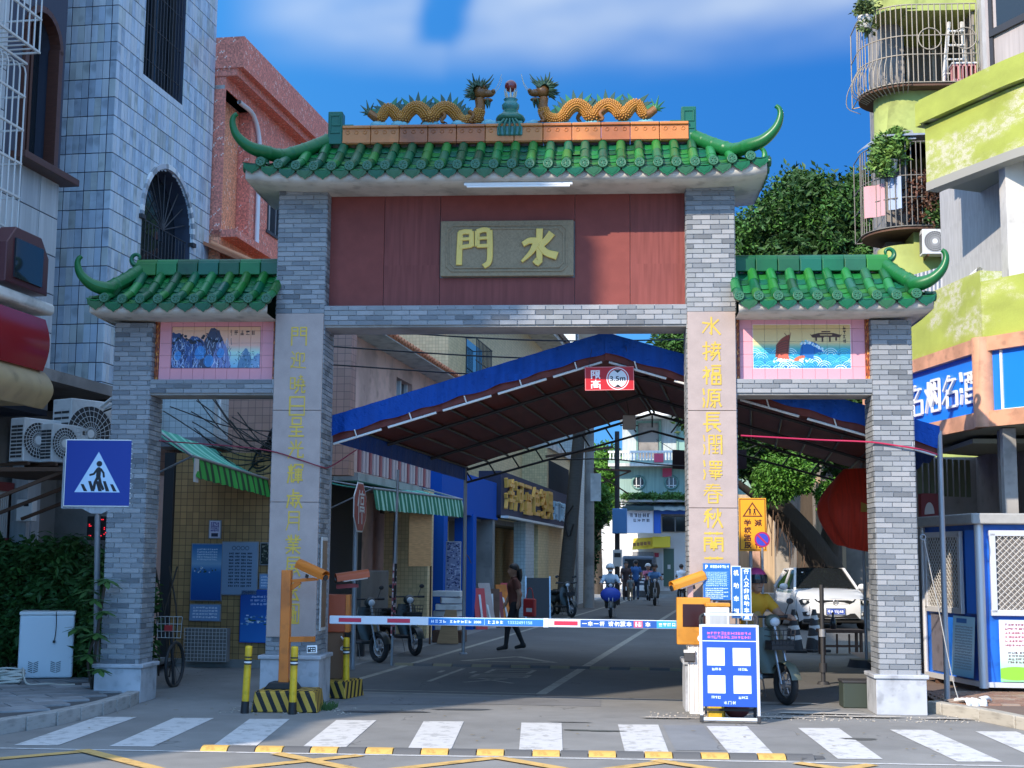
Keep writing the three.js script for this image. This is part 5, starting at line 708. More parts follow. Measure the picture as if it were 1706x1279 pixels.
  // liquor shop with long fascia
  const lq = onStreet('liquor_shop', 'liquor shop with long dark fascia of orange raised characters', 'shop', 29, -6.5);
  P(lq, 'plain_fascia', [b6(-0.5, 0, 2.72, 3.62, -6.5, 0), b6(-0.6, 0.02, 2.66, 2.72, -6.6, 0)], Mt([0.010, 0.085, 0.40], 0.75, { phys: true, specularIntensity: 0.3 })); P(lq, 'sign_fascia', [b6(-0.5, 0.10, 2.80, 3.95, -20.8, -6.6)], Mt([0.03, 0.033, 0.07], 0.75)); P(lq, 'light_trough', [b6(0.1, 0.3, 2.72, 2.78, -20.8, -6.6)], M.white);
  P(lq, 'interior', [b6(-3.0, -2.8, 0, 3.2, -20.8, 0), b6(-3, 0, 0, 2.7, -6.3, -6.0), b6(-3, -0.3, 2.6, 2.72, -20.8, 0)], M.interior); P(lq, 'blue_pier', [b6(-0.4, 0.05, 0, 2.66, -0.4, 0), b6(-0.4, 0.05, 0, 2.7, -3.6, -3.2)], Mt([0.010, 0.09, 0.40], 0.75, { phys: true, specularIntensity: 0.3 })); P(lq, 'white_pier', [b6(-0.3, 0.05, 0, 2.75, -12.6, -11.0)], mWhiteTile); P(lq, 'tan_pier', [b6(-0.3, 0.08, 0, 2.75, -15.5, -13.2)], mTanTile);
  const om = Mt([0.85, 0.42, 0.08], 0.4), wm2 = Mt([0.55, 0.72, 0.80], 0.4);
  [...'洋河蓝色经典'].forEach((ch, i) => { const gs = []; for (const k of strokes(ch, 0, 0, 0.95, 0.80)) for (let j = 0; j + 1 < k.length; j++) { const [a, b] = k[j], [c, d] = k[j + 1], X = 0.16 + 0.002 * gs.length; gs.push(beam([X, 3.78 - b, -7.0 - i * 1.5 - a * 1.25], [X, 3.78 - d, -7.0 - i * 1.5 - c * 1.25 - 0.001], 0.09, 0.09)); } P(lq, 'raised_character', gs, om); });
  for (let i = 0; i < 5; i++) { const gs = [], ch = '河门道酒行'[i]; for (const k of strokes(ch, 0, 0, 0.6, 0.6)) for (let j = 0; j + 1 < k.length; j++) { const [a, b] = k[j], [c, d] = k[j + 1], X = 0.14 + 0.002 * gs.length; gs.push(beam([X, 3.58 - b, -16.3 - i * 0.9 - a], [X, 3.58 - d, -16.3 - i * 0.9 - c - 0.001], 0.06, 0.06)); } P(lq, 'small_character', gs, wm2); }
  // poles
  const up = (s, q, top, r0, r1, mat, lean) => { const t = onStreet('utility_pole', top, 'utility pole', s, q); P(t, 'pole', [bar([0, 0, 0], lean, r0, 12, r1)], mat); return t; };
  const p1 = up(44.6, -5.95, 'leaning dark timber utility pole beside the liquor shop', 0.26, 0.19, Mt([0.10, 0.085, 0.07], 0.9, { map: tWood }), [0.55, 7.0, -0.5]); P(p1, 'cable_coil', [tube([[0.35, 3.4, 0.2], [0.1, 3.0, 0.2], [0.2, 2.4, 0.2], [0.36, 2.8, 0.2]], 0.03, 20, 5)], M.wire); P(p1, 'notice_plate', [bx(0.34, 0.9, 0.03, 1.05, 4.0, 0.0)], M.whiteDirty); P(p1, 'cross_arm', [beam([-0.6, 5.0, 0], [1.6, 5.3, 0], 0.08, 0.08)], M.rust);
  const p2 = up(48.9, -5.62, 'slim pale concrete utility pole right of the leaning pole', 0.20, 0.16, M.concrete, [0.02, 6.6, 0]); P(p2, 'steel_frame', [beam([0, 4.9, 0], [1.5, 4.8, 0], 0.07, 0.07), beam([0, 4.2, 0], [1.5, 4.8, 0], 0.05, 0.05), beam([0, 4.9, 0], [1.4, 4.0, 0], 0.05, 0.05)], M.rust);
  const p3 = up(53, -5.0, 'thin dark pole with small blue box before the ivy wall', 0.10, 0.09, M.dark, [0, 6.6, 0]); P(p3, 'blue_box', [rb(0.55, 0.95, 0.3, 0.03, 0.12, 3.15, 0.25)], Mt([0.10, 0.28, 0.60], 0.5));
  // stop sign seen nearly edge on
  const ss = onStreet('stop_sign', 'octagonal stop sign seen at a slant on a grey pole', 'road sign', 20.0, -5.79); P(ss, 'pole', [bar([0, 0, 0], [0, 2.5, 0], 0.035, 10)], M.galv);
  const oc = (r) => Array.from({ length: 8 }, (_, i) => { const a = (i + 0.5) * Math.PI / 4; return [r * Math.cos(a), r * Math.sin(a)]; }); const sg = G(ss, 'sign_face', [0.06, 2.38, 0.03], [0, 1.60, 0]);
  P(sg, 'plate', [ext(oc(0.40), 0.012)], M.white); P(sg, 'red_field', [ext(oc(0.375), 0.003, 0, 0, 0, 0.013)], Mt([0.30, 0.015, 0.03], 0.4)); P(sg, 'character', strokes('停', -0.2, -0.24, 0.4, 0.48).flatMap((k) => k.slice(1).map((p, i) => { const [a, b] = k[i], [c, d] = p; return place(new THREE.BoxGeometry(Math.hypot(c - a, d - b) + 0.02, 0.03, 0.004), (a + c) / 2, -(b + d) / 2, 0.019 + 0.0003 * i + 0.0001 * k.length + 0.0004 * Math.abs(a * 10), 0, 0, -Math.atan2(d - b, c - a)); })), M.white);
  const rp = onStreet('wrapped_pole', 'thin canopy pole wrapped in faded red and white stickers', 'pole', 20.96, -5.45); P(rp, 'pole', [bar([0, 0, 0], [0.06, 3.0, 0.05], 0.022, 8)], M.galv); const wr2 = print(32, 256, (g, w, h) => { for (let i = 0; i < 40; i++) fill(g, pick(['#a84a52', '#d8c8c4', '#8c2c38', '#c8a4a0']), rnd() * 20 - 4, i * 6.4, 30, 6); }); P(rp, 'sticker_wrap', [bar([0.008, 0.45, 0.004], [0.03, 1.55, 0.02], 0.034, 8)].map((g) => (g.userData.keepUV = true, g)), wr2);
  const rp2 = onStreet('pole', 'thin steel pole at the far corner of the second awning', 'pole', 27.9, -5.75); P(rp2, 'pole', [bar([0, 0, 0], [0, 2.85, 0], 0.025, 8)], M.galv); P(rp2, 'wire_tie', [tube([[0, 1.75, 0], [0.08, 1.68, 0.04], [0.14, 1.55, 0.05]], 0.01, 8, 4)], M.wire);
  // boards and stacked goods on the pavement
  const ab = onStreet('folding_board', 'dark A-shaped menu board standing on the left pavement', 'sign board', 37.8, -5.75, 0.2); P(ab, 'panel', [beam([0, 0.1, 0.25], [0, 1.15, 0], 0.62, 0.03)], M.dark); P(ab, 'frame', [beam([-0.33, 0, 0.28], [-0.33, 1.2, 0], 0.04, 0.04), beam([0.33, 0, 0.28], [0.33, 1.2, 0], 0.04, 0.04), beam([-0.33, 0, -0.3], [-0.33, 1.2, 0], 0.04, 0.04), beam([0.33, 0, -0.3], [0.33, 1.2, 0], 0.04, 0.04)], M.steel);
  for (let i = 0; i < 6; i++) { const b = onStreet('leaning_board', ['faded red banner roll', 'pale pink board', 'brown board', 'dark red board', 'orange paper roll', 'narrow red board'][i] + ' leaning in the row outside the liquor shop', 'board', 32.6 + i * 0.5, -6.25 + 0.05 * i, 0.3 * Math.sin(i * 2)); P(b, 'board', [beam([0, 0, 0.2], [-0.15, 0.95 + 0.12 * Math.sin(i * 1.7), -0.1], 0.28 + 0.05 * (i % 3), 0.03)], [M.red, pinkStone, M.rust, Mt([0.2, 0.03, 0.03], 0.6), M.orange, M.red][i]); P(b, 'strip', [beam([0.02, 0.1, 0.2], [-0.12, 0.8, -0.05], 0.05, 0.036)], M.whiteDirty); }
  const pl1 = onStreet('paper_banner', 'tall vertical banner with blue print by the blue pier', 'banner', 28.4, -6.1); P(pl1, 'banner_sheet', [rb(0.32, 1.5, 0.02, 0.004, 0, 1.25, 0)], M.whiteDirty); P(pl1, 'print', [pl(0.3, 1.48, 0, 1.25, 0.012)], print(48, 224, (g, w, h) => { fill(g, '#8d94b4', 0, 0, w, h); for (let i = 0; i < 260; i++) fill(g, pick(['#222c5c', '#c8cce0', '#44508c']), rnd() * w, rnd() * h, 5, 3); })); P(pl1, 'foot', [rb(0.3, 0.03, 0.3, 0.01, 0, 0.015, 0), bar([0, 0, 0], [0, 0.55, 0], 0.015)], M.dark);
  const stk = onStreet('goods_stack', 'stack of flattened cartons and bundles outside the dark shop', 'stack', 27.2, -5.9); P(stk, 'carton', [0, 1, 2, 3, 4, 5].map((i) => rb(0.5 + 0.1 * Math.sin(i * 3), 0.11, 0.45, 0.01, 0.04 * Math.sin(i * 2), 0.3 + i * 0.13, 0, 0, 0.3 * Math.sin(i * 5), 0)), M.whiteDirty); P(stk, 'crate_base', [rb(0.6, 0.24, 0.5, 0.02, 0, 0.12, 0)], M.rust);
  const bb = onStreet('timber_board', 'tan timber offcut leaning beside the carton stack', 'board', 26.3, -5.75); P(bb, 'board', [ext([[0, 0], [0.42, 0], [0.34, 0.66], [0.12, 0.66]], 0.03, 0, -0.2, 0.02, 0, -0.3, 0, 0)], Mt([0.34, 0.22, 0.11], 0.8, { map: tWood })); P(bb, 'cleat', [bx(0.3, 0.05, 0.03, 0.0, 0.4, -0.07)], M.rust);
}
// tangled cables behind the left pillar and wires across the street
{
  const w = T('cable_tangle', 'black tangle of telephone cables hanging behind the left main pillar', 'cables'), g = []; seed = 99;
  for (let i = 0; i < 16; i++) { const a = st(19.6, -8.9 + rr(0, 1.4), rr(3.4, 4.3)), b = st(19.9, -6.9 + rr(-0.1, 0.4), rr(3.0, 3.5)), m = a.map((v, k) => (v + b[k]) / 2); m[1] -= rr(0.05, 0.4); g.push(tube([a, m, b], 0.009, 18, 4)); }
  P(w, 'strand', g, M.wire); const c = []; for (let i = 0; i < 14; i++) { const p = st(19.95, -7.3 + 0.035 * i, 2.95 + 0.05 * i), pts = []; for (let k = 0; k <= 14; k++) { const t = k / 14 * 6.283; pts.push([p[0] + 0.2 * Math.cos(t) + 0.05 * Math.sin(i), p[1] + (0.12 + 0.1 * (i / 14)) * Math.sin(t) + 0.15 * Math.cos(t) * 0.8, p[2] + 0.05 * Math.sin(t + i)]); } c.push(tube(pts, 0.016, 24, 5)); }
  P(w, 'coil', c, M.wire);
  const sp = [[555, 5.25, 5.1], [556, 4.95, 4.85], [557, 4.66, 4.6], [557, 4.4, 4.36], [557, 4.15, 4.1]];
  sp.forEach(([x, ya, yb], i) => { const t = T('overhead_wire', 'thin black wire spanning the opening above the tarpaulin, number ' + ['one', 'two', 'three', 'four', 'five'][i] + ' from the top', 'wire'), a = [-3.2, ya + 0.12, -3.0], b = [3.6, yb + 0.1, -3.6], m = [0.2, (ya + yb) / 2 - 0.02, -3.3]; P(t, 'wire', [tube([a, m, b], 0.011, 20, 5)], M.wire); });
  const rc = T('red_string', 'red cord looped round the right small pillar', 'cord'); P(rc, 'cord', [tube([[2.55, 3.0, 0.04], [3.4, 2.96, -0.02], [3.98, 2.93, 0.03], [4.2, 2.90, 0.035], [4.46, 2.86, 0.03], [4.8, 2.84, -0.5]], 0.010, 40, 5)], Mt([0.4, 0.01, 0.06], 0.6));
  const rc2 = T('red_string', 'dark red cord sagging round the left main pillar', 'cord'); P(rc2, 'cord', [tube([[-4.1, 2.95, -0.2], [-2.75, 2.82, 0.035], [-2.4, 2.72, 0.04], [-2.15, 2.64, 0.04], [-2.12, 2.66, -0.3], [-1.9, 2.9, -0.8]], 0.008, 40, 5)], Mt([0.2, 0.02, 0.04], 0.6));
}
// ---------------------------------------------------------------- tarpaulin canopy behind the gateway
{
  const t = T('tarpaulin_canopy', 'blue tarpaulin canopy with dark red lining on a steel frame behind the gateway', 'canopy');
  const D = [SDIR[0] * 8.0, 0, SDIR[1] * 8.0], add = (p, k, dy = 0) => [p[0] + D[0] * k, p[1] + dy, p[2] + D[2] * k];
  const L = [-2.22, 3.30, -0.80], A = [1.05, 4.30, -0.78], R = [4.86, 3.17, -0.62];
  const blue = Mt([0.006, 0.075, 0.38], 0.6, { phys: true, specularIntensity: 0.4, side: THREE.DoubleSide, map: rep(tStreak, 1.9), bump: rep(tBlotch, 0.8), bs: 0.03 }), lining = Mt([0.17, 0.030, 0.020], 0.65, { side: THREE.DoubleSide, map: rep(tStreak, 2.3) });
  const slope = (a, b, dy) => sheet(24, 30, (u, v) => { const p = a.map((q, i) => mix(q, b[i], u)), z = add(p, v); z[1] += dy - 0.035 * Math.sin(Math.PI * u * 5) ** 2 * Math.sin(Math.PI * v * 4) ** 2 - 0.01 * hash(Math.round(u * 24), Math.round(v * 30), 2); return z; });
  P(t, 'tarpaulin', [slope(L, A, 0), slope(A, R, 0)], blue);
  P(t, 'lining', [slope(L, A, -0.05), slope(A, R, -0.05)], lining);
  const val = (a, b, k, h, off) => sheet(60, 4, (u, v) => { const p = add(a.map((q, i) => mix(q, b[i], u)), k); return [p[0], p[1] - h * v + 0.012 * v * Math.sin(u * 43), p[2] + off + 0.015 * v * Math.sin(u * 31) + 0.01 * Math.sin(u * 90 + v * 3)]; });
  P(t, 'valance', [val(L, A, 0, 0.25, 0.03), val(A, R, 0, 0.25, 0.03)], blue); P(t, 'inner_valance', [val(L, A, 0, 0.33, -0.02), val(A, R, 0, 0.33, -0.02)], lining);
  P(t, 'side_valance', [sheet(30, 3, (u, v) => { const p = add(R, u); return [p[0] + 0.01 * Math.sin(u * 60), p[1] - 0.33 * v + 0.02 * Math.sin(u * 40) * v, p[2]]; })], blue); P(t, 'side_valance', [sheet(30, 3, (u, v) => { const p = add(L, u); return [p[0], p[1] - 0.30 * v, p[2]]; })], blue);
  const steel = M.cage, drk = M.darkMetal;
  const at = (a, b, u, k, dy) => { const p = add(a.map((q, i) => mix(q, b[i], u)), k); p[1] += dy; return p; };
  // front pipe with its gaps of cord
  for (const [a, b] of [[L, A], [A, R]]) for (let i = 0; i < 5; i++) P(t, 'front_pipe', [bar(at(a, b, i / 5 + 0.012, 0, -0.345), at(a, b, (i + 1) / 5 - 0.012, 0, -0.345), 0.015, 8)], M.white);
  for (const [a, b] of [[L, A], [A, R]]) for (let i = 0; i < 5; i++) { const m = at(a, b, (i + 0.45) / 5, 0, 0); P(t, 'tie', [bar([m[0], m[1] - 0.25, m[2] + 0.03], [m[0] + 0.03, m[1] - 0.345, m[2] + 0.01], 0.009, 5)], M.white); }
  for (const [a, b] of [[L, A], [A, R]]) for (let i = 0; i <= 9; i++) P(t, 'purlin', [bar(at(a, b, i / 9 * 0.98 + 0.01, 0, -0.085), at(a, b, i / 9 * 0.98 + 0.01, 1, -0.085), 0.018, 6)], drk);
  for (const k of [0.33, 0.66, 1]) { P(t, 'rafter', [bar(at(L, A, 0, k, -0.12), at(L, A, 1, k, -0.12), 0.025, 6), bar(at(A, R, 0, k, -0.12), at(A, R, 1, k, -0.12), 0.025, 6)], drk); }
  const k = 1.0, tr = [bar(at(L, A, 0, k, -0.34), at(L, A, 1, k, -0.42), 0.022, 6), bar(at(A, R, 0, k, -0.42), at(A, R, 1, k, -0.34), 0.022, 6)]; for (let i = 0; i <= 8; i++) { tr.push(bar(at(L, A, i / 8, k, -0.12), at(L, A, Math.min(1, i / 8 + 0.04), k, -0.36), 0.014, 5), bar(at(A, R, i / 8, k, -0.12), at(A, R, Math.max(0, i / 8 - 0.04), k, -0.36), 0.014, 5)); } tr.push(tube([at(L, A, 0.45, k, -0.38), at(L, A, 0.8, k, -0.72), at(L, A, 1, k, -1.0), at(A, R, 0.3, k, -0.72)], 0.012, 20, 5)); P(t, 'rear_truss', tr, drk);
  for (const [p, kk] of [[L, 0], [R, 0], [L, 1], [R, 1]]) { const q = add(p, kk); P(t, 'post', [bar([q[0], 0, q[2]], [q[0], q[1] - 0.05, q[2]], 0.032, 10)], M.galv); P(t, 'post_foot', [cy(0.07, 0.08, 0.03, q[0], 0.015, q[2], 12)], M.galv); }
  // height limit board
  const s = T('height_sign', 'red height limit board reading 3.5m hung under the canopy peak', 'road sign', [1.10, 3.74, -0.72], 0.05); s.rotation.z = 0.02;
  P(s, 'board', [rb(0.58, 0.285, 0.015, 0.004)], M.red);
  P(s, 'print', [pl(0.572, 0.277, 0, 0, 0.0095)], print(320, 156, (g, w, h) => { fill(g, '#c0141c', 0, 0, w, h); g.strokeStyle = '#e8a8a4'; g.lineWidth = 3; g.strokeRect(2, 2, w - 4, h - 4); g.strokeStyle = '#f6eeee'; glyph(g, '限', 38, 22, 62, 58, 9); glyph(g, '高', 38, 86, 62, 58, 8); g.fillStyle = '#f4f4f4'; g.beginPath(); g.arc(214, 80, 74, 0, 7); g.fill(); g.fillStyle = '#c0141c'; g.beginPath(); g.arc(214, 80, 68, 0, 7); g.fill(); g.fillStyle = '#dfe3e6'; g.beginPath(); g.arc(214, 80, 61, 0, 7); g.fill(); g.fillStyle = '#2a1a20'; g.beginPath(); g.moveTo(190, 22); g.lineTo(238, 22); g.lineTo(214, 42); g.fill(); g.beginPath(); g.moveTo(190, 138); g.lineTo(238, 138); g.lineTo(214, 118); g.fill(); g.fillStyle = '#12161c'; g.font = 'bold 46px sans-serif'; g.textAlign = 'center'; g.fillText('3.5m', 214, 97); }));
  P(s, 'hanging_wire', [bar([-0.24, 0.14, 0], [-0.2, 0.36, 0.01], 0.003, 4), bar([0.24, 0.14, 0], [0.2, 0.38, 0.01], 0.003, 4)], M.wire);
  const l = T('hanging_lamp', 'small white lamp hanging under the canopy ridge', 'lamp', st(21.4, -1.83, 3.66)); P(l, 'housing', [rb(0.2, 0.22, 0.16, 0.02, 0, 0.1, 0)], M.whiteDirty); P(l, 'wire', [bar([0, 0.2, 0], [-0.05, 0.52, 0], 0.005, 4)], M.wire); P(l, 'bracket', [bar([-0.14, 0.05, 0], [0.14, 0.05, 0], 0.01, 5)], M.dark);
  const bn = T('maroon_banner', 'dark maroon cloth strip strung under the far end of the canopy', 'banner', st(24.6, -0.72, 3.42), -PHI); P(bn, 'cloth', thick(16, 6, (u, v) => [-0.62 + 1.3 * u, 0.34 * (v - 0.5) - 0.03 * Math.sin(u * Math.PI), 0.02 * Math.sin(u * 12)], [0, 0, -0.006]), Mt([0.03, 0.015, 0.02], 0.8)); P(bn, 'cord', [bar([-0.62, 0.17, 0], [-0.9, 0.35, 0], 0.005, 4), bar([0.68, 0.17, 0], [1.0, 0.3, 0], 0.005, 4)], M.wire);
}
// ---------------------------------------------------------------- right side
const lime = Mt([0.36, 0.415, 0.12], 0.85, { map: rep(tBlotch, 2.6), bump: tFine, bs: 0.002 });
const limePeel = (() => { const c = document.createElement('canvas'); c.width = 512; c.height = 256; const g = c.getContext('2d'); const d = g.createImageData(512, 256); for (let j = 0; j < 256; j++) for (let i = 0; i < 512; i++) { const u = i / 512, v = j / 256, n = fbm(u, v, 5, 201, 6), h = hash(i, j, 202), f = fbm(u, v, 40, 203, 3); const peel = clamp(smooth(0.50, 0.66, n + 0.10 * (v - 0.5)) * 0.9 * (0.25 + 0.75 * smooth(0.40, 0.60, f * 0.75 + 0.25 * h))); const k = 0.86 + 0.2 * fbm(u, v, 9, 205, 4) + 0.05 * (h - 0.5); const o = (j * 512 + i) * 4, a = [160 * k, 171 * k, 78 * k], b = [172 + 30 * h, 170 + 30 * h, 146 + 34 * h]; for (let q = 0; q < 3; q++) d.data[o + q] = mix(a[q], b[q], peel); d.data[o + 3] = 255; } g.putImageData(d, 0, 0); const t = new THREE.CanvasTexture(c); t.colorSpace = THREE.SRGBColorSpace; t.magFilter = THREE.LinearFilter; t.wrapS = t.wrapT = THREE.RepeatWrapping; t.repeat.set(0.33, 0.55); return new THREE.MeshStandardMaterial({ map: t, roughness: 0.85, bumpMap: tFine, bumpScale: 0.002 }); })();
const salmon = Mt([0.62, 0.32, 0.19], 0.5, { map: rep(tBlotch, 1.2) }), signBlue = Mt([0.010, 0.19, 0.78], 0.35);
{
  // corner building with the shop sign.  Its street side runs from A (far) to B (near corner), then turns to C
  const A = [5.20, -5.6], B = [5.86, -2.35], C = [8.2, 0.9];
  const t = T('corner_building', 'lime green corner building with curved peeling balcony above blue shop sign', 'building', [0, 0, 0]);
  const along = (a, b, k, off) => { const dx = b[0] - a[0], dz = b[1] - a[1], l = Math.hypot(dx, dz); return [mix(a[0], b[0], k) - dz / l * off * -1 * -1, mix(a[1], b[1], k) + dx / l * off * -1]; };
  // a wall along a->b, outer face on the street, thickness th, pushed outwards by `out`
  const wall = (a, b, y0, y1, th, out) => { const dx = b[0] - a[0], dz = b[1] - a[1], l = Math.hypot(dx, dz), g = new THREE.BoxGeometry(l, y1 - y0, th); g.translate(0, 0, -th / 2 + out); g.rotateY(Math.atan2(dx, dz) - Math.PI / 2); g.translate((a[0] + b[0]) / 2, (y0 + y1) / 2, (a[1] + b[1]) / 2); return g; };
  P(t, 'band_wall', [wall(A, B, 4.45, 5.35, 0.3, 0.02), wall(B, C, 4.45, 5.2, 0.3, 0.02)], limePeel);
  // sign frame and panels
  const fr = G(t, 'shop_sign'); P(fr, 'frame', [wall(A, B, 4.28, 4.46, 0.34, 0.12), wall(A, B, 3.32, 3.52, 0.34, 0.12), wall(B, C, 4.28, 4.46, 0.34, 0.12), wall(B, C, 3.32, 3.52, 0.34, 0.12), cy(0.14, 0.14, 1.14, B[0] - 0.03, 3.89, B[1] + 0.05, 12), wall([5.02, -5.8], A, 3.32, 4.46, 0.3, 0.12)], salmon);
  P(fr, 'blue_panel', [wall(A, B, 3.52, 4.28, 0.1, 0.04)], signBlue); P(fr, 'blue_panel', [wall(B, C, 3.52, 4.28, 0.1, 0.04)], signBlue); P(fr, 'white_edge', [wall(along(B, C, 0.07, 0), along(B, C, 0.078, 0), 3.52, 4.28, 0.03, 0.06), wall(along(B, C, 0.07, 0), C, 3.52, 3.535, 0.03, 0.06)], M.white);
  { const dx = B[0] - A[0], dz = B[1] - A[1], l = Math.hypot(dx, dz), ux = dx / l, uz = dz / l, nx = -uz, nz = ux; // u runs from far to near: text reads left to right
    [...'名烟名酒'].forEach((ch, i) => { const gs = [], w = 0.44, h = 0.42, u0 = l - 2.18 + i * 0.54; for (const k of strokes(ch, 0, 0, w, h)) for (let j = 0; j + 1 < k.length; j++) { const [a, b] = k[j], [c, d] = k[j + 1], o = 0.06 + 0.0008 * gs.length, p = (x, y) => [A[0] + ux * (u0 + x) + nx * o, 4.10 - y, A[1] + uz * (u0 + x) + nz * o]; gs.push(beam(p(a, b), p(c, d + 0.0005), 0.034, 0.034)); } P(fr, 'white_character', gs, M.white); }); }
  P(t, 'sign_soffit', [flat([[A[0] - 0.1, A[1]], [B[0] - 0.02, B[1] + 0.12], [C[0], C[1]], [9, -6], [7, -7]].reverse(), 3.315)], Mt([0.25, 0.26, 0.20], 0.8, DS)); P(t, 'ceiling_panel', [b6(5.9, 7.0, 3.2, 3.26, -5.0, -3.2)], Mt([0.36, 0.38, 0.30], 0.8));
  // column, wall above, balcony
  P(t, 'column', [b6(6.28, 6.52, 5.2, 7.2, -2.9, -2.6), wall([6.45, -2.75], [7.6, -1.2], 5.1, 6.9, 0.1, 0)], M.whiteDirty); P(t, 'recess_wall', [wall([6.1, -5.4], [6.7, -2.6], 5.1, 7.2, 0.15, 0)], Mt([0.42, 0.43, 0.44], 0.7, { map: rep(tStreak, 0.6) })); P(t, 'drain_elbow', [tube([[6.0, 5.34, -3.9], [5.98, 5.42, -3.5], [6.05, 5.5, -3.1]], 0.06, 10, 8)], M.white);
  const PA = [5.53, -3.75], PB = [6.39, -2.02], PC = [8.4, 0.5], cv = (u) => { const c = new THREE.CatmullRomCurve3([V([PA[0], 0, PA[1]]), V([5.97, 0, -2.83]), V([PB[0], 0, PB[1]]), V([7.3, 0, -0.85]), V([PC[0], 0, PC[1]])]); return c.getPoint(u); };
  const ring = (y0, y1, out, th) => thick(30, 2, (u, v) => { const p = cv(u), q = cv(Math.min(1, u + 0.01)), r = cv(Math.max(0, u - 0.01)), dx = q.x - r.x, dz = q.z - r.z, l = Math.hypot(dx, dz); return [p.x - dz / l * out, mix(y0, y1, v), p.z + dx / l * out]; }, (u) => { const q = cv(Math.min(1, u + 0.01)), r = cv(Math.max(0, u - 0.01)), dx = q.x - r.x, dz = q.z - r.z, l = Math.hypot(dx, dz); return [dz / l * th, 0, -dx / l * th]; });
  const bal = G(t, 'balcony'); P(bal, 'parapet', [...ring(6.9, 7.72, 0, 0.14), wall([7.3, -4.6], PA, 6.9, 7.72, 0.12, 0)], limePeel); P(bal, 'coping', [...ring(7.74, 8.08, 0.10, 0.28), wall([7.3, -4.7], [PA[0] - 0.06, PA[1] - 0.02], 7.74, 8.08, 0.24, 0.1)], limePeel);
  const poly = []; for (let i = 0; i <= 20; i++) { const p = cv(i / 20); poly.push([p.x, p.z]); } P(bal, 'floor_slab', [flat([...poly, [9.5, -2], [7.3, -4.6]].reverse(), 6.86), flat([...poly, [9.5, -2], [7.3, -4.6]], 6.98)], Mt([0.24, 0.25, 0.22], 0.85, DS)); P(bal, 'slab_edge', [...ring(6.78, 6.90, 0.01, 0.2)], Mt([0.30, 0.30, 0.27], 0.8));
  const up = G(t, 'upper_window'); P(up, 'wall', [wall([6.32, -3.4], [6.9, -2.2], 6.95, 12, 0.2, 0), wall([6.9, -2.2], [8.6, -0.2], 6.95, 12, 0.2, -0.3)], Mt([0.46, 0.42, 0.42], 0.8, { map: tStreak })); P(up, 'pane', [wall([6.42, -3.2], [6.85, -2.3], 8.9, 12, 0.02, 0.012), wall([6.95, -2.14], [8.5, -0.3], 8.9, 12, 0.02, -0.28)], M.glass); P(up, 'frame', [wall([6.36, -3.3], [6.9, -2.2], 8.82, 8.92, 0.06, 0.04), wall([6.36, -3.32], [6.39, -3.26], 6.95, 12, 0.05, 0.03), wall([6.88, -2.24], [6.92, -2.16], 6.95, 12, 0.06, 0.04)], M.darkMetal);
  // dark open shop under the sign
  P(t, 'shop_interior', [b6(6.9, 7.05, 0, 3.3, -7, 0.2), b6(5.6, 7, 0, 3.3, -7.1, -6.95), b6(6.05, 6.13, 0, 3.3, -2.6, -2.5)], M.interior); P(t, 'shop_pillar', [b6(6.0, 6.16, 2.0, 3.3, -2.3, -2.16)], M.concrete); P(t, 'shop_blind', Array.from({ length: 9 }, (_, i) => b6(5.6 + i * 0.1, 5.66 + i * 0.1, 2.6, 3.15, -5.2 - i * 0.05, -5.17 - i * 0.05)), Mt([0.14, 0.15, 0.08], 0.8)); P(t, 'red_box', [rb(0.3, 0.35, 0.2, 0.01, 5.75, 2.45, -5.1)], Mt([0.22, 0.03, 0.03], 0.6));
}
{ const cb = T('cable_bracket', 'rusty bracket with a row of insulators on the lime green wall above the shop sign', 'bracket', [5.72, 4.62, -2.85], 1.35); P(cb, 'rail', [bar([0.30, -0.05, 0.12], [0.30, 0.62, 0.12], 0.014, 6)], M.rust); for (let i = 0; i < 4; i++) P(cb, 'insulator', [bar([0.30, 0.05 + i * 0.17, 0.12], [0.02, 0.02 + i * 0.17, 0.14], 0.010, 5), sph(0.035, 0.03, 0.02 + i * 0.17, 0.14, 10, 1.4, 0.8, 0.8)], M.dark); }
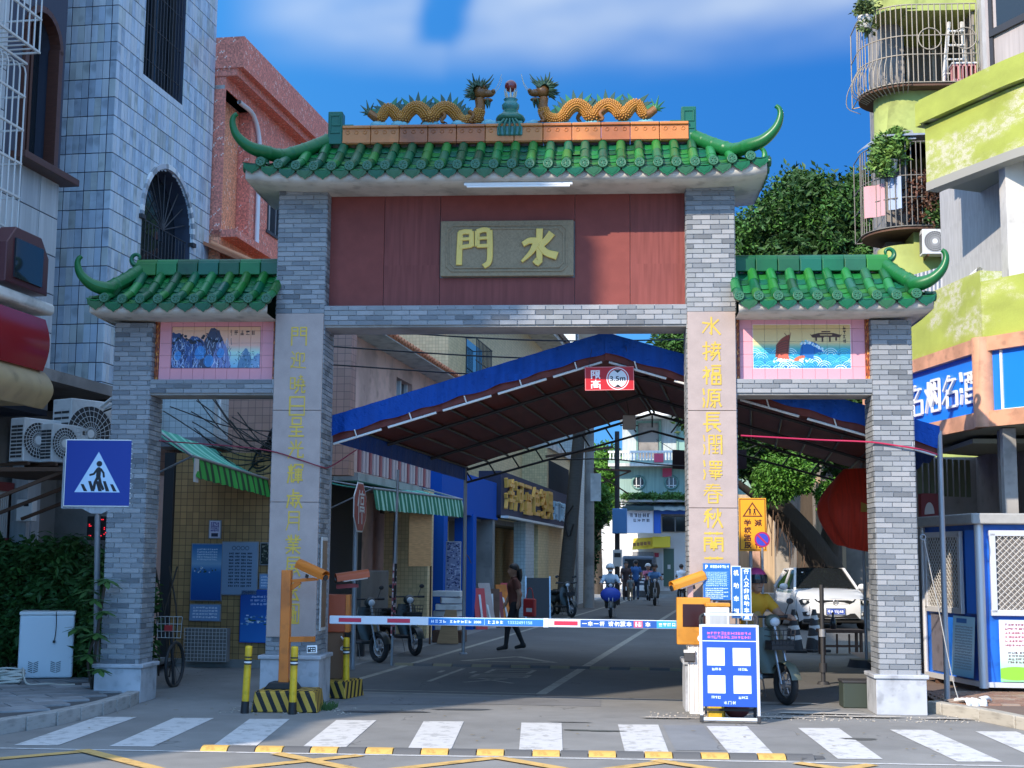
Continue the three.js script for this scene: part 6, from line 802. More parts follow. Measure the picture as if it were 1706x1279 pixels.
{
  // corner apartment block further up the street, with caged balconies
  const t = T('apartment_block', 'lime green apartment block with rounded corner and caged balconies', 'building', [0, 0, 0]);
  P(t, 'wall', [b6(7.6, 13, 0, 8.72, -17.0, -14.0), b6(9.06, 13, 8.72, 17, -17.0, -13.9), b6(7.6, 13, 8.72, 17, -17.0, -16.4), b6(7.6, 9.06, 10.62, 11.86, -16.4, -14.0), b6(7.6, 9.06, 13.6, 15, -16.4, -14.0), cy(0.66, 0.66, 8.4, 7.62, 4.2, -14.66, 28), cy(0.66, 0.66, 1.24, 7.62, 11.24, -14.66, 28), cy(0.7, 0.7, 1.4, 7.62, 14.35, -14.66, 28)], lime);
  P(t, 'corner_core', [b6(7.2, 7.7, 0, 17, -16.4, -14.9)], M.interior); P(t, 'weathered_pier', [b6(9.06, 9.9, 0, 17, -13.9, -13.55)], Mt([0.46, 0.45, 0.43], 0.8, { map: rep(tStreak, 0.8) })); P(t, 'drain_pipe', [bar([9.25, 0, -13.45], [9.25, 17, -13.45], 0.06, 8), bar([9.55, 5, -13.45], [9.55, 17, -13.45], 0.045, 8)], M.galv);
  for (const [a, b] of [[8.75, 10.6], [11.9, 13.6]]) { P(t, 'room_wall', [b6(7.7, 9.05, a, b, -16.35, -16.2)], M.interior); P(t, 'room_side', [b6(9.0, 9.05, a, b, -16.2, -14.1)], M.interior); }; P(t, 'door_frame', [b6(8.0, 8.08, 11.86, 13.6, -16.2, -16.1), b6(8.6, 8.68, 11.86, 13.6, -16.2, -16.1)], M.whiteDirty);
  const cage = (y0, y1, lab, bulge) => { const c = G(t, 'balcony_cage'); c.userData.label = lab; const g = [], r = 0.013, path = []; for (let i = 0; i <= 14; i++) { const a = Math.PI * (1.0 - 0.5 * i / 14); path.push([7.62 + 1.0 * Math.cos(a), -14.66 + 1.0 * Math.sin(a)]); } path.unshift([6.62, -15.4]); for (let x = 7.72; x <= 9.0; x += 0.125) path.push([x, -13.66]);
    for (const [x, z] of path) g.push(bar([x, y0, z], [x, y1, z], r, 5)); for (const y of [y0, y0 + 0.62, mix(y0, y1, 0.6), y1]) for (let i = 0; i + 1 < path.length; i++) g.push(bar([path[i][0], y, path[i][1]], [path[i + 1][0], y, path[i + 1][1]], 0.015, 4));
    for (const [x, z] of path.filter((_, i) => i % 3 === 0)) g.push(bar([x, y0, z], [mix(x, 7.9, 0.35), y0 - (bulge ? 0.0 : 0), mix(z, -14.6, 0.4)], 0.014, 4));
    if (bulge) { for (const cx of [7.98, 8.72]) g.push(place(new THREE.TorusGeometry(0.24, 0.014, 5, 24), cx, mix(y0, y1, 0.55), -13.64)); for (let i = 0; i < path.length; i += 1) { const [x, z] = path[i], o = 0.12; if (x > 7.6) continue; const dx = x - 7.62, dz = z + 14.66, l = Math.hypot(dx, dz); g.push(tube([[x, y0 + 0.6, z], [x + dx / l * o, y0 + 0.35, z + dz / l * o], [x + dx / l * o, y0 + 0.05, z + dz / l * o], [x - dx / l * 0.2, y0 - 0.16, z - dz / l * 0.2]], 0.011, 10, 4)); } }
    P(c, 'bars', g, bulge ? Mt([0.30, 0.26, 0.20], 0.5) : Mt([0.16, 0.15, 0.13], 0.5)); P(c, 'floor', [cy(0.98, 0.98, 0.07, 7.62, y0 - 0.03, -14.66, 32), b6(7.62, 9.05, y0 - 0.07, y0, -14.6, -13.68)], M.rust); };
  cage(11.86, 13.6, 'upper caged balcony with bulging round corner basket', true); cage(8.72, 10.55, 'lower caged balcony full of plants', false);
  P(t, 'shade_roof', [beam([7.0, 10.66, -14.3], [9.0, 10.72, -14.3], 1.5, 0.04), ...thick(10, 2, (u, v) => { const a = Math.PI * (1 - 0.5 * u), r = mix(0.7, 1.05, v); return [7.62 + r * Math.cos(a), 10.9 - 0.28 * v, -14.66 + r * Math.sin(a)]; }, [0, -0.03, 0])], M.galv);
  P(t, 'corrugated_wall', thick(60, 1, (u, v) => [mix(7.15, 9.1, u), mix(6.2, mix(7.55, 8.1, u), v), -13.6 + 0.03 * Math.sin(u * 150)], [0, 0, -0.02]), M.galv);
  aircon('air_conditioner', 'white outdoor unit on the lime green wall under the planted balcony', [8.07, 8.08, -13.72], 0, 0.78, 0.54, 0.3);
  const lad = T('step_ladder', 'old white step ladder standing inside the upper caged balcony', 'ladder', [8.55, 11.9, -14.2]); P(lad, 'rails', [beam([-0.2, 0, 0.1], [-0.02, 1.5, 0], 0.07, 0.05), beam([0.3, 0, 0.1], [0.26, 1.5, 0], 0.07, 0.05)], M.whiteDirty); for (let i = 0; i < 4; i++) P(lad, 'rung', [beam([-0.16 + 0.04 * i, 0.3 + i * 0.32, 0.08], [0.29, 0.3 + i * 0.32, 0.08], 0.06, 0.03)], M.whiteDirty);
  const cr = T('plastic_crate', 'pink plastic crate on the upper caged balcony floor', 'crate', [8.72, 11.9, -13.9]); P(cr, 'shell', [...Array.from({ length: 6 }, (_, i) => rb(0.03, 0.38, 0.3, 0.004, -0.22 + i * 0.09, 0.19, 0)), rb(0.5, 0.05, 0.3, 0.01, 0, 0.36, 0), rb(0.5, 0.05, 0.3, 0.01, 0, 0.03, 0)], Mt([0.55, 0.25, 0.24], 0.6)); P(cr, 'rim', [rb(0.54, 0.04, 0.34, 0.01, 0, 0.40, 0)], M.whiteDirty);
  const cl = T('laundry', 'folded pink and blue cloths hung on the lower caged balcony', 'laundry', [6.85, 9.0, -14.0], -0.6); P(cl, 'cloth', thick(6, 4, (u, v) => [-0.3 + 0.5 * u, 0.7 * v, 0.03 * Math.sin(u * 9)], [0, 0, -0.01]), Mt([0.55, 0.30, 0.32], 0.9)); P(cl, 'cloth', thick(6, 4, (u, v) => [0.25 + 0.3 * u, 0.1 + 0.7 * v, 0.03 * Math.sin(u * 9)], [0, 0, -0.01]), Mt([0.35, 0.42, 0.55], 0.9));
}
// blue kiosk
{
  const C0 = [5.51, -1.57], Lf = [5.20, -3.15], Rt = [7.1, -1.50], t = T('booth', 'blue and white metal booth with mesh windows at the right edge', 'booth', [0, 0, 0]);
  const dirL = Math.atan2(Lf[0] - C0[0], Lf[1] - C0[1]), mk = (a, b) => { const dx = b[0] - a[0], dz = b[1] - a[1], l = Math.hypot(dx, dz); return { l, g: (geo) => { geo.rotateY(Math.atan2(dx, dz) - Math.PI / 2); geo.translate(a[0], 0, a[1]); return geo; } }; };
  const FL = mk(Lf, C0), FR = mk(C0, Rt), blueP = Mt([0.012, 0.14, 0.62], 0.4, { map: rep(tBlotch, 1.4) }), alu = Mt([0.62, 0.63, 0.64], 0.4, { metalness: 0.3 });
  P(t, 'body', [FL.g(bx(FL.l, 1.90, 0.05, FL.l / 2, 1.14, -0.06)), FR.g(bx(FR.l, 1.90, 0.05, FR.l / 2, 1.14, -0.06))], blueP);
  P(t, 'corner_post', [cy(0.055, 0.055, 1.94, C0[0], 1.13, C0[1], 12)], alu); P(t, 'edge_post', [cy(0.03, 0.03, 1.94, Lf[0], 1.13, Lf[1], 8)], alu);
  P(t, 'base_rail', [FL.g(bx(FL.l, 0.06, 0.05, FL.l / 2, 0.20, 0)), FR.g(bx(FR.l, 0.06, 0.05, FR.l / 2, 0.20, 0))], alu);
  P(t, 'roof', [FL.g(rb(FL.l + 0.2, 0.13, 0.5, 0.02, FL.l / 2, 2.15, -0.12)), FR.g(rb(FR.l + 0.2, 0.13, 0.5, 0.02, FR.l / 2, 2.15, -0.12))], Mt([0.40, 0.40, 0.38], 0.7, { map: rep(tGrain, 0.5) }));
  const win = (F, a, b, y0, y1, lab) => { const w = G(t, 'window'); w.userData.label = lab; P(w, 'dark_opening', [F.g(bx(b - a, y1 - y0, 0.02, (a + b) / 2, (y0 + y1) / 2, -0.02))], M.interior); P(w, 'frame', [F.g(rb(b - a + 0.08, 0.07, 0.05, 0.006, (a + b) / 2, y1, 0.01)), F.g(rb(b - a + 0.08, 0.07, 0.05, 0.006, (a + b) / 2, y0, 0.01)), F.g(rb(0.07, y1 - y0, 0.05, 0.006, a, (y0 + y1) / 2, 0.01)), F.g(rb(0.07, y1 - y0, 0.05, 0.006, b, (y0 + y1) / 2, 0.01))], alu);
    const m = [], W = b - a, H = y1 - y0, n = Math.round((W + H) / 0.075); for (let i = 1; i < n; i++) { const k = i / n * (W + H), p = [Math.max(0, k - H), Math.min(H, k)], q = [Math.min(W, k), Math.max(0, k - W)]; m.push(F.g(bar([a + p[0], y0 + p[1], 0.02], [a + q[0], y0 + q[1], 0.02], 0.0045, 4))); m.push(F.g(bar([b - p[0], y0 + p[1], 0.024], [b - q[0], y0 + q[1], 0.024], 0.0045, 4))); } P(w, 'wire_mesh', m, M.cage); };
  win(FL, 0.12, FL.l - 0.50, 1.04, 1.98, 'mesh window on the left face'); win(FR, 0.15, 1.35, 1.04, 1.98, 'mesh window on the right face');
  P(t, 'blue_strip', [FL.g(bx(0.26, 1.0, 0.03, FL.l - 0.22, 1.52, 0.0))], signBlue);
  const po1 = print(128, 160, (g, w, h) => { const a = g.createLinearGradient(0, 0, 0, h); a.addColorStop(0, '#a9dcf0'); a.addColorStop(0.6, '#d9f2fa'); a.addColorStop(1, '#6fb8dc'); g.fillStyle = a; g.fillRect(0, 0, w, h); fill(g, '#3a7cc0', 20, 6, 60, 12); g.strokeStyle = '#7f9cb0'; for (let i = 0; i < 16; i++) scribble(g, 14, 26 + i * 7.4, 100, 16, 4, 1); }), po2 = print(192, 256, (g, w, h) => { const a = g.createLinearGradient(0, 0, 0, h); a.addColorStop(0, '#bfe4ee'); a.addColorStop(0.25, '#f0d4dc'); a.addColorStop(0.5, '#d4eef2'); a.addColorStop(1, '#8fdc9c'); g.fillStyle = a; g.fillRect(0, 0, w, h); g.strokeStyle = '#8a5060'; for (let i = 0; i < 6; i++) scribble(g, 14, 16 + i * 17, 84, 10, 9, 1.6); g.strokeStyle = '#5a4450'; for (let i = 0; i < 4; i++) scribble(g, 20, 132 + i * 13, 110, 12, 9, 1.6); g.fillStyle = '#86d63c'; g.beginPath(); g.ellipse(40, 222, 56, 28, 0, 0, 7); g.fill(); g.strokeStyle = '#4a90b8'; g.lineWidth = 3; g.beginPath(); g.moveTo(120, 60); g.quadraticCurveTo(150, 40, 180, 58); g.stroke(); g.fillStyle = '#27343c'; g.fillRect(132, 206, 26, 30); g.fillStyle = '#e8eef0'; g.beginPath(); g.arc(145, 196, 12, 0, 7); g.fill(); });
  P(t, 'poster', [FL.g(pl(0.60, 0.72, FL.l - 0.42, 0.62, 0.045, -0.06))], po1, 'pale blue poster of small print on the left face'); P(t, 'poster', [FR.g(pl(0.86, 0.72, 0.62, 0.60, 0.03))], po2, 'pale poster with print and green hill on the right face'); P(t, 'dark_poster', [FL.g(bx(0.42, 0.72, 0.01, 0.36, 0.62, -0.02))], Mt([0.16, 0.15, 0.18], 0.5, { map: tPaint }));
  P(t, 'foot', [[5.56, -1.68], [6.3, -1.66], [5.3, -2.9]].map(([x, z]) => b6(x - 0.04, x + 0.04, 0.10, 0.2, z - 0.04, z + 0.04)), M.rust); P(t, 'disc_sticker', [FL.g(place(new THREE.CircleGeometry(0.15, 20, 0, Math.PI), 0.55, 2.24, 0.14))].map((g) => (g.userData.keepUV = true, g)), M.white);
  const rag = T('white_rag', 'crumpled white cloth hanging over the kerb by the booth', 'cloth', [5.02, 0.0, -0.02], 0.3); P(rag, 'fold', [...thick(20, 12, (u, v) => { const x = -0.12 + 0.26 * u, k = v * 0.5; return [x + 0.02 * Math.sin(v * 8), k < 0.28 ? 0.135 + 0.025 * Math.abs(Math.sin(u * 13 + v * 3)) : 0.135 - (k - 0.28) * 0.55, (k < 0.28 ? -0.25 + k : 0.04 + 0.02 * Math.sin(u * 17)) - 0.0]; }, [0, 0.008, 0])], M.white); P(rag, 'tail', [tube([[0.1, 0.15, -0.1], [0.22, 0.17, -0.14], [0.3, 0.14, -0.2]], (q) => 0.035 - 0.02 * q, 12, 6)], M.white);
  const str = T('guy_cord', 'thin cord tied from the canopy post down to the kerb', 'cord'); P(str, 'cord', [tube([[4.56, 1.88, -0.2], [4.70, 1.2, -0.28], [4.86, 0.3, -0.3], [4.9, 0.14, -0.28]], 0.006, 24, 4)], M.cage); P(str, 'hook', [place(new THREE.TorusGeometry(0.03, 0.007, 5, 12), 4.55, 1.90, -0.2)], M.galv);
  const dkb = T('dark_box', 'dark green box beside the right small pillar foot', 'box', [3.86, 0, -0.75]); P(dkb, 'body', [rb(0.30, 0.28, 0.3, 0.015, 0, 0.14, 0)], Mt([0.03, 0.045, 0.035], 0.7, { map: tBlotch })); P(dkb, 'lid', [rb(0.32, 0.03, 0.32, 0.01, 0, 0.29, 0)], M.dark);
}
// far right of the street: wall, signs, umbrella, cones, stool
{
  const w = T('school_wall', 'sunlit beige wall with stone base beyond the banyan trunk', 'wall', [0, 0, 0]), beige = Mt([0.52, 0.40, 0.27], 0.85, { map: rep(tStreak, 2.5) });
  P(w, 'face', [b6(5.0, 14, 0, 4.2, -38.6, -38)], beige); P(w, 'pier', [0, 1, 2, 3, 4].map((i) => b6(5.4 + i * 1.1, 5.7 + i * 1.1, 0, 3.3, -38.0, -37.8)), Mt([0.50, 0.31, 0.24], 0.8, { map: tBlotch })); const gb = J([rb(0.86, 0.5, 0.4, 0.04)]); for (let i = 0; i < 6; i++) { const m = P(w, 'stone_block', gb, M.plaster); m.position.set(6.1 + i * 0.95, 0.27, -36.9 + 0.05 * Math.sin(i * 3)); }
  P(w, 'dark_plinth', [b6(5.0, 14, 0, 0.06, -37.6, -34)], M.concrete);
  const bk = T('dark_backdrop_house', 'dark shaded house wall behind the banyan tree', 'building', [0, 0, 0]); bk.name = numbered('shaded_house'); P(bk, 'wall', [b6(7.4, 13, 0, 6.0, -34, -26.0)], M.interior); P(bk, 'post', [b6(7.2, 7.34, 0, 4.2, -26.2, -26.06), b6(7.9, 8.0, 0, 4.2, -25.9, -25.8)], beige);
  const ys = T('school_sign', 'tall yellow school zone warning sign on a post', 'road sign', [4.56, 0, -18.5], 0.0); P(ys, 'post', [bar([-0.05, 0, -0.04], [-0.05, 3.1, -0.04], 0.04, 8)], M.galv); P(ys, 'plate', [rb(0.66, 1.28, 0.03, 0.01, 0, 2.53, 0)], M.yellow);
  P(ys, 'print', [pl(0.65, 1.27, 0, 2.53, 0.017)], print(132, 256, (g, w, h) => { fill(g, '#e8a018', 0, 0, w, h); g.strokeStyle = '#5c2c10'; g.lineWidth = 4; g.strokeRect(5, 5, w - 10, h - 10); g.lineWidth = 6; g.beginPath(); g.moveTo(66, 24); g.lineTo(110, 88); g.lineTo(22, 88); g.closePath(); g.stroke(); g.fillStyle = '#3c1c10'; for (const [x, s] of [[54, 1], [76, -1]]) { g.beginPath(); g.arc(x, 56, 5, 0, 7); g.fill(); g.fillRect(x - 4, 61, 8, 12); g.fillRect(x - 6, 72, 4, 10); g.fillRect(x + 2, 72, 4, 10); } g.strokeStyle = '#4a1c0c'; [...'学校路段'].forEach((c, i) => glyph(g, c, 24, 104 + i * 36, 34, 32, 4.5)); [...'减速慢行'].forEach((c, i) => glyph(g, c, 76, 104 + i * 36, 34, 32, 4.5)); }));
  const np = T('no_parking_sign', 'round blue and red no parking sign on a thin pole', 'road sign', [4.72, 0, -17.9]); P(np, 'post', [bar([0, 0, -0.03], [0, 2.3, -0.03], 0.03, 8)], M.galv); P(np, 'disc', [cy(0.185, 0.185, 0.015, 0, 2.16, 0, 28, Math.PI / 2)], Mt([0.40, 0.02, 0.10], 0.4)); P(np, 'blue_field', [cy(0.145, 0.145, 0.006, 0, 2.16, 0.009, 28, Math.PI / 2)], Mt([0.05, 0.06, 0.50], 0.4)); P(np, 'red_bar', [bx(0.045, 0.29, 0.006, 0, 2.16, 0.014, 0, 0, 0.78)], Mt([0.45, 0.02, 0.08], 0.4));
  const um = T('red_umbrella', 'large drooping red sunshade half hidden by the right small pillar', 'umbrella', [5.12, 0, -6.95]); const red = Mt([0.80, 0.055, 0.022], 0.7, { side: THREE.DoubleSide, map: rep(tStreak, 0.9) });
  P(um, 'canopy', [sheet(64, 18, (u, v) => { const a = u * 2 * Math.PI, y = mix(3.10, 1.86, v), r0 = 0.06 + 0.53 * Math.pow(Math.sin(Math.PI * Math.min(1, 0.12 + v * 0.72)), 0.8), f = 1 + 0.17 * Math.pow(Math.abs(Math.sin(a * 4 + 2.2 * v)), 0.6) * smooth(0.0, 0.6, v) - 0.10 + 0.09 * Math.sin(a * 2 + 1) + 0.05 * Math.sin(a * 11 + v * 9) * v; return [r0 * f * Math.cos(a) - 0.06 * v, y - 0.08 * Math.cos(a - 0.8) * v, r0 * f * Math.sin(a)]; })], red);
  P(um, 'pole', [bar([0, 0, 0], [0, 3.2, 0], 0.025, 8)], M.galv); P(um, 'weighted_base', [cy(0.26, 0.3, 0.12, 0, 0.06, 0, 20)], M.dark); P(um, 'yellow_print', [sheet(8, 8, (u, v) => { const a = 1.1 + u * 0.7, y = 2.75 - 0.35 * v, r = 0.62 - 0.2 * (1 - v); return [r * Math.cos(a) * 1.02, y, r * Math.sin(a) * 1.02]; })], Mt([0.6, 0.33, 0.06], 0.7, DS));
  const cone = (x, z, lab, first) => { if (first) return copyOf(first, [x, 0, z], 0.5, lab); const c = T('traffic_cone', lab, 'traffic cone', [x, 0, z]); P(c, 'base', [rb(0.42, 0.05, 0.42, 0.015, 0, 0.025, 0)], M.rubber); P(c, 'cone', [cy(0.035, 0.17, 0.72, 0, 0.41, 0, 20)], M.dark); for (const y of [0.22, 0.40, 0.58]) { const r = (h) => 0.17 - 0.135 * (h - 0.05) / 0.72; P(c, 'white_band', [cy(r(y + 0.09) + 0.003, r(y) + 0.003, 0.08, 0, y + 0.045, 0, 20, 0.0, 0, 0.14)], M.whiteDirty); } return c; };
  const c1 = cone(4.45, -10.4, 'black and white traffic cone, left one by the white car'); cone(4.85, -10.6, 'black and white traffic cone, right one nearest the stool', c1);
  const sb = T('wooden_stool', 'low brown wooden stool in front of the parked white car', 'stool', [5.2, 0, -9.9], 0.1); P(sb, 'seat', [rb(0.78, 0.06, 0.4, 0.01, 0, 0.42, 0)], M.rust); for (const [a, b] of [[-0.33, -0.15], [0.33, -0.15], [-0.33, 0.15], [0.33, 0.15]]) P(sb, 'leg', [rb(0.05, 0.40, 0.05, 0.006, a, 0.2, b)], M.rust); P(sb, 'stretcher', [bx(0.66, 0.04, 0.03, 0, 0.16, 0.15), bx(0.03, 0.34, 0.03, -0.1, 0.2, 0.15), bx(0.03, 0.34, 0.03, 0.12, 0.2, 0.15)], M.rust); const bot = T('bottle', 'dark bottle standing on the brown stool', 'bottle', [5.08, 0.45, -9.9]); P(bot, 'glass', [lathe([[0, 0], [0.05, 0], [0.055, 0.1], [0.05, 0.16], [0.02, 0.21], [0.02, 0.27], [0, 0.27]], 12)], M.glass); P(bot, 'cap', [cy(0.022, 0.022, 0.03, 0, 0.28, 0, 10)], M.rust);
  const ps = T('steel_post', 'thin dark steel post standing in the right lane before the car', 'post', [3.95, 0, -3.65]); P(ps, 'tube', [bar([0, 0, 0], [0, 1.32, 0], 0.03, 10)], M.dark); P(ps, 'collar', [cy(0.045, 0.045, 0.10, 0, 0.68, 0, 12)], M.galv); P(ps, 'foot', [cy(0.07, 0.09, 0.04, 0, 0.02, 0, 12)], M.dark); P(ps, 'weights', [cy(0.05, 0.05, 0.12, 0, 0.22, 0, 12)], M.dark);
}
// ---------------------------------------------------------------- the block across the junction, behind the camera on the left: unseen, its outline stepped to shape the shadow over the left half of the gateway
{
  const t = T('neighbour_block', 'unseen apartment block across the junction, outline stepped to shade the left half', 'building', [-11.0, 0, 13.9], 0);
  const wallM = Mt([0.42, 0.40, 0.37], 0.85, { map: tBlotch });
  P(t, 'wall', [b6(-10.7, -0.98, 0, 10.4, 0.2, 3), b6(-10.7, -2.03, 10.4, 13.6, 0, 3), b6(-10.7, -1.5, 13.6, 16.85, 0.1, 3), b6(-34, -10.7, 0, 29, 0, 3)], wallM); P(t, 'balcony', [b6(-10.7, -0.43, 17.05, 17.95, 0.4, 3)], wallM); P(t, 'cornice', [b6(-10.7, -1.1, 16.85, 17.05, 0.2, 3)], wallM); P(t, 'shadow_step', [b6(-10.7, -0.98, 17.95, 19.7, 0.2, 3)], wallM);  // ledges and top storey are steps added to shape the shadow edge
  for (let r = 0; r < 4; r++) for (let c = 0; c < 3; c++) P(t, 'window', [b6(-5.8 + c * 1.8, -4.7 + c * 1.8, 1.2 + r * 3.2, 2.6 + r * 3.2, -0.02, 0.04)], M.glass);
}
// ---------------------------------------------------------------- barrier, cameras, bollards, signs and boards at the gateway
const stripeY = (() => { const c = document.createElement('canvas'); c.width = 256; c.height = 128; const g = c.getContext('2d'); fill(g, '#c29a3a', 0, 0, 256, 128); g.fillStyle = '#17171a'; for (let i = -2; i < 5; i++) { g.beginPath(); g.moveTo(i * 64, 0); g.lineTo(i * 64 + 30, 0); g.lineTo(i * 64 + 90, 128); g.lineTo(i * 64 + 60, 128); g.fill(); } for (let i = 0; i < 160; i++) { g.fillStyle = pick(['rgba(120,110,90,.5)', 'rgba(60,55,50,.5)', 'rgba(200,180,120,.4)']); g.fillRect(rnd() * 256, rnd() * 128, rr(1, 5), rr(1, 3)); } const t = new THREE.CanvasTexture(c); t.colorSpace = THREE.SRGBColorSpace; t.magFilter = THREE.LinearFilter; t.wrapS = t.wrapT = THREE.RepeatWrapping; t.repeat.set(2.4, 4.6); return new THREE.MeshStandardMaterial({ map: t, roughness: 0.7 }); })();
function camera3(parent, at, ry, tilt, mat) {       // box camera in a sun hood, looking along +z before turning
  const c = G(parent, 'camera_unit', at, [tilt, ry, 0]); c.rotation.order = 'YXZ';
  P(c, 'housing', [rb(0.095, 0.085, 0.30, 0.012)], M.white); P(c, 'hood', [...thick(8, 1, (u, v) => { const a = Math.PI * (0.02 + 0.96 * u); return [0.062 * Math.cos(a), 0.012 + 0.056 * Math.sin(a), -0.17 + 0.40 * v]; }, [0, 0.004, 0]), bx(0.124, 0.05, 0.40, 0, 0.0, 0.03)], mat); P(c, 'lens', [cy(0.033, 0.033, 0.02, 0, -0.004, 0.236, 16, Math.PI / 2)], M.glass); P(c, 'swivel', [bar([0, -0.04, -0.02], [0, -0.09, -0.02], 0.018, 8)], M.dark); return c;
}
const bollard = T('bollard', 'yellow steel bollard with black rings, left of the striped camera block', 'bollard', [-2.71, 0, 0.88], 0, 'yellow bollards by the camera post');
P(bollard, 'post', [cy(0.038, 0.038, 0.58, 0, 0.39, 0, 18), lathe([[0.038, 0.68], [0.034, 0.694], [0, 0.70]], 18)], Mt([0.72, 0.45, 0.015], 0.4, { map: rep(tBlotch, 0.7) })); P(bollard, 'black_foot', [cy(0.041, 0.044, 0.125, 0, 0.0625, 0, 18)], M.black); for (const y of [0.60, 0.565, 0.53]) P(bollard, 'ring', [cy(0.0405, 0.0405, 0.014, 0, y - 0.02, 0, 18)], y === 0.565 ? M.black : M.black); P(bollard, 'reflective_ring', [cy(0.0395, 0.0395, 0.018, 0, 0.528, 0, 18)], M.white); bollard.rotation.z = -0.035;
copyOf(bollard, [-2.20, 0, 0.90], 0.4, 'yellow steel bollard with black rings, in front of the striped camera block').rotation.z = -0.01;
copyOf(bollard, [-1.98, 0, -0.92], 1.2, 'yellow steel bollard with black rings, behind the barrier beside the left main pillar').rotation.z = 0.03;
{
  const b = T('striped_block', 'yellow and black striped concrete block under the orange camera post', 'concrete block', [-2.33, 0, 0.52], 0.06); P(b, 'block', [ext([[-0.34, 0], [0.34, 0], [0.31, 0.19], [-0.31, 0.19]], 0.5, 0.01, 0, 0.012, -0.25)], stripeY); P(b, 'top_slab', [rb(0.60, 0.02, 0.46, 0.006, 0, 0.215, 0)], stripeY);
  const p = T('camera_post', 'orange steel post with hooded camera in front of the left main pillar', 'camera post', [-2.40, 0.225, 0.50], 0); P(p, 'base_plate', [ext([[-0.17, 0], [0.17, 0], [0.12, 0.055], [-0.12, 0.055]], 0.24, 0.008, 0, 0.008, -0.12)], M.black); P(p, 'column', [rb(0.105, 1.20, 0.10, 0.008, 0.01, 0.66, 0)], M.orange); P(p, 'upper_arm', [beam([0.04, 1.14, 0], [0.36, 1.17, 0.06], 0.035, 0.035), beam([0.05, 1.06, 0], [0.16, 1.14, 0.02], 0.025, 0.05)], M.orange); P(p, 'lower_arm', [beam([0.04, 0.52, 0], [0.34, 0.53, 0.05], 0.05, 0.055)], M.orange); P(p, 'keypad', [rb(0.11, 0.085, 0.03, 0.006, 0.32, 0.42, 0.07, -0.3, 0.2, 0.1)], M.white); P(p, 'keypad_screen', [rb(0.085, 0.055, 0.006, 0.002, 0.32, 0.422, 0.087, -0.3, 0.2, 0.1)], M.black);
  const k = []; for (let i = 0; i < 3; i++) for (let j = 0; j < 2; j++) k.push(bx(0.016, 0.012, 0.004, 0.295 + i * 0.026, 0.408 + j * 0.024, 0.093, -0.3, 0.2, 0.1)); P(p, 'keys', k, M.white); camera3(p, [0.28, 1.26, 0.09], 1.05, 0.32, M.orange);
  const b2 = T('striped_block', 'yellow and black striped concrete block behind the left main pillar', 'concrete block', [-2.15, 0, -1.05], -0.25); P(b2, 'block', [ext([[-0.26, 0], [0.26, 0], [0.24, 0.17], [-0.24, 0.17]], 0.5, 0.01, 0, 0.012, -0.25)], stripeY); P(b2, 'top_slab', [rb(0.46, 0.02, 0.46, 0.006, 0, 0.195, 0)], stripeY);
  const m = T('barrier_machine', 'orange barrier cabinet with hooded camera behind the left main pillar', 'barrier machine', [-2.16, 0.2, -1.10], 0.1); P(m, 'cabinet', [rb(0.26, 0.44, 0.26, 0.012, 0.02, 0.77, 0)], Mt([0.40, 0.07, 0.02], 0.5)); P(m, 'door_panel', [rb(0.05, 0.44, 0.27, 0.006, 0.15, 0.77, 0.002)], M.orange); P(m, 'leg', [rb(0.20, 0.55, 0.2, 0.01, 0.0, 0.28, 0)], Mt([0.20, 0.10, 0.05], 0.7)); P(m, 'arm', [beam([0.0, 1.08, 0], [0.26, 1.10, 0], 0.04, 0.05)], Mt([0.30, 0.04, 0.04], 0.5)); P(m, 'wire_bundle', [tube([[0.08, 0.50, 0.13], [0.14, 0.42, 0.17], [0.08, 0.36, 0.17], [0.16, 0.34, 0.15]], 0.012, 14, 5)], M.white); camera3(m, [0.22, 1.20, 0.06], -1.25, 0.14, Mt([0.50, 0.10, 0.03], 0.5));
  // the barrier arm with its stickers
  const a = T('boom_barrier', 'white barrier arm with red and blue stickers closing the carriageway', 'barrier arm', [-2.05, 0.93, -0.20], 0); a.rotation.y = -0.078;
  const L = 3.92, arm = Mt([0.60, 0.66, 0.72], 0.4); P(a, 'boom', [rb(L, 0.092, 0.04, 0.008, L / 2, 0, 0)], arm); P(a, 'joint_sleeve', [rb(0.06, 0.10, 0.05, 0.006, 2.46, 0, 0)], arm);
  for (const x of [0.24, 0.80, 2.68]) { P(a, 'red_sticker', [rb(0.26, 0.045, 0.004, 0.002, x, 0, 0.0215)], Mt([0.52, 0.02, 0.06], 0.4)); }
  P(a, 'blue_sticker', [pl(1.30, 0.078, 1.79, 0, 0.0225)], print(680, 40, (g, w, h) => { fill(g, '#1769b8', 0, 0, w, h); fill(g, '#3ba4dc', 0, 0, w, 4); g.strokeStyle = '#eef6fa'; for (let i = 0; i < 4; i++) scribble(g, 14 + i * 24, 12, 20, 1, 16, 2.4); for (let i = 0; i < 6; i++) scribble(g, 126 + i * 22, 12, 20, 1, 16, 2.4); g.fillStyle = '#eef6fa'; g.font = 'bold 20px sans-serif'; g.fillText('2000', 268, 28); fill(g, '#9cc8e8', 330, 4, 3, 32); for (let i = 0; i < 4; i++) scribble(g, 350 + i * 24, 11, 20, 1, 18, 2.4); g.font = 'bold 24px sans-serif'; g.fillText('13332491158', 466, 29); }));
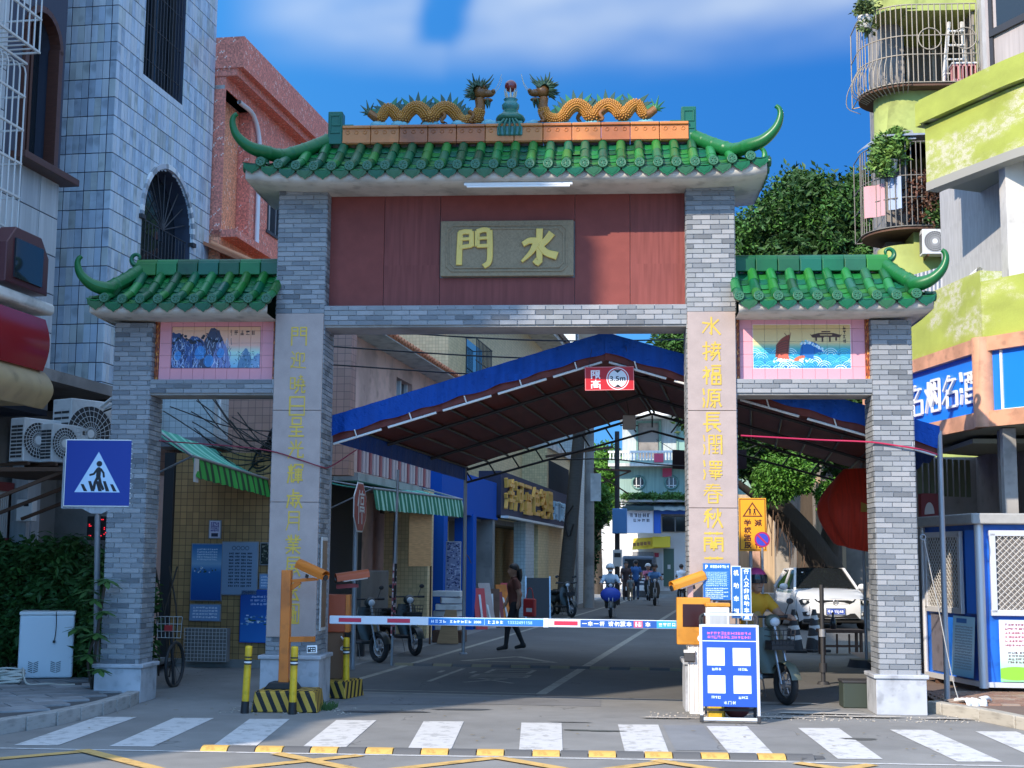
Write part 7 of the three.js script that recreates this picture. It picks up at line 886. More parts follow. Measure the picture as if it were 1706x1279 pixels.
  P(a, 'blue_sticker', [pl(1.06, 0.078, 3.37, 0, 0.0225)], print(560, 40, (g, w, h) => { fill(g, '#164f9e', 0, 0, w, h); fill(g, '#2f9cd4', 440, 0, 120, h); fill(g, '#c4506a', 308, 2, 52, 36); g.strokeStyle = '#ffffff'; [...'一车一杆'].forEach((c, i) => glyph(g, c, 10 + i * 34, 6, 28, 28, 3.6)); [...'请勿跟车'].forEach((c, i) => glyph(g, c, 162 + i * 35, 6, 29, 28, 3.6)); scribble(g, 316, 8, 36, 2, 24, 2.6); glyph(g, '车', 376, 6, 28, 28, 3.6); for (let i = 0; i < 4; i++) scribble(g, 452 + i * 25, 12, 20, 1, 16, 2.4); }));
  // cabinet, screen and camera at the right end of the arm
  const c = T('barrier_machine', 'orange yellow payment terminal with dark screen at right end of the barrier arm', 'barrier machine', [1.97, 0, 0.22], 0.0), oy = Mt([0.62, 0.26, 0.02], 0.45, { map: rep(tBlotch, 1.1) });
  P(c, 'white_post', [rb(0.16, 0.86, 0.14, 0.008, 0.06, 0.43, 0), ...[-0.03, 0.02, 0.07, 0.12].map((x) => rb(0.012, 0.80, 0.01, 0.003, x, 0.43, 0.074))], M.white); P(c, 'head', [rb(0.36, 0.50, 0.18, 0.012, 0.03, 0.98, 0.02)], oy); P(c, 'screen', [rb(0.25, 0.24, 0.01, 0.004, 0.035, 1.04, 0.113)], Mt([0.03, 0.008, 0.008], 0.2)); P(c, 'speaker_mark', [cy(0.035, 0.035, 0.006, 0.10, 0.80, 0.113, 16, Math.PI / 2)], M.white); P(c, 'card_reader', [rb(0.11, 0.10, 0.05, 0.006, -0.02, 0.60, 0.09, -0.3)], M.dark); P(c, 'reader_cap', [rb(0.12, 0.03, 0.05, 0.006, -0.02, 0.66, 0.085)], M.white); P(c, 'neck', [rb(0.06, 0.16, 0.06, 0.006, 0.0, 1.28, 0)], Mt([0.45, 0.30, 0.28], 0.5)); camera3(c, [0.0, 1.40, 0.02], -1.15, 0.30, oy);
  const pr = T('ticket_printer', 'small white ticket machine on the terminal behind the information board', 'ticket machine', [2.24, 0.80, 0.45], 0); P(pr, 'case', [rb(0.24, 0.34, 0.2, 0.014, 0, 0.17, 0)], M.white); P(pr, 'front_panel', [rb(0.18, 0.24, 0.006, 0.003, 0, 0.17, 0.102)], Mt([0.52, 0.54, 0.54], 0.4, { map: tStreak })); P(pr, 'stand', [rb(0.14, 0.80, 0.14, 0.01, 0, -0.40, -0.02)], oy); P(pr, 'top_cap', [rb(0.26, 0.04, 0.22, 0.01, 0, 0.36, 0)], oy);
  // parking notice and lane signs
  const nb = T('parking_notice', 'blue parking tariff board with a white P beside right main pillar', 'sign', [2.255, 1.40, 0.20]); P(nb, 'panel', [rb(0.30, 0.40, 0.02, 0.004)], M.steel); P(nb, 'print', [pl(0.29, 0.39, 0, 0, 0.0115)], print(128, 172, (g, w, h) => { fill(g, '#1b62ac', 0, 0, w, h); g.fillStyle = '#ffffff'; g.font = 'bold 26px sans-serif'; g.fillText('P', 8, 26); g.strokeStyle = '#eaf2f8'; scribble(g, 34, 8, 88, 8, 13, 2.2); for (let r = 0; r < 7; r++) { g.strokeStyle = '#b8d2ea'; g.lineWidth = 1; g.beginPath(); g.moveTo(8, 40 + r * 10); g.lineTo(120, 40 + r * 10); g.stroke(); scribble(g, 12, 42 + r * 10, 100, 12, 6, 1.3); } g.strokeStyle = '#dfeaf4'; for (let r = 0; r < 6; r++) scribble(g, 10, 116 + r * 9, r % 2 ? 84 : 108, 14, 5, 1.3); })); P(nb, 'post', [bar([0, -0.2, -0.03], [0, -1.4, -0.06], 0.02, 8)], M.galv);
  const lane = (lab, x, w, h, y, text, lh) => { const s = T('lane_sign', lab, 'sign', [x, y, 0.205]); P(s, 'panel', [rb(w, h, 0.018, 0.003)], M.white); P(s, 'print', [pl(w - 0.012, h - 0.012, 0, 0, 0.0105)], print(40, Math.round(40 * h / w), (g, W, H) => { fill(g, '#1a5da6', 0, 0, W, H); g.strokeStyle = '#9cc0e0'; g.lineWidth = 1.5; g.strokeRect(1, 1, W - 2, H - 2); g.strokeStyle = '#ffffff'; const n = [...text].length, st0 = H / n; [...text].forEach((c, i) => glyph(g, c, 8, i * st0 + (st0 - lh) / 2, 24, lh, 3)); })); P(s, 'post', [bar([0, -h / 2, -0.02], [0, -y, -0.06], 0.012, 6)], M.galv); };
  lane('narrow blue sign reading motor lane, left of the two vertical signs', 2.463, 0.105, 0.56, 1.29, '机动车道', 24); lane('narrow blue sign for pedestrians and cycles, right of the two vertical signs', 2.572, 0.105, 0.56, 1.27, '行人及非机动车道', 22);
  // information board on a folding frame
  const f = T('information_board', 'blue folding information board with four white squares standing on the kerb line', 'sign board', [2.31, 0, 1.05], -0.03), fr = Mt([0.62, 0.64, 0.66], 0.35, { metalness: 0.3 });
  const fB = G(f, 'front_frame', [0, 0, 0.06], [-0.10, 0, 0]); P(fB, 'rail', [beam([-0.285, 0.05, 0], [-0.285, 0.98, 0], 0.028, 0.028), beam([0.285, 0.05, 0], [0.285, 0.98, 0], 0.028, 0.028), beam([-0.28, 0.97, 0], [0.28, 0.97, 0], 0.026, 0.026), beam([-0.27, 0.045, 0.0], [0.27, 0.045, 0.0], 0.03, 0.03), beam([-0.25, 1.085, -0.02], [0.25, 1.085, -0.02], 0.024, 0.024)], fr); P(fB, 'corner_joint', [rb(0.04, 0.07, 0.04, 0.008, -0.285, 0.045, 0), rb(0.04, 0.07, 0.04, 0.008, 0.285, 0.045, 0), tube([[-0.285, 0.98, 0], [-0.285, 1.06, 0], [-0.25, 1.085, -0.02]], 0.016, 8, 6), tube([[0.285, 0.98, 0], [0.285, 1.06, 0], [0.25, 1.085, -0.02]], 0.016, 8, 6)], M.dark);
  P(fB, 'panel', [rb(0.555, 0.80, 0.012, 0.004, 0, 0.565, 0)], M.blueBoard); P(fB, 'print', [pl(0.54, 0.785, 0, 0.565, 0.0085)], print(330, 480, (g, w, h) => { fill(g, '#1048b8', 0, 0, w, h); fill(g, '#e4ecf4', 0, 84, w, 5); g.strokeStyle = '#d060b8'; for (const y of [30, 54]) scribble(g, 30, y, 270, 13, 17, 2.8); for (const [x, y] of [[28, 128], [186, 128], [30, 296], [188, 296]]) { fill(g, '#dfe6ea', x, y, 108, 108); } g.strokeStyle = '#e8f0f8'; for (const [x, y] of [[56, 250], [218, 250], [50, 420], [216, 420]]) scribble(g, x, y, 60, 3, 15, 2.4); [...'水门村'].forEach((c, i) => glyph(g, c, 128 + i * 26, 450, 20, 20, 2.6)); }));
  P(f, 'rear_leg', [beam([-0.27, 0.02, -0.32], [-0.27, 1.05, -0.04], 0.028, 0.028), beam([0.27, 0.02, -0.32], [0.27, 1.05, -0.04], 0.028, 0.028), beam([-0.27, 0.10, -0.30], [0.27, 0.10, -0.30], 0.024, 0.024)], M.dark);
  const yb = T('yellow_crate', 'yellow box on the ground behind the information board', 'box', [2.20, 0, 0.62]); P(yb, 'body', [rb(0.16, 0.15, 0.2, 0.01, 0, 0.08, 0)], M.yellow); P(yb, 'lid', [rb(0.17, 0.02, 0.21, 0.006, 0, 0.16, 0)], M.yellow);
  const bag = T('dark_bag', 'dark red bag lying behind the information board', 'bag', [2.42, 0, 0.60]); P(bag, 'sack', [sph(0.12, 0, 0.10, 0, 16, 1.1, 0.85, 0.9)], Mt([0.10, 0.02, 0.02], 0.8, { map: tBlotch })); P(bag, 'knot', [cy(0.015, 0.045, 0.08, 0.02, 0.22, 0, 8)], Mt([0.10, 0.02, 0.02], 0.8));
  // crossing sign
  const x = T('crossing_sign', 'square blue pedestrian crossing sign on a galvanised pole by the left pillar', 'road sign', [-4.72, 0.1, 0.02], 0.06); P(x, 'pole', [bar([-0.08, 0, -0.55], [0.0, 2.12, -0.03], 0.034, 12)], M.galv); P(x, 'plate', [rb(0.77, 0.77, 0.02, 0.006, 0, 2.46, 0)], M.white); P(x, 'bracket', [ext([[-0.2, 0], [0.2, 0], [0.06, -0.07], [-0.06, -0.07]], 0.02, 0, 0, 2.07, -0.02)], M.galv); P(x, 'side_rail', [bar([-0.40, 2.06, -0.01], [-0.40, 2.65, -0.01], 0.014, 6), bar([0.40, 2.06, -0.01], [0.40, 2.65, -0.01], 0.014, 6), bar([-0.40, 2.06, -0.01], [0.40, 2.06, -0.01], 0.012, 6)], M.galv);
  P(x, 'blue_field', [pl(0.742, 0.742, 0, 2.46, 0.0115)], print(256, 256, (g, w, h) => { fill(g, '#0c3490', 0, 0, w, h); g.fillStyle = '#bcd8ee'; g.beginPath(); g.moveTo(128, 44); g.lineTo(218, 204); g.lineTo(38, 204); g.fill(); g.fillStyle = '#12141e'; g.beginPath(); g.arc(132, 92, 11, 0, 7); g.fill(); g.strokeStyle = '#12141e'; g.lineCap = 'round'; g.lineWidth = 18; g.beginPath(); g.moveTo(131, 114); g.lineTo(130, 140); g.stroke(); g.lineWidth = 8; g.beginPath(); g.moveTo(124, 114); g.lineTo(112, 132); g.lineTo(98, 136); g.moveTo(140, 114); g.lineTo(150, 128); g.lineTo(152, 142); g.stroke(); g.lineWidth = 11; g.beginPath(); g.moveTo(127, 146); g.lineTo(118, 166); g.lineTo(114, 190); g.moveTo(134, 146); g.lineTo(140, 170); g.lineTo(150, 190); g.stroke(); for (let i = 0; i < 5; i++) { const X = 62 + i * 29; g.beginPath(); g.moveTo(X, i % 4 ? 160 : 172); g.lineTo(X + 11, i % 4 ? 160 : 172); g.lineTo(X + 27, 200); g.lineTo(X + 13, 200); g.fill(); } }));
  // freezer and hose on the left pavement
  const fz = T('chest_freezer', 'white chest freezer standing before the hedge on the left pavement', 'freezer', [-5.84, 0.12, -1.50], 0.34); P(fz, 'body', [rb(0.64, 0.76, 0.46, 0.025, 0, 0.40, 0)], Mt([0.62, 0.68, 0.72], 0.3)); P(fz, 'lid', [rb(0.66, 0.05, 0.48, 0.02, 0, 0.80, 0)], M.white); const v = []; for (const s of [-0.14, 0.12]) for (let i = 0; i < 6; i++) v.push(rb(0.06, 0.008, 0.008, 0.003, s - 0.032, 0.10 + i * 0.022, 0.231, 0, 0, -0.4), rb(0.06, 0.008, 0.008, 0.003, s + 0.032, 0.10 + i * 0.022, 0.231, 0, 0, 0.4)); P(fz, 'vent', v, M.dark); const sv = []; for (let i = 0; i < 7; i++) for (let j = 0; j < 4; j++) sv.push(bx(0.004, 0.012, 0.02, 0.321, 0.09 + i * 0.024, -0.05 + j * 0.05)); P(fz, 'side_vent', sv, M.dark); P(fz, 'power_cable', [tube([[0.10, 0.82, 0.24], [0.105, 0.6, 0.245], [0.09, 0.46, 0.25]], 0.005, 10, 5), bx(0.03, 0.03, 0.03, 0.09, 0.46, 0.25)], M.black); P(fz, 'castor', [[-0.26, 0.18], [0.26, 0.18], [-0.26, -0.18], [0.26, -0.18]].map(([a, b]) => cy(0.02, 0.02, 0.03, a, 0.01, b, 8)), M.dark);
  const hs = T('hose_coil', 'grey hose coiled on the pavement in front of the freezer', 'hose', [-6.05, 0.12, -0.62], 0); const hp = []; for (let i = 0; i < 90; i++) { const t = i * 0.42, r = 0.20 + 0.05 * Math.sin(i * 1.3); hp.push([r * Math.cos(t) * 1.25, 0.02 + 0.0016 * i + 0.02 * Math.abs(Math.sin(i)), r * Math.sin(t) * 0.8]); } hp.push([0.4, 0.02, 0.1], [0.6, 0.015, 0.0], [0.8, 0.015, 0.12], [0.95, 0.015, 0.06]); P(hs, 'hose', [tube(hp, 0.013, 420, 6)], Mt([0.50, 0.48, 0.42], 0.6)); P(hs, 'nozzle', [bar([0.95, 0.015, 0.06], [1.02, 0.015, 0.03], 0.016, 8)], M.dark);
}
// ---------------------------------------------------------------- people, scooters, car
function flesh(bones, cell, k = 0.035) {      // one skin over tapered bones: [a, b, ra, rb, colour]
  const lo = [1e9, 1e9, 1e9], hi = [-1e9, -1e9, -1e9];
  for (const [a, b, ra, rb2] of bones) for (let i = 0; i < 3; i++) { lo[i] = Math.min(lo[i], a[i] - ra, b[i] - rb2); hi[i] = Math.max(hi[i], a[i] + ra, b[i] + rb2); }
  const side = Math.max(...hi.map((h, i) => h - lo[i])) + 6 * cell, N = Math.ceil(side / cell), ctr = lo.map((l, i) => (l + hi[i]) / 2);
  const mc = new MarchingCubes(N, new THREE.MeshStandardMaterial(), false, false, Math.min(400000, N * N * 14)); mc.isolation = 0;
  const half = N / 2, D = new Float32Array(N * N * N).fill(1);
  const cap = (p, B) => { const [a, b, ra, rb2] = B, d = [b[0] - a[0], b[1] - a[1], b[2] - a[2]], l = d[0] * d[0] + d[1] * d[1] + d[2] * d[2] || 1e-9, t = clamp(((p[0] - a[0]) * d[0] + (p[1] - a[1]) * d[1] + (p[2] - a[2]) * d[2]) / l); return Math.hypot(p[0] - a[0] - d[0] * t, p[1] - a[1] - d[1] * t, p[2] - a[2] - d[2] * t) - mix(ra, rb2, t); };
  const W = (i, c) => ctr[c] + (i - half) / half * side / 2;
  for (const B of bones) {
    const r = Math.max(B[2], B[3]) + 0.10, mn = [0, 1, 2].map((c) => Math.max(0, Math.floor((Math.min(B[0][c], B[1][c]) - r - ctr[c]) / (side / 2) * half + half))), mx = [0, 1, 2].map((c) => Math.min(N - 1, Math.ceil((Math.max(B[0][c], B[1][c]) + r - ctr[c]) / (side / 2) * half + half)));
    for (let z = mn[2]; z <= mx[2]; z++) for (let y = mn[1]; y <= mx[1]; y++) for (let x = mn[0]; x <= mx[0]; x++) { const o = x + y * N + z * N * N, d = cap([W(x, 0), W(y, 1), W(z, 2)], B), e = D[o], kk = B[5] ?? k, h = clamp(0.5 + 0.5 * (e - d) / kk); D[o] = mix(e, d, h) - kk * h * (1 - h); }
  }
  for (let i = 0; i < D.length; i++) mc.field[i] = -D[i];
  mc.update();
  const n = mc.count, pos = new Float32Array(n * 3), nor = new Float32Array(n * 3), col = new Float32Array(n * 3);
  for (let i = 0; i < n; i++) {
    const p = [0, 1, 2].map((c) => mc.positionArray[i * 3 + c] * side / 2 + ctr[c]); let best = 1e9, bc = bones[0][4];
    for (const B of bones) { const d = cap(p, B); if (d < best) { best = d; bc = B[4]; } }
    for (let c = 0; c < 3; c++) { pos[i * 3 + c] = p[c]; nor[i * 3 + c] = mc.normalArray[i * 3 + c]; col[i * 3 + c] = bc[c]; }
  }
  const g = new THREE.BufferGeometry(); g.setAttribute('position', new THREE.BufferAttribute(pos, 3)); g.setAttribute('normal', new THREE.BufferAttribute(nor, 3)); g.setAttribute('color', new THREE.BufferAttribute(col, 3)); return g;
}
const clothM = new THREE.MeshStandardMaterial({ vertexColors: true, roughness: 0.8 });
const SK = [0.42, 0.23, 0.15], HAIR = [0.012, 0.010, 0.010];
// J: joints of one figure, facing +z
function figure(parent, J0, c, cell) {
  const B = [], s = c.shirt, t = c.trousers, sl = c.long ? s : SK, lg = c.shorts ? SK : t;
  B.push([J0.hip, J0.chest, 0.125, 0.135, s, 0.06], [[J0.chest[0] - 0.07, J0.chest[1], J0.chest[2]], [J0.chest[0] + 0.07, J0.chest[1], J0.chest[2]], 0.115, 0.115, s, 0.06], [J0.chest, J0.neck, 0.10, 0.055, s], [J0.neck, J0.head, 0.052, 0.05, SK], [J0.head, [J0.head[0], J0.head[1] + 0.055, J0.head[2] - 0.015], 0.085, 0.092, SK, 0.02]);
  const h = J0.head; B.push([[h[0], h[1] - 0.07, h[2] + 0.03], [h[0], h[1] - 0.02, h[2] + 0.035], 0.05, 0.06, SK, 0.02], [[h[0], h[1] + 0.005, h[2] + 0.09], [h[0], h[1] - 0.018, h[2] + 0.103], 0.010, 0.015, SK, 0.012]);
  for (const q of ['L', 'R']) { const e = J0['elbow' + q], w = J0['hand' + q], sh = J0['shoulder' + q], m = sh.map((v, i) => mix(v, e[i], 0.55)); B.push([sh, m, 0.062, 0.056, s], [m, e, 0.050, 0.042, sl], [e, w, 0.042, 0.030, sl], [w, w.map((v, i) => v + (v - e[i]) * 0.30), 0.030, 0.026, SK]);
    const dir = new THREE.Vector3(...w.map((v, i) => v - e[i])).normalize(); for (let f = 0; f < 4; f++) { const o = (f - 1.5) * 0.017, a = [w[0] + dir.x * 0.075 + o, w[1] + dir.y * 0.075, w[2] + dir.z * 0.075]; B.push([a, [a[0] + dir.x * 0.03, a[1] + dir.y * 0.03 - 0.022, a[2] + dir.z * 0.03], 0.009, 0.0085, SK, 0.006]); } const sd = q === 'L' ? 1 : -1; B.push([[w[0] - sd * 0.018, w[1], w[2]].map((v, i) => v + [dir.x, dir.y, dir.z][i] * 0.03), [w[0] - sd * 0.035 + dir.x * 0.07, w[1] - 0.01 + dir.y * 0.07, w[2] + dir.z * 0.07], 0.012, 0.009, SK, 0.008]);
    const k = J0['knee' + q], f = J0['foot' + q], hp = J0['leg' + q]; B.push([hp, k, 0.092, 0.060, t, 0.04], [k, f, 0.058, 0.038, lg], [f, [f[0] + (J0.toe?.[0] ?? 0), f[1] - 0.035, f[2] + (J0.toe?.[1] ?? 0.15)], 0.042, 0.034, c.shoes ?? [0.02, 0.02, 0.02]]); }
  const body = P(parent, 'body', flesh(B, cell), clothM);
  P(parent, 'face', [sph(0.011, h[0] - 0.033, h[1] + 0.012, h[2] + 0.079, 8), sph(0.011, h[0] + 0.033, h[1] + 0.012, h[2] + 0.079, 8), rb(0.045, 0.008, 0.01, 0.003, h[0], h[1] - 0.055, h[2] + 0.082)], M.black);
  return body;
}
const hairCap = (h, grow = 1) => [place(new THREE.SphereGeometry(0.103 * grow, 18, 12, 0, 6.3, 0, 1.75), h[0], h[1] + 0.045, h[2] - 0.022, -0.42)];
const helmetGeo = (h, r = 0.135) => [place(new THREE.SphereGeometry(r, 22, 14, 0, 6.3, 0, 1.65), h[0], h[1] + 0.045, h[2] - 0.012, -0.18), place(new THREE.TorusGeometry(r * 0.99, 0.008, 6, 24), h[0], h[1] + 0.035, h[2] - 0.014, Math.PI / 2 - 0.18)];
const seated = (lean = 0) => ({ hip: [0, 0.80, -0.22], chest: [0, 1.12, -0.16 + lean], neck: [0, 1.26, -0.12 + lean], head: [0, 1.39, -0.08 + lean], shoulderL: [0.17, 1.18, -0.14 + lean], shoulderR: [-0.17, 1.18, -0.14 + lean], elbowL: [0.27, 0.98, 0.06], elbowR: [-0.27, 0.98, 0.06], handL: [0.27, 0.97, 0.27], handR: [-0.27, 0.97, 0.27], legL: [0.09, 0.78, -0.2], legR: [-0.09, 0.78, -0.2], kneeL: [0.13, 0.68, 0.18], kneeR: [-0.13, 0.68, 0.18], footL: [0.12, 0.33, 0.14], footR: [-0.12, 0.33, 0.14], toe: [0, 0.13] });
function scooterParts(t, paint, o = {}) {
  const tyre = (z) => { const w = G(t, 'wheel', [0, 0.235, z]); P(w, 'tyre', [place(new THREE.TorusGeometry(0.195, 0.042, 8, 26), 0, 0, 0, 0, Math.PI / 2)], M.rubber); P(w, 'rim', [place(new THREE.TorusGeometry(0.13, 0.012, 6, 22), 0, 0, 0, 0, Math.PI / 2), cy(0.05, 0.05, 0.07, 0, 0, 0, 12, 0, 0, Math.PI / 2), ...Array.from({ length: 6 }, (_, i) => { const a = i * Math.PI / 3; return bar([0, 0.03 * Math.sin(a), 0.03 * Math.cos(a)], [0, 0.14 * Math.sin(a), 0.14 * Math.cos(a)], 0.009, 5); })], M.steel); };
  tyre(0.60); tyre(-0.52);
  P(t, 'fork', [bar([0.055, 0.235, 0.60], [0.055, 0.66, 0.45], 0.017, 7), bar([-0.055, 0.235, 0.60], [-0.055, 0.66, 0.45], 0.017, 7), bar([0, 0.62, 0.46], [0, 0.96, 0.34], 0.022, 8)], M.steel); P(t, 'mudguard', [...thick(14, 3, (u, v) => { const a = 0.25 + 2.2 * u, r = 0.262 - 0.02 * Math.abs(2 * v - 1); return [0.062 * (2 * v - 1), 0.235 + r * Math.sin(a), 0.60 + r * Math.cos(a)]; }, [0, 0.005, 0])], paint);
  P(t, 'front_apron', [...thick(10, 8, (u, v) => { const s = 2 * u - 1, w = mix(0.10, 0.20, Math.sin(Math.PI * (0.15 + 0.7 * v))); return [w * s, 0.34 + 0.52 * v, 0.40 - 0.10 * v - 0.07 * s * s]; }, [0, 0, -0.02])], paint); P(t, 'floorboard', [rb(0.26, 0.05, 0.52, 0.02, 0, 0.30, 0.06)], M.dark); P(t, 'rear_body', [...thick(12, 8, (u, v) => { const a = Math.PI * u, z = mix(-0.08, -0.72, v), r = 0.15 * Math.sin(Math.PI * (0.3 + 0.55 * v)) + 0.02; return [r * Math.cos(a), 0.44 + 0.05 * v + 0.24 * Math.sin(a) * (0.8 + 0.2 * v), z]; }, [0, -0.01, 0])], paint); P(t, 'seat', [rb(0.26, 0.09, 0.58, 0.04, 0, 0.72, -0.36)], M.black);
  P(t, 'handlebar', [bar([-0.32, 0.98, 0.26], [0.32, 0.98, 0.26], 0.014, 8), bar([-0.33, 0.98, 0.26], [-0.21, 0.98, 0.26], 0.02, 8), bar([0.33, 0.98, 0.26], [0.21, 0.98, 0.26], 0.02, 8)], M.dark); P(t, 'headlight_shell', [sph(0.085, 0, 0.93, 0.33, 16, 1.2, 1, 0.8)], paint); P(t, 'headlight', [sph(0.055, 0, 0.925, 0.375, 14, 1.2, 1, 0.7)], Mt([0.6, 0.62, 0.64], 0.12)); for (const s of [-1, 1]) P(t, 'mirror', [bar([s * 0.2, 0.98, 0.26], [s * 0.28, 1.14, 0.24], 0.006, 5), sph(0.05, s * 0.29, 1.16, 0.24, 12, 1, 0.7, 0.3)], M.dark);
  if (o.basket) { P(t, 'basket', [...[-0.14, -0.09, -0.045, 0, 0.045, 0.09, 0.14].map((x) => bar([x, 0.62, 0.55], [x * 1.12, 0.84, 0.57], 0.005, 4)), ...[0.62, 0.675, 0.73, 0.785, 0.84].map((y) => bar([-0.155, y, 0.56], [0.155, y, 0.56], 0.005, 4)), ...[-1, 1].flatMap((s) => [0.62, 0.70, 0.77, 0.84].map((y) => bar([s * 0.15, y, 0.56], [s * 0.15, y, 0.40], 0.005, 4))), bx(0.29, 0.008, 0.17, 0, 0.62, 0.48), bx(0.29, 0.10, 0.15, 0, 0.67, 0.48)], M.dark); }
  if (o.cover) P(t, 'leg_cover', [sph(0.30, 0, 0.66, 0.36, 22, 1.0, 0.72, 0.5)], o.cover);
  P(t, 'tail_lamp', [rb(0.10, 0.04, 0.03, 0.01, 0, 0.60, -0.73)], M.red); P(t, 'side_stand', [bar([0.10, 0.28, -0.1], [0.18, 0.02, -0.16], 0.009, 5)], M.steel);
}
const scooter = (label, at, ry, paint, o, group) => { const t = T('scooter', label, 'scooter', at, ry, group); scooterParts(t, paint, o); return t; };
const person = (label, at, ry, J0, c, cell) => { const t = T('person', label, 'person', at, ry); figure(t, J0, c, cell); return t; };
{
  const darkP = Mt([0.03, 0.035, 0.032], 0.35), olive = Mt([0.10, 0.115, 0.085], 0.4), blueC = Mt([0.03, 0.07, 0.42], 0.5), wheat = Mt([0.55, 0.06, 0.20], 0.35);
  const hm = (t, h, m, visor) => { const g = G(t, 'helmet'); P(g, 'shell', helmetGeo(h), m); if (visor) P(g, 'visor', [place(new THREE.SphereGeometry(0.143, 20, 8, 0.5, 2.14, 1.15, 0.75), h[0], h[1] + 0.04, h[2] - 0.012)], M.glass); };
  // near rider in yellow, turning out past the information board
  const at = [2.86, 0, -1.38], ry = 0.42; scooter('olive electric scooter with wire basket behind the information board', at, ry, olive, { basket: true });
  const s = seated(0.04); s.head = [0, 1.37, -0.03]; const r = person('scooter rider in yellow top and pink helmet beside the information board', at, ry, s, { shirt: [0.66, 0.33, 0.02], trousers: [0.10, 0.05, 0.06], shorts: true, shoes: [0.5, 0.5, 0.5] }, 0.014); hm(r, s.head, wheat, true); P(r, 'hair', [tube([[0.0, 1.38, -0.12], [0.02, 1.25, -0.17], [0.0, 1.12, -0.18]], (t) => 0.06 - 0.04 * t, 12, 8)], M.black); P(r, 'apron_panel', [...thick(8, 6, (u, v) => [-0.13 + 0.26 * u, 0.82 + 0.34 * v, 0.0 - 0.03 * (2 * u - 1) ** 2 * 4], [0, 0, -0.01])], Mt([0.45, 0.28, 0.10], 0.8));
  // riders coming down the street
  const at1 = [1.13, 0, -25.6]; scooter('dark scooter with big blue leg cover coming down the street', at1, 0.02, darkP, { cover: blueC }); const j1 = seated(); const p1 = person('rider in white top and white helmet on the scooter with blue cover', at1, 0.02, j1, { shirt: [0.50, 0.60, 0.68], trousers: [0.03, 0.04, 0.10], long: true }, 0.02); hm(p1, j1.head, M.white, false); P(p1, 'face_mask', [sph(0.06, 0, j1.head[1] - 0.04, j1.head[2] + 0.055, 12, 1, 0.8, 0.8)], M.white);
  const at2 = [2.80, 0, -37.4]; scooter('dark scooter ridden by a person in blue, further up the street', at2, 0.0, darkP, {}); const j2 = seated(); const p2 = person('rider in blue top and dark helmet on the second scooter', at2, 0, j2, { shirt: [0.10, 0.24, 0.46], trousers: [0.03, 0.03, 0.04] }, 0.024); hm(p2, j2.head, M.black, false);
  const at3 = [2.75, 0, -44.0]; scooter('small far scooter ridden by a person in pink', at3, 0.05, darkP, {}); const j3 = seated(); const p3 = person('rider in pink top behind the rider in blue', at3, 0.05, j3, { shirt: [0.55, 0.16, 0.24], trousers: [0.03, 0.03, 0.06] }, 0.03); hm(p3, j3.head, M.whiteDirty, false);
  const at4 = [4.35, 0, -47.5]; scooter('far dark scooter ridden away by a person in white shirt', at4, Math.PI - 0.3, darkP, {}); const j4 = seated(); const p4 = person('rider in white shirt seen from behind near the white shop', at4, Math.PI - 0.3, j4, { shirt: [0.66, 0.68, 0.70], trousers: [0.03, 0.03, 0.06] }, 0.03); P(p4, 'hair', hairCap(j4.head, 1.05), M.black);
  // walkers
  const walk = (st0, arm) => ({ hip: [0, 0.90, 0], chest: [0, 1.26, 0.02], neck: [0, 1.42, 0.02], head: [0, 1.55, 0.045], shoulderL: [0.16, 1.36, 0.01], shoulderR: [-0.16, 1.36, 0.01], elbowL: [0.22, 1.10, -arm], elbowR: [-0.22, 1.10, arm], handL: [0.22, 0.90, -arm * 0.6], handR: [-0.21, 0.90, arm * 1.6 + 0.05], legL: [0.08, 0.88, 0], legR: [-0.08, 0.88, 0], kneeL: [0.085, 0.48, st0 * 0.5 + 0.05], kneeR: [-0.085, 0.48, -st0 * 0.35 + 0.05], footL: [0.085, 0.08, st0], footR: [-0.085, 0.10, -st0], toe: [0, 0.15] });
  const jw = walk(0.18, 0.08), w = person('woman in red brown top and black trousers walking left by the shops', st(24.9, -4.2), -PHI - 1.35, jw, { shirt: [0.14, 0.045, 0.03], trousers: [0.015, 0.015, 0.017] }, 0.016); w.scale.setScalar(0.92); P(w, 'hair', [...hairCap(jw.head, 1.06), tube([[0, 1.58, -0.06], [0, 1.45, -0.09], [0, 1.34, -0.08]], (t) => 0.07 - 0.03 * t, 10, 8)], M.black);
  const bg = T('carrier_bag', 'red carrier bag with white label beside the walking woman', 'bag', st(24.7, -3.9, 0.62), -PHI - 0.4); P(bg, 'bag', [rb(0.24, 0.32, 0.10, 0.03, 0, 0.16, 0)], M.red); P(bg, 'label', [bx(0.12, 0.07, 0.005, 0.02, 0.12, 0.053)], M.white); P(bg, 'strap', [tube([[-0.08, 0.32, 0], [-0.03, 0.50, 0], [0.03, 0.50, 0], [0.08, 0.32, 0]], 0.008, 14, 5)], M.red);
  const ja = walk(0.12, 0.06), pa = person('pedestrian in dark clothes on the left of the far group', [1.80, 0, -43.2], 0.1, ja, { shirt: [0.06, 0.035, 0.035], trousers: [0.10, 0.06, 0.05] }, 0.03); pa.scale.setScalar(0.96); P(pa, 'hair', hairCap(ja.head, 1.08), M.black);
  const jb = walk(0.10, 0.03), pb = person('man in blue shirt seen from behind with a child', [2.22, 0, -43.6], Math.PI, jb, { shirt: [0.035, 0.13, 0.34], trousers: [0.03, 0.05, 0.09] }, 0.03); P(pb, 'hair', hairCap(jb.head, 1.05), M.black);
  const jc = walk(0.10, 0.03), pc = person('small child in grey beside the man in blue', [1.98, 0, -42.6], Math.PI, jc, { shirt: [0.20, 0.22, 0.22], trousers: [0.28, 0.22, 0.14] }, 0.03); pc.scale.setScalar(0.62); P(pc, 'hair', hairCap(jc.head, 1.08), M.black);
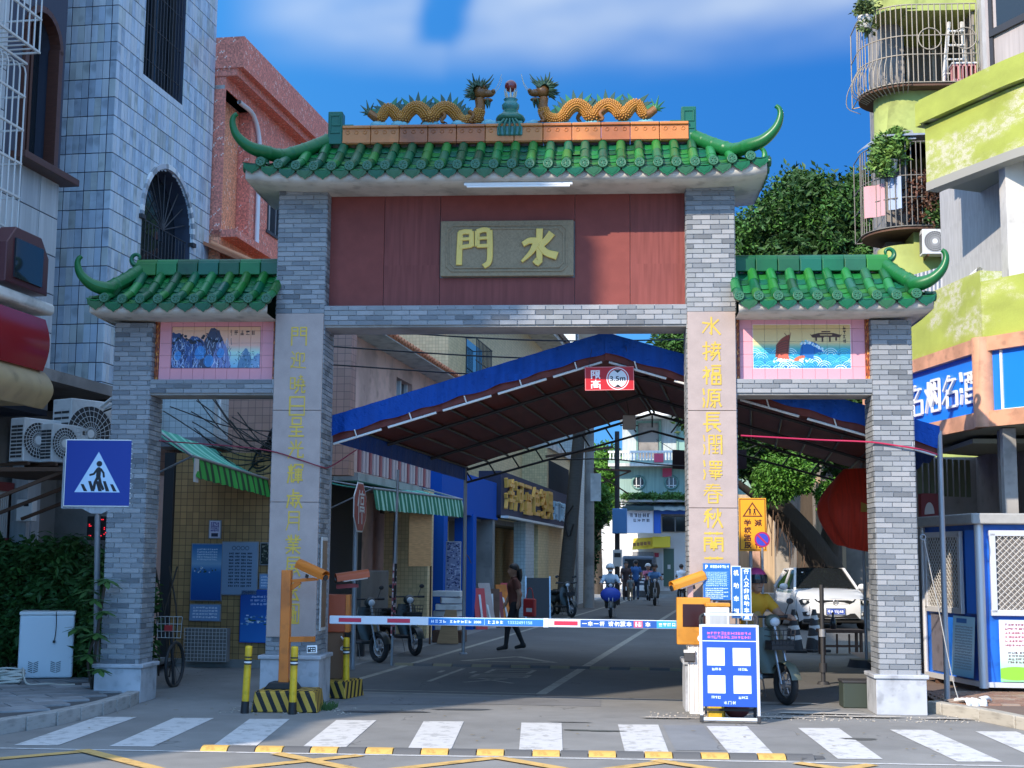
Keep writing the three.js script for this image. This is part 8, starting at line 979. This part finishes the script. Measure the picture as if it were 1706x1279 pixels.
  // parked scooters in the dark by the shops
  const ps = scooter('black scooter parked in the shade beside the dark shop, left of the two', st(21.8, -6.25), -PHI + 0.9, darkP, { basket: true }, undefined); copyOf(ps, st(23.6, -6.0), -PHI + 0.7, 'black scooter parked under the second awning, right of the two'); copyOf(ps, st(42, -5.6), -PHI + 0.5, 'dark scooter parked between the menu board and the leaning pole'); copyOf(ps, st(40.6, -5.5), -PHI + 0.7, 'dark scooter parked close behind the menu board');
}
{ // parked white car, front towards us
  const c = T('car', 'white hatchback parked facing the gateway under the banyan tree', 'car', [6.42, 0, -20.7], 0.045), paint = Mt([0.72, 0.73, 0.74], 0.22, { phys: true, clearcoat: 0.8, clearcoatRoughness: 0.05 });
  const W = (z) => 0.865 * (1 - 0.20 * Math.pow(clamp(Math.abs(z) / 2.1), 7)), top = (z) => (z > 1.0 ? mix(0.98, 0.74, Math.pow((z - 1.0) / 1.1, 1.6)) : z < -1.6 ? 0.99 : 0.98), bot = (z) => (z > 1.75 ? mix(0.2, 0.30, (z - 1.75) / 0.35) : 0.2);
  const hull = sheet(26, 40, (u, v) => { const z = mix(2.10, -2.10, v), e = v < 0.02 ? 0.90 : v > 0.98 ? 0.9 : 1, a = u * 2 - 1, w = W(z) * e, t = top(z), b = bot(z); const s = Math.sign(a), m = Math.abs(a); let x, y; if (m < 0.42) { x = w * 0.86 * (m / 0.42); y = t + 0.03 * (1 - (m / 0.42) ** 2); } else if (m < 0.52) { const k = (m - 0.42) / 0.1; x = w * mix(0.86, 0.97, k); y = t - 0.06 * k * k; } else { const k = (m - 0.52) / 0.48; x = w * (0.97 + 0.05 * Math.sin(Math.PI * Math.min(1, k * 1.1))); y = mix(t - 0.06, b, k); } return [s * x * (v < 0.001 || v > 0.999 ? 0.97 : 1), y, z - 0.16 * Math.pow(Math.abs(x) / 0.87, 3) * (z > 1.6 ? 1 : 0)]; });
  const cap = (z0, sg) => sheet(12, 8, (u, v) => { const a = 2 * u - 1, x = a * W(z0) * 0.87, t = top(z0) + 0.02, b = bot(z0); return [sg * x, mix(b, t, v), z0 + sg * (0.03 * Math.sin(Math.PI * v)) - (sg > 0 ? 0.16 * Math.pow(Math.abs(x) / 0.87, 3) : 0)]; });
  P(c, 'body', [hull, cap(2.095, 1), cap(-2.095, -1)], Object.assign(paint, { side: THREE.DoubleSide }));
  const gh = new ConvexGeometry([[0.76, 0.96, 1.05], [-0.76, 0.96, 1.05], [0.80, 0.97, 0.4], [-0.80, 0.97, 0.4], [0.80, 0.98, -1.8], [-0.80, 0.98, -1.8], [0.60, 1.46, 0.22], [-0.60, 1.46, 0.22], [0.30, 1.50, 0.25], [-0.30, 1.50, 0.25], [0.60, 1.50, -0.5], [-0.60, 1.50, -0.5], [0.56, 1.42, -1.5], [-0.56, 1.42, -1.5]].map(V)); P(c, 'windows', gh, Mt([0.012, 0.014, 0.016], 0.05));
  P(c, 'roof', [sheet(12, 8, (u, v) => { const x = (2 * u - 1) * 0.61, z = mix(0.20, -1.5, v); return [x, 1.475 + 0.045 * (1 - (x / 0.61) ** 2) - 0.05 * v * v, z]; })], Object.assign(Mt([0.02, 0.02, 0.022], 0.15), { side: THREE.DoubleSide }));
  for (const s of [-1, 1]) { P(c, 'pillar', [beam([s * 0.775, 0.97, 1.03], [s * 0.61, 1.475, 0.2], 0.06, 0.05), beam([s * 0.61, 1.475, 0.2], [s * 0.59, 1.45, -1.5], 0.06, 0.05), beam([s * 0.805, 0.98, -0.35], [s * 0.61, 1.48, -0.4], 0.04, 0.05), beam([s * 0.805, 0.98, -1.75], [s * 0.57, 1.42, -1.5], 0.06, 0.08)], paint); const m = G(c, 'mirror', [s * 0.98, 1.03, 0.62]); P(m, 'shell', [sph(0.11, 0, 0, 0, 14, 1, 0.75, 0.6)], paint); P(m, 'arm', [bar([-s * 0.16, -0.05, 0], [0, -0.02, 0], 0.03, 6)], M.dark);
    const hl = G(c, 'headlight', [s * 0.60, 0.70, 1.97], [0, s * 0.34, -s * 0.14]); P(hl, 'lens', [ext([[-0.22, -0.03], [0.20, -0.06], [0.23, 0.05], [0.14, 0.075], [-0.16, 0.035]].map(([a, b]) => [s * a, b]), 0.05, 0.008)], M.glass); P(hl, 'reflector', [sph(0.042, s * 0.1, 0.004, 0.055, 12, 1.1, 1, 0.5), sph(0.026, -s * 0.03, 0.0, 0.058, 10), bx(0.30, 0.010, 0.02, 0, 0.035, 0.052, 0, 0, s * 0.08)], M.white);
    const fg = G(c, 'fog_lamp', [s * 0.61, 0.41, 1.99], [0, s * 0.4, 0]); P(fg, 'bezel', [ext([[-0.16, -0.045], [0.13, -0.05], [0.16, 0.03], [-0.12, 0.05]].map(([a, b]) => [s * a, b]), 0.03, 0.006)], M.black); P(fg, 'lamp', [cy(0.034, 0.034, 0.02, s * 0.02, 0, 0.035, 14, Math.PI / 2), bx(0.26, 0.008, 0.01, 0, 0.045, 0.034, 0, 0, s * 0.1)], M.white);
    for (const z of [1.32, -1.28]) { const w = G(c, 'wheel', [s * 0.78, 0.31, z]); P(w, 'tyre', [place(new THREE.TorusGeometry(0.235, 0.08, 10, 28), 0, 0, 0, 0, Math.PI / 2), cy(0.26, 0.26, 0.14, 0, 0, 0, 24, 0, 0, Math.PI / 2)], M.rubber); P(w, 'rim', [cy(0.19, 0.19, 0.02, s * 0.085, 0, 0, 20, 0, 0, Math.PI / 2)], M.steel); } }
  P(c, 'grille', [ext([[-0.44, 0.045], [-0.30, -0.05], [0.30, -0.05], [0.44, 0.045], [0.30, 0.065], [-0.30, 0.065]], 0.04, 0.008, 0, 0.665, 2.06)], M.black); P(c, 'chrome_strip', [bx(0.60, 0.014, 0.02, 0, 0.735, 2.10), bx(0.58, 0.010, 0.02, 0, 0.65, 2.11)], M.steel);
  P(c, 'emblem', [rb(0.018, 0.085, 0.012, 0.004, -0.032, 0.68, 2.125), rb(0.018, 0.085, 0.012, 0.004, 0.032, 0.68, 2.125), rb(0.06, 0.016, 0.012, 0.004, 0, 0.68, 2.125), place(new THREE.TorusGeometry(0.062, 0.007, 6, 22), 0, 0.68, 2.122)], Mt([0.7, 0.7, 0.72], 0.15, { metalness: 0.8 }));
  P(c, 'lower_intake', [ext([[-0.56, -0.05], [0.56, -0.05], [0.46, 0.06], [-0.46, 0.06]], 0.03, 0.006, 0, 0.36, 2.07)], M.black); P(c, 'bumper_lip', [rb(1.50, 0.09, 0.14, 0.03, 0, 0.24, 1.96)], M.black);
  K.粤 = '@口:2,2,16,8 a0b2 a3a9 4677 g6d7 0bkb 8b6fhfgjdjak'; P(c, 'number_plate', [pl(0.44, 0.14, 0, 0.47, 2.146)], print(132, 42, (g, w, h) => { fill(g, '#123ca0', 0, 0, w, h); g.strokeStyle = '#fff'; g.lineWidth = 1.5; g.strokeRect(2, 2, w - 4, h - 4); glyph(g, '粤', 7, 8, 20, 26, 2.6); g.fillStyle = '#fff'; g.font = 'bold 27px sans-serif'; g.fillText('A', 29, 31); g.fillText('15J48', 52, 31); })); P(c, 'plate_holder', [rb(0.46, 0.16, 0.04, 0.006, 0, 0.47, 2.122)], M.dark); P(c, 'windscreen_sticker', [bx(0.10, 0.04, 0.004, -0.44, 1.385, 0.40, -1.0), bx(0.07, 0.03, 0.004, -0.30, 1.39, 0.40, -1.0)], M.white); P(c, 'wiper', [beam([-0.5, 1.0, 1.04], [0.05, 1.03, 0.99], 0.02, 0.015), beam([0.05, 1.0, 1.04], [0.55, 1.03, 0.99], 0.02, 0.015)], M.black);
  const tr = T('pickup_truck', 'dark grey truck parked at the far end of the street', 'truck', st(65.0, -5.1), -PHI); P(tr, 'cab', [rb(1.5, 1.5, 1.4, 0.12, 0, 1.15, 0)], Mt([0.08, 0.10, 0.13], 0.3)); P(tr, 'windscreen', [rb(1.25, 0.5, 0.04, 0.02, 0, 1.5, 0.70)], M.glass); P(tr, 'grille', [0, 1, 2, 3].map((i) => bx(1.1, 0.06, 0.04, 0, 0.7 + i * 0.14, 0.71)), M.white); P(tr, 'bumper', [rb(1.5, 0.24, 0.2, 0.03, 0, 0.42, 0.68)], M.whiteDirty); for (const s of [-1, 1]) { P(tr, 'headlight', [rb(0.2, 0.14, 0.05, 0.02, s * 0.6, 0.62, 0.74)], M.white); P(tr, 'wheel', [cy(0.32, 0.32, 0.2, s * 0.66, 0.32, 0.1, 18, 0, 0, Math.PI / 2)], M.rubber); }
}
// ---------------------------------------------------------------- trees and plants: leaf sprays scattered through each crown
function spray(n, len, wid, spread) {       // a spray of n leaves round the origin
  const pos = [], q = new THREE.Quaternion(), e = new THREE.Euler(), v = new THREE.Vector3();
  for (let i = 0; i < n; i++) { e.set(rr(-1.2, 1.2), rr(0, 6.28), rr(-1.2, 1.2)); q.setFromEuler(e); const o = [rr(-spread, spread), rr(-spread, spread), rr(-spread, spread)], l = len * rr(0.7, 1.2), w = wid * rr(0.8, 1.2); const pt = [[0, 0, 0], [-w / 2, 0.02 * l, l * 0.45], [0, -0.10 * l, l], [w / 2, 0.02 * l, l * 0.45]].map((p) => v.set(...p).applyQuaternion(q).toArray().map((a, k) => a + o[k])); for (const k of [0, 1, 2, 0, 2, 3]) pos.push(...pt[k]); }
  const g = new THREE.BufferGeometry(); g.setAttribute('position', new THREE.Float32BufferAttribute(pos, 3)); g.computeVertexNormals(); return g;
}
const leafM = (c, t = 0.3) => Mt(c, 0.55, { phys: true, side: THREE.DoubleSide, specularIntensity: 0.6 });
function crown(parent, name, blobs, count, geo, mat, size = [0.8, 1.25], shell = 0.55) {   // blobs: [x, y, z, r, ry?]
  const im = new THREE.InstancedMesh(geo, mat, count), m = new THREE.Matrix4(), e = new THREE.Euler(), s = new THREE.Vector3(), p = new THREE.Vector3(), q = new THREE.Quaternion(), tot = blobs.reduce((a, b) => a + b[3] ** 2, 0), col = new THREE.Color(); let n = 0;
  blobs.forEach((b, bi) => { const k = bi === blobs.length - 1 ? count - n : Math.round(count * b[3] ** 2 / tot); for (let i = 0; i < k && n < count; i++, n++) { const u = 2 * rnd() - 1, a = rnd() * 6.283, r = b[3] * (shell + (1 - shell) * Math.sqrt(rnd())) * (0.82 + 0.36 * hash(Math.round(a * 2.2), Math.round(u * 4), bi + 3)); const w = Math.sqrt(1 - u * u); p.set(b[0] + r * w * Math.cos(a), b[1] + r * u * (b[4] ?? 1), b[2] + r * w * Math.sin(a)); e.set(rr(-0.6, 0.6), rr(0, 6.28), rr(-0.6, 0.6)); q.setFromEuler(e); const z = rr(...size); s.set(z, z, z); m.compose(p, q, s); im.setMatrixAt(n, m); const h = rr(0.7, 1.3); col.setRGB(h * rr(0.85, 1.1), h, h * rr(0.7, 1.05)); im.setColorAt(n, col); } });
  im.name = name; im.userData.kind = 'stuff'; im.castShadow = im.receiveShadow = true; parent.add(im); return im;
}
const bark = Mt([0.07, 0.055, 0.042], 0.95, { map: rep(tStreak, 0.5), bump: tStreak, bs: 0.02 });
{
  seed = 1234;
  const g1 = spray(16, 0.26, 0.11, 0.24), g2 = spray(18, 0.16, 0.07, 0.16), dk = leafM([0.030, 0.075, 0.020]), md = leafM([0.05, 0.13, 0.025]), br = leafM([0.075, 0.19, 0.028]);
  const t = T('broadleaf_tree', 'tall dark evergreen tree rising behind the right bay of the gateway', 'tree', [7.2, 0, -28.5]);
  P(t, 'trunk', [tube([[0, 0, 0], [0.2, 4, 0], [-0.2, 8, 0.2], [0.2, 12, 0]], (k) => 0.42 - 0.3 * k, 20, 10), tube([[0, 6, 0], [-1.2, 8, 0.3], [-2.4, 9.5, 0.4]], (k) => 0.2 - 0.13 * k, 12, 8), tube([[0, 7, 0], [1.4, 9.5, 0], [1.9, 11.6, 0]], (k) => 0.2 - 0.13 * k, 12, 8)], bark);
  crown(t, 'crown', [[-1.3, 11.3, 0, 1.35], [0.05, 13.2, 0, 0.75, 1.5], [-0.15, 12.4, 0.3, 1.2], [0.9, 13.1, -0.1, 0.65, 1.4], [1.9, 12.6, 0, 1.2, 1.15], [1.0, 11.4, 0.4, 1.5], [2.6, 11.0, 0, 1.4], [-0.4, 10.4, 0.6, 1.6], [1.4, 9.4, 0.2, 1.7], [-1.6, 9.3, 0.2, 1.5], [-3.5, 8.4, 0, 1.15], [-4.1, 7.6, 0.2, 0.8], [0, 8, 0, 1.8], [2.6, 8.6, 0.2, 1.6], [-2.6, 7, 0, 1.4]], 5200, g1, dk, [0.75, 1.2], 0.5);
  crown(t, 'sun_painted_sprays', [[-1.3, 11.5, 0.2, 1.4], [0.0, 12.8, 0.3, 1.2], [1.9, 12.7, 0.2, 1.25], [1.0, 11.5, 0.6, 1.55], [-3.4, 8.5, 0.3, 1.1]], 900, g2, md, [0.8, 1.2], 0.85);  // lighter leaf colour puts sunlight into the outer sprays
  const b = T('banyan_tree', 'leaning banyan tree with hanging roots behind the right bay, over the car', 'tree', [7.5, 0, -23.2]);
  P(b, 'trunk', [tube([[0.2, 0, -0.2], [-0.3, 1.2, 0], [-1.1, 2.3, 0.5], [-2.0, 3.3, 0.9], [-2.5, 4.2, 1.0], [-2.6, 6, 1]], (k) => 0.46 - 0.24 * k, 36, 12), tube([[-0.5, 1.5, 0], [-0.3, 2.6, 0.2], [0.4, 3.8, 0.3], [1.0, 5.5, 0]], (k) => 0.30 - 0.16 * k, 24, 10), tube([[-1.6, 2.9, 0.8], [-2.4, 3.3, 1.4], [-3.2, 3.8, 2.0]], (k) => 0.18 - 0.10 * k, 16, 8)], bark);
  const roots = []; for (let i = 0; i < 38; i++) { const k = rnd(), x = mix(-0.6, -2.5, k) + rr(-0.25, 0.25), y = mix(1.7, 4.0, k), z = mix(0.2, 1.1, k) + rr(-0.1, 0.4), l = rr(0.4, 1.5); roots.push(tube([[x, y, z], [x + rr(-0.08, 0.04), y - l * 0.5, z + 0.05], [x + rr(-0.12, 0.06), y - l, z + 0.04]], (q) => 0.022 - 0.012 * q, 8, 5)); } P(b, 'aerial_roots', roots, Mt([0.12, 0.075, 0.05], 0.9));
  crown(b, 'crown', [[-2.1, 3.75, 2.6, 0.52], [-1.65, 3.85, 2.8, 0.42], [-0.7, 3.35, 2.6, 0.34]], 900, g2, br, [0.55, 0.95], 0.3);
  crown(b, 'upper_crown', [[-2.8, 5.2, 0.8, 1.1], [-1.2, 5.3, 1.0, 1.1], [0.6, 5.2, 0.5, 1.3], [1.9, 5.6, 0.2, 1.3], [-0.2, 6.6, 0, 1.6], [-3.0, 4.5, 1.6, 0.6], [0.6, 4.3, 0.2, 0.8]], 3200, g1, dk, [0.6, 1.0], 0.35);
  // far left of the street: ivy covered tree and a bright one behind
  const v = T('ivy_tree', 'dark ivy covered tree leaning over the left pavement far up the street', 'tree', st(57, -7.4)); P(v, 'trunk', [tube([[0, 0, 0], [0.1, 2, 0], [0.3, 4.6, 0]], (k) => 0.35 - 0.2 * k, 14, 8)], bark); crown(v, 'crown', [[0.5, 4.0, 0, 0.85], [0.3, 2.6, 0, 0.9], [0.1, 1.2, 0.2, 0.9], [0.9, 3.5, 0.3, 0.6], [0.0, 5.0, 0, 0.8], [0.6, 1.9, 0.3, 0.5]], 2200, g2, dk, [0.8, 1.4], 0.35); crown(v, 'sun_painted_sprays', [[1.0, 4.2, 0.4, 0.7]], 260, g2, br, [0.7, 1.1], 0.6);  // brighter leaf colour paints sunlight on one side of the ivy crown
  const v2 = T('bright_tree', 'light green tree in the sun left of the green end building', 'tree', st(70, -7.6)); P(v2, 'trunk', [tube([[0, 0, 0], [0, 3, 0], [0.2, 6, 0]], (k) => 0.3 - 0.2 * k, 10, 8)], bark); crown(v2, 'crown', [[0.2, 6.3, 0, 1.1], [-0.8, 5.6, 0, 1.0], [0.5, 5.3, 0, 0.9], [-0.2, 4.6, 0.2, 1.0]], 1500, g1, br, [0.7, 1.1], 0.4);
  const lt = T('garden_tree', 'leafy tree seen through the open back of the liquor shop', 'tree', st(47, -8.6)); P(lt, 'trunk', [bar([0, 0, 0], [0, 2.4, 0], 0.1, 8)], bark); crown(lt, 'crown', [[0, 2.4, 0, 0.8], [0.2, 1.6, 0, 0.6]], 400, g2, br, [0.8, 1.2], 0.4);
  // hedge on the left pavement
  const lf = spray(14, 0.12, 0.05, 0.10), hg = T('hedge', 'dark leafy hedge along the left pavement behind the freezer', 'hedge', [-5.6, 0.1, -2.3]);
  P(hg, 'stems', Array.from({ length: 26 }, (_, i) => tube([[-1.4 + i * 0.1, 0, rr(-0.15, 0.15)], [-1.4 + i * 0.1 + rr(-0.1, 0.1), 0.7, rr(-0.2, 0.2)], [-1.4 + i * 0.1 + rr(-0.2, 0.2), 1.4, rr(-0.2, 0.2)]], 0.012, 8, 5)), bark);
  crown(hg, 'leaves', [[-1.3, 0.6, 0, 0.5], [-1.0, 1.25, 0, 0.5], [-0.5, 0.7, 0.1, 0.55], [-0.4, 1.3, 0, 0.45], [0.1, 0.8, 0.2, 0.5], [0.4, 1.2, 0.3, 0.4], [0.5, 0.5, 0.5, 0.45], [-1.4, 1.4, 0, 0.4], [0.7, 0.9, 0.7, 0.3], [0.1, 0.3, 0.4, 0.4]], 2600, lf, leafM([0.04, 0.10, 0.025]), [0.7, 1.3], 0.35);
  const bs = T('umbrella_plant', 'glossy umbrella plant with drooping leaves against the left small pillar', 'plant', [-4.62, 0.1, 0.10]); P(bs, 'stem', [tube([[-0.1, 0, -0.2], [0, 0.6, 0], [0.1, 1.2, 0.1]], 0.018, 12, 6), tube([[-0.1, 0, -0.2], [-0.05, 0.4, 0.1], [0.1, 0.7, 0.25]], 0.014, 12, 6)], bark);
  const wh = []; for (const [x, y, z, n, l] of [[0.12, 1.27, 0.12, 11, 0.21], [0.02, 1.05, 0.18, 9, 0.18], [0.14, 0.92, 0.2, 9, 0.17], [0.1, 0.68, 0.28, 10, 0.18], [0.0, 0.45, 0.26, 9, 0.18], [-0.1, 1.15, 0.05, 9, 0.18], [0.16, 0.30, 0.3, 8, 0.15], [-0.12, 0.75, 0.2, 9, 0.18]]) for (let i = 0; i < n; i++) { const a = i / n * 6.283 + x * 9; const g = ext([[0, 0], [0.036, l * 0.4], [0.03, l * 0.75], [0, l * 1.1], [-0.03, l * 0.75], [-0.036, l * 0.4]], 0.003); g.rotateX(1.9 + 0.25 * Math.sin(i * 2.1)); g.rotateY(a); g.translate(x, y, z); wh.push(g); }
  const lm = [leafM([0.045, 0.11, 0.025]), leafM([0.03, 0.08, 0.02])]; wh.forEach((g, i) => P(bs, 'leaf', g, lm[i % 2]));
  // potted plants in the balcony cage
  const pot = (name, lab, at, blobs, m, n) => { const p = T(name, lab, 'plant', at); P(p, 'pot', [lathe([[0, 0], [0.12, 0], [0.16, 0.24], [0.175, 0.24], [0.175, 0.28], [0, 0.27]], 14)], M.plaster); crown(p, 'foliage', blobs, n, spray(12, 0.11, 0.05, 0.09), m, [0.8, 1.3], 0.25); };
  pot('red_shrub', 'bushy red leaved shrub filling the lower caged balcony', [7.95, 8.75, -13.95], [[0, 0.8, 0, 0.42], [0.35, 1.05, 0, 0.35], [0.5, 0.5, 0.1, 0.4], [-0.1, 0.4, 0.1, 0.35]], leafM([0.10, 0.045, 0.03]), 420); pot('potted_plant', 'green plant spilling through the bars of the lower caged balcony', [8.5, 8.75, -13.9], [[0, 0.35, 0.1, 0.4], [0.3, 0.2, 0.2, 0.3], [-0.4, 0.15, 0.2, 0.3], [0.1, -0.05, 0.25, 0.25]], leafM([0.06, 0.12, 0.03]), 380); pot('fern', 'feathery light green fern at the top left corner of the lower cage', [7.1, 9.9, -13.8], [[0, 0.5, 0, 0.4], [-0.2, 0.2, 0.1, 0.28], [0.15, 0.75, 0, 0.25]], leafM([0.12, 0.22, 0.05]), 260); pot('trailing_plant', 'thin trailing plant hanging at the top edge of the upper cage', [6.7, 13.2, -14.0], [[0, 0.5, 0, 0.2], [0.02, 0.1, 0, 0.14]], leafM([0.10, 0.14, 0.05]), 60);
}
// ---------------------------------------------------------------- the building that closes the street
{
  const t = onStreet('end_building', 'pale green building closing the street with round windows and shop fronts below', 'building', 66, -6.4), L = 13, gM = Mt([0.30, 0.44, 0.38], 0.8, { map: rep(tStreak, 2.2) }), gD = Mt([0.16, 0.30, 0.26], 0.8, { map: rep(tStreak, 1.7) });
  P(t, 'ground_floor_wall', [b6(0.5, L, 0, 4.3, -6, 0)], M.white); P(t, 'middle_wall', [b6(0.2, L, 4.5, 6.2, -6, -0.2)], gM); P(t, 'upper_wall', [b6(0.3, L, 6.2, 10.6, -6, -1.4)], Mt([0.50, 0.56, 0.56], 0.8, { map: rep(tStreak, 1.3) })); P(t, 'top_cornice', [b6(0.1, L, 8.55, 8.75, -6, 0.3)], M.white);
  P(t, 'balcony_floor', [b6(-0.2, L, 6.12, 6.26, -6, 0.6)], M.plaster); P(t, 'balcony_rail', [b6(-0.2, L, 6.75, 6.85, 0.45, 0.6)], M.white); P(t, 'balcony_band', [b6(-0.2, L, 6.26, 6.40, 0.48, 0.58)], gM); const gb = J([lathe([[0.03, 0], [0.055, 0.08], [0.03, 0.2], [0.045, 0.32], [0.03, 0.35]], 8)]); for (let i = 0; i < 44; i++) { const m = P(t, 'baluster', gb, M.white); m.position.set(-0.1 + i * 0.15, 6.40, 0.53); }
  for (let i = 0; i < 3; i++) { const w = G(t, 'window', [1.55 + i * 1.95, 7.5, -1.36]); P(w, 'pane', [bx(1.0, 1.7, 0.04)], i === 1 ? Mt([0.25, 0.42, 0.36], 0.3) : M.interior); P(w, 'frame', [bx(0.09, 1.9, 0.1, -0.52, 0, 0.03), bx(0.12, 2.0, 0.12, 0.6, 0, 0.03), bx(1.1, 0.08, 0.1, 0, 0.9, 0.03)], gD); }
  for (const x of [1.18, 2.74, 4.3]) { const w = G(t, 'round_window', [x, 5.38, -0.18]); P(w, 'surround', [place(new THREE.TorusGeometry(0.30, 0.055, 8, 28), 0, 0, 0.01)], gD); P(w, 'pane', [cy(0.29, 0.29, 0.03, 0, 0, 0, 24, Math.PI / 2)], M.glass); P(w, 'bars', [bx(0.04, 0.56, 0.04, -0.1, 0, 0.03), bx(0.04, 0.56, 0.04, 0.1, 0, 0.03), bx(0.56, 0.04, 0.04, 0, -0.14, 0.03)], M.whiteDirty); }
  const paper = Mt([0.55, 0.06, 0.12], 0.7); for (const [x, y] of [[2.2, 6.5], [4.0, 6.5], [2.55, 5.85], [3.7, 5.85]]) { P(t, 'red_paper', [rb(0.44, 0.42, 0.02, 0.004, x, y, 0.62 - (y < 6 ? 0.75 : 0))], paper); }
  P(t, 'planter_ledge', [b6(0.4, L, 4.42, 4.52, -0.3, 0.7)], M.concrete); crown(t, 'ledge_plants', [0.7, 1.3, 1.9, 2.5, 3.1, 3.7, 4.3, 4.9, 5.5].map((x) => [x, 4.68, 0.4, 0.3, 0.6]), 420, spray(12, 0.2, 0.09, 0.14), leafM([0.07, 0.16, 0.04]), [0.6, 1], 0.2);
  P(t, 'corrugated_awning', thick(60, 1, (u, v) => [0.6 + 12 * u, mix(4.36, 4.02, v) + 0.03 * Math.sin(u * 240), mix(0.0, 1.3, v)], [0, -0.02, 0]), Mt([0.22, 0.27, 0.27], 0.6, { map: tStreak })); P(t, 'awning_edge', [b6(0.55, 2.0, 4.0, 4.2, 1.28, 1.34)], Mt([0.03, 0.06, 0.06], 0.6));
  const s = G(t, 'shop_sign'); P(s, 'panel', [b6(0.66, 1.95, 2.95, 4.0, 0.85, 1.0)], M.white); P(s, 'print', [pl(1.26, 1.02, 1.305, 3.475, 1.006)], print(160, 128, (g, w, h) => { fill(g, '#e4e4ee', 0, 0, w, h); g.strokeStyle = '#4a4a58'; for (let i = 0; i < 5; i++) scribble(g, 20 + i * 26, 14, 22, 1, 22, 3); for (let i = 0; i < 4; i++) scribble(g, 44 + i * 26, 46, 20, 1, 18, 3); })); P(s, 'blue_panel', [b6(1.97, 2.3, 2.95, 4.05, 0.8, 0.95)], Mt([0.03, 0.13, 0.55], 0.5)); P(s, 'blue_panel', [b6(2.3, 3.6, 3.85, 4.02, 0.8, 0.95)], Mt([0.03, 0.13, 0.55], 0.5));
  const dw = G(t, 'dark_window'); P(dw, 'opening', [b6(2.32, 6.2, 3.05, 3.75, 0.02, 0.1)], M.glass); P(dw, 'mullion', [2.9, 3.6, 4.4, 5.2].map((x) => b6(x, x + 0.06, 3.05, 3.75, 0.1, 0.16)), M.galv); P(dw, 'sill', [b6(2.3, 6.2, 3.78, 3.86, 0.02, 0.5)], M.galv); P(dw, 'upper_glass', [b6(2.75, 6.2, 3.86, 4.25, 0.02, 0.1)], Mt([0.02, 0.04, 0.12], 0.1));
  P(t, 'yellow_awning', [...thick(8, 4, (u, v) => [0.95 + 1.75 * u - 0.0, mix(2.72, 2.20, v) + 0.12 * u, mix(0.0, 0.7, v)], [0, -0.02, 0])], Mt([0.70, 0.50, 0.03], 0.6, { map: tBlotch })); P(t, 'yellow_sign', [b6(1.9, 2.72, 2.30, 2.80, 0.55, 0.75)], Mt([0.72, 0.52, 0.03], 0.5)); const ch = []; for (let i = 0; i < 5; i++) ch.push(bx(0.14, 0.16, 0.03, 1.05 + i * 0.17, 2.42 + i * 0.02, 0.74)); P(t, 'awning_lettering', ch, Mt([0.25, 0.12, 0.03], 0.6)); P(t, 'red_lettering', [0, 1, 2, 3].map((i) => bx(0.20, 0.20, 0.03, 1.35 + i * 0.23, 1.95, 0.03)), Mt([0.45, 0.05, 0.10], 0.6));
  const d = G(t, 'door'); P(d, 'leaf', [b6(2.36, 2.86, 0.5, 2.25, 0.0, 0.06)], Mt([0.10, 0.17, 0.13], 0.5)); P(d, 'frame', [b6(2.28, 2.36, 0.4, 2.3, 0.0, 0.1), b6(2.86, 2.94, 0.4, 2.3, 0.0, 0.1)], M.white); P(d, 'notice', [bx(0.14, 0.2, 0.01, 2.62, 1.4, 0.068)], M.white); P(t, 'pink_panel', [b6(3.42, 4.0, 0.6, 2.4, 0.0, 0.05)], Mt([0.55, 0.30, 0.28], 0.7)); P(t, 'dark_doorway', [b6(4.02, 4.4, 0.3, 2.4, 0.0, 0.05)], M.interior); P(t, 'step', [b6(1.9, 6, 0, 0.28, 0, 0.9), b6(1.9, 6, 0, 0.14, 0.9, 1.5)], M.concrete); P(t, 'shutter', [b6(0.9, 1.9, 0, 2.1, 0.0, 0.05)], M.galv);
  const far = onStreet('far_house', 'pale house to the left beyond the end building', 'building', 84, -11); P(far, 'wall', [b6(-4, 4.5, 0, 6.2, -6, 0)], M.whiteDirty); P(far, 'roof', [beam([-4.4, 6.2, -3], [4.9, 6.5, -3], 6.6, 0.3)], Mt([0.4, 0.2, 0.12], 0.8, { map: tWood }));
  const rw = onStreet('right_house', 'long shaded house wall on the right side of the far street', 'building', 50, 0.9); P(rw, 'wall', [b6(0, 5, 0, 5.5, -16, 0)], Mt([0.42, 0.38, 0.33], 0.85, { map: rep(tStreak, 2.2) })); P(rw, 'plinth', [b6(-0.05, 5, 0, 0.7, -16, 0.04)], M.concrete);
  const ct = onStreet('sign_stand', 'white notice on a thin stand behind the scooter with blue cover', 'sign', 52, -4.9); P(ct, 'plate', [rb(0.34, 0.62, 0.03, 0.006, 0, 1.75, 0)], M.white); P(ct, 'print', [bx(0.24, 0.16, 0.01, 0, 1.86, 0.016)], M.dark); P(ct, 'post', [bar([0, 0, 0], [0, 1.45, 0], 0.025, 6)], M.dark);
}
renderer.render(scene, camera);
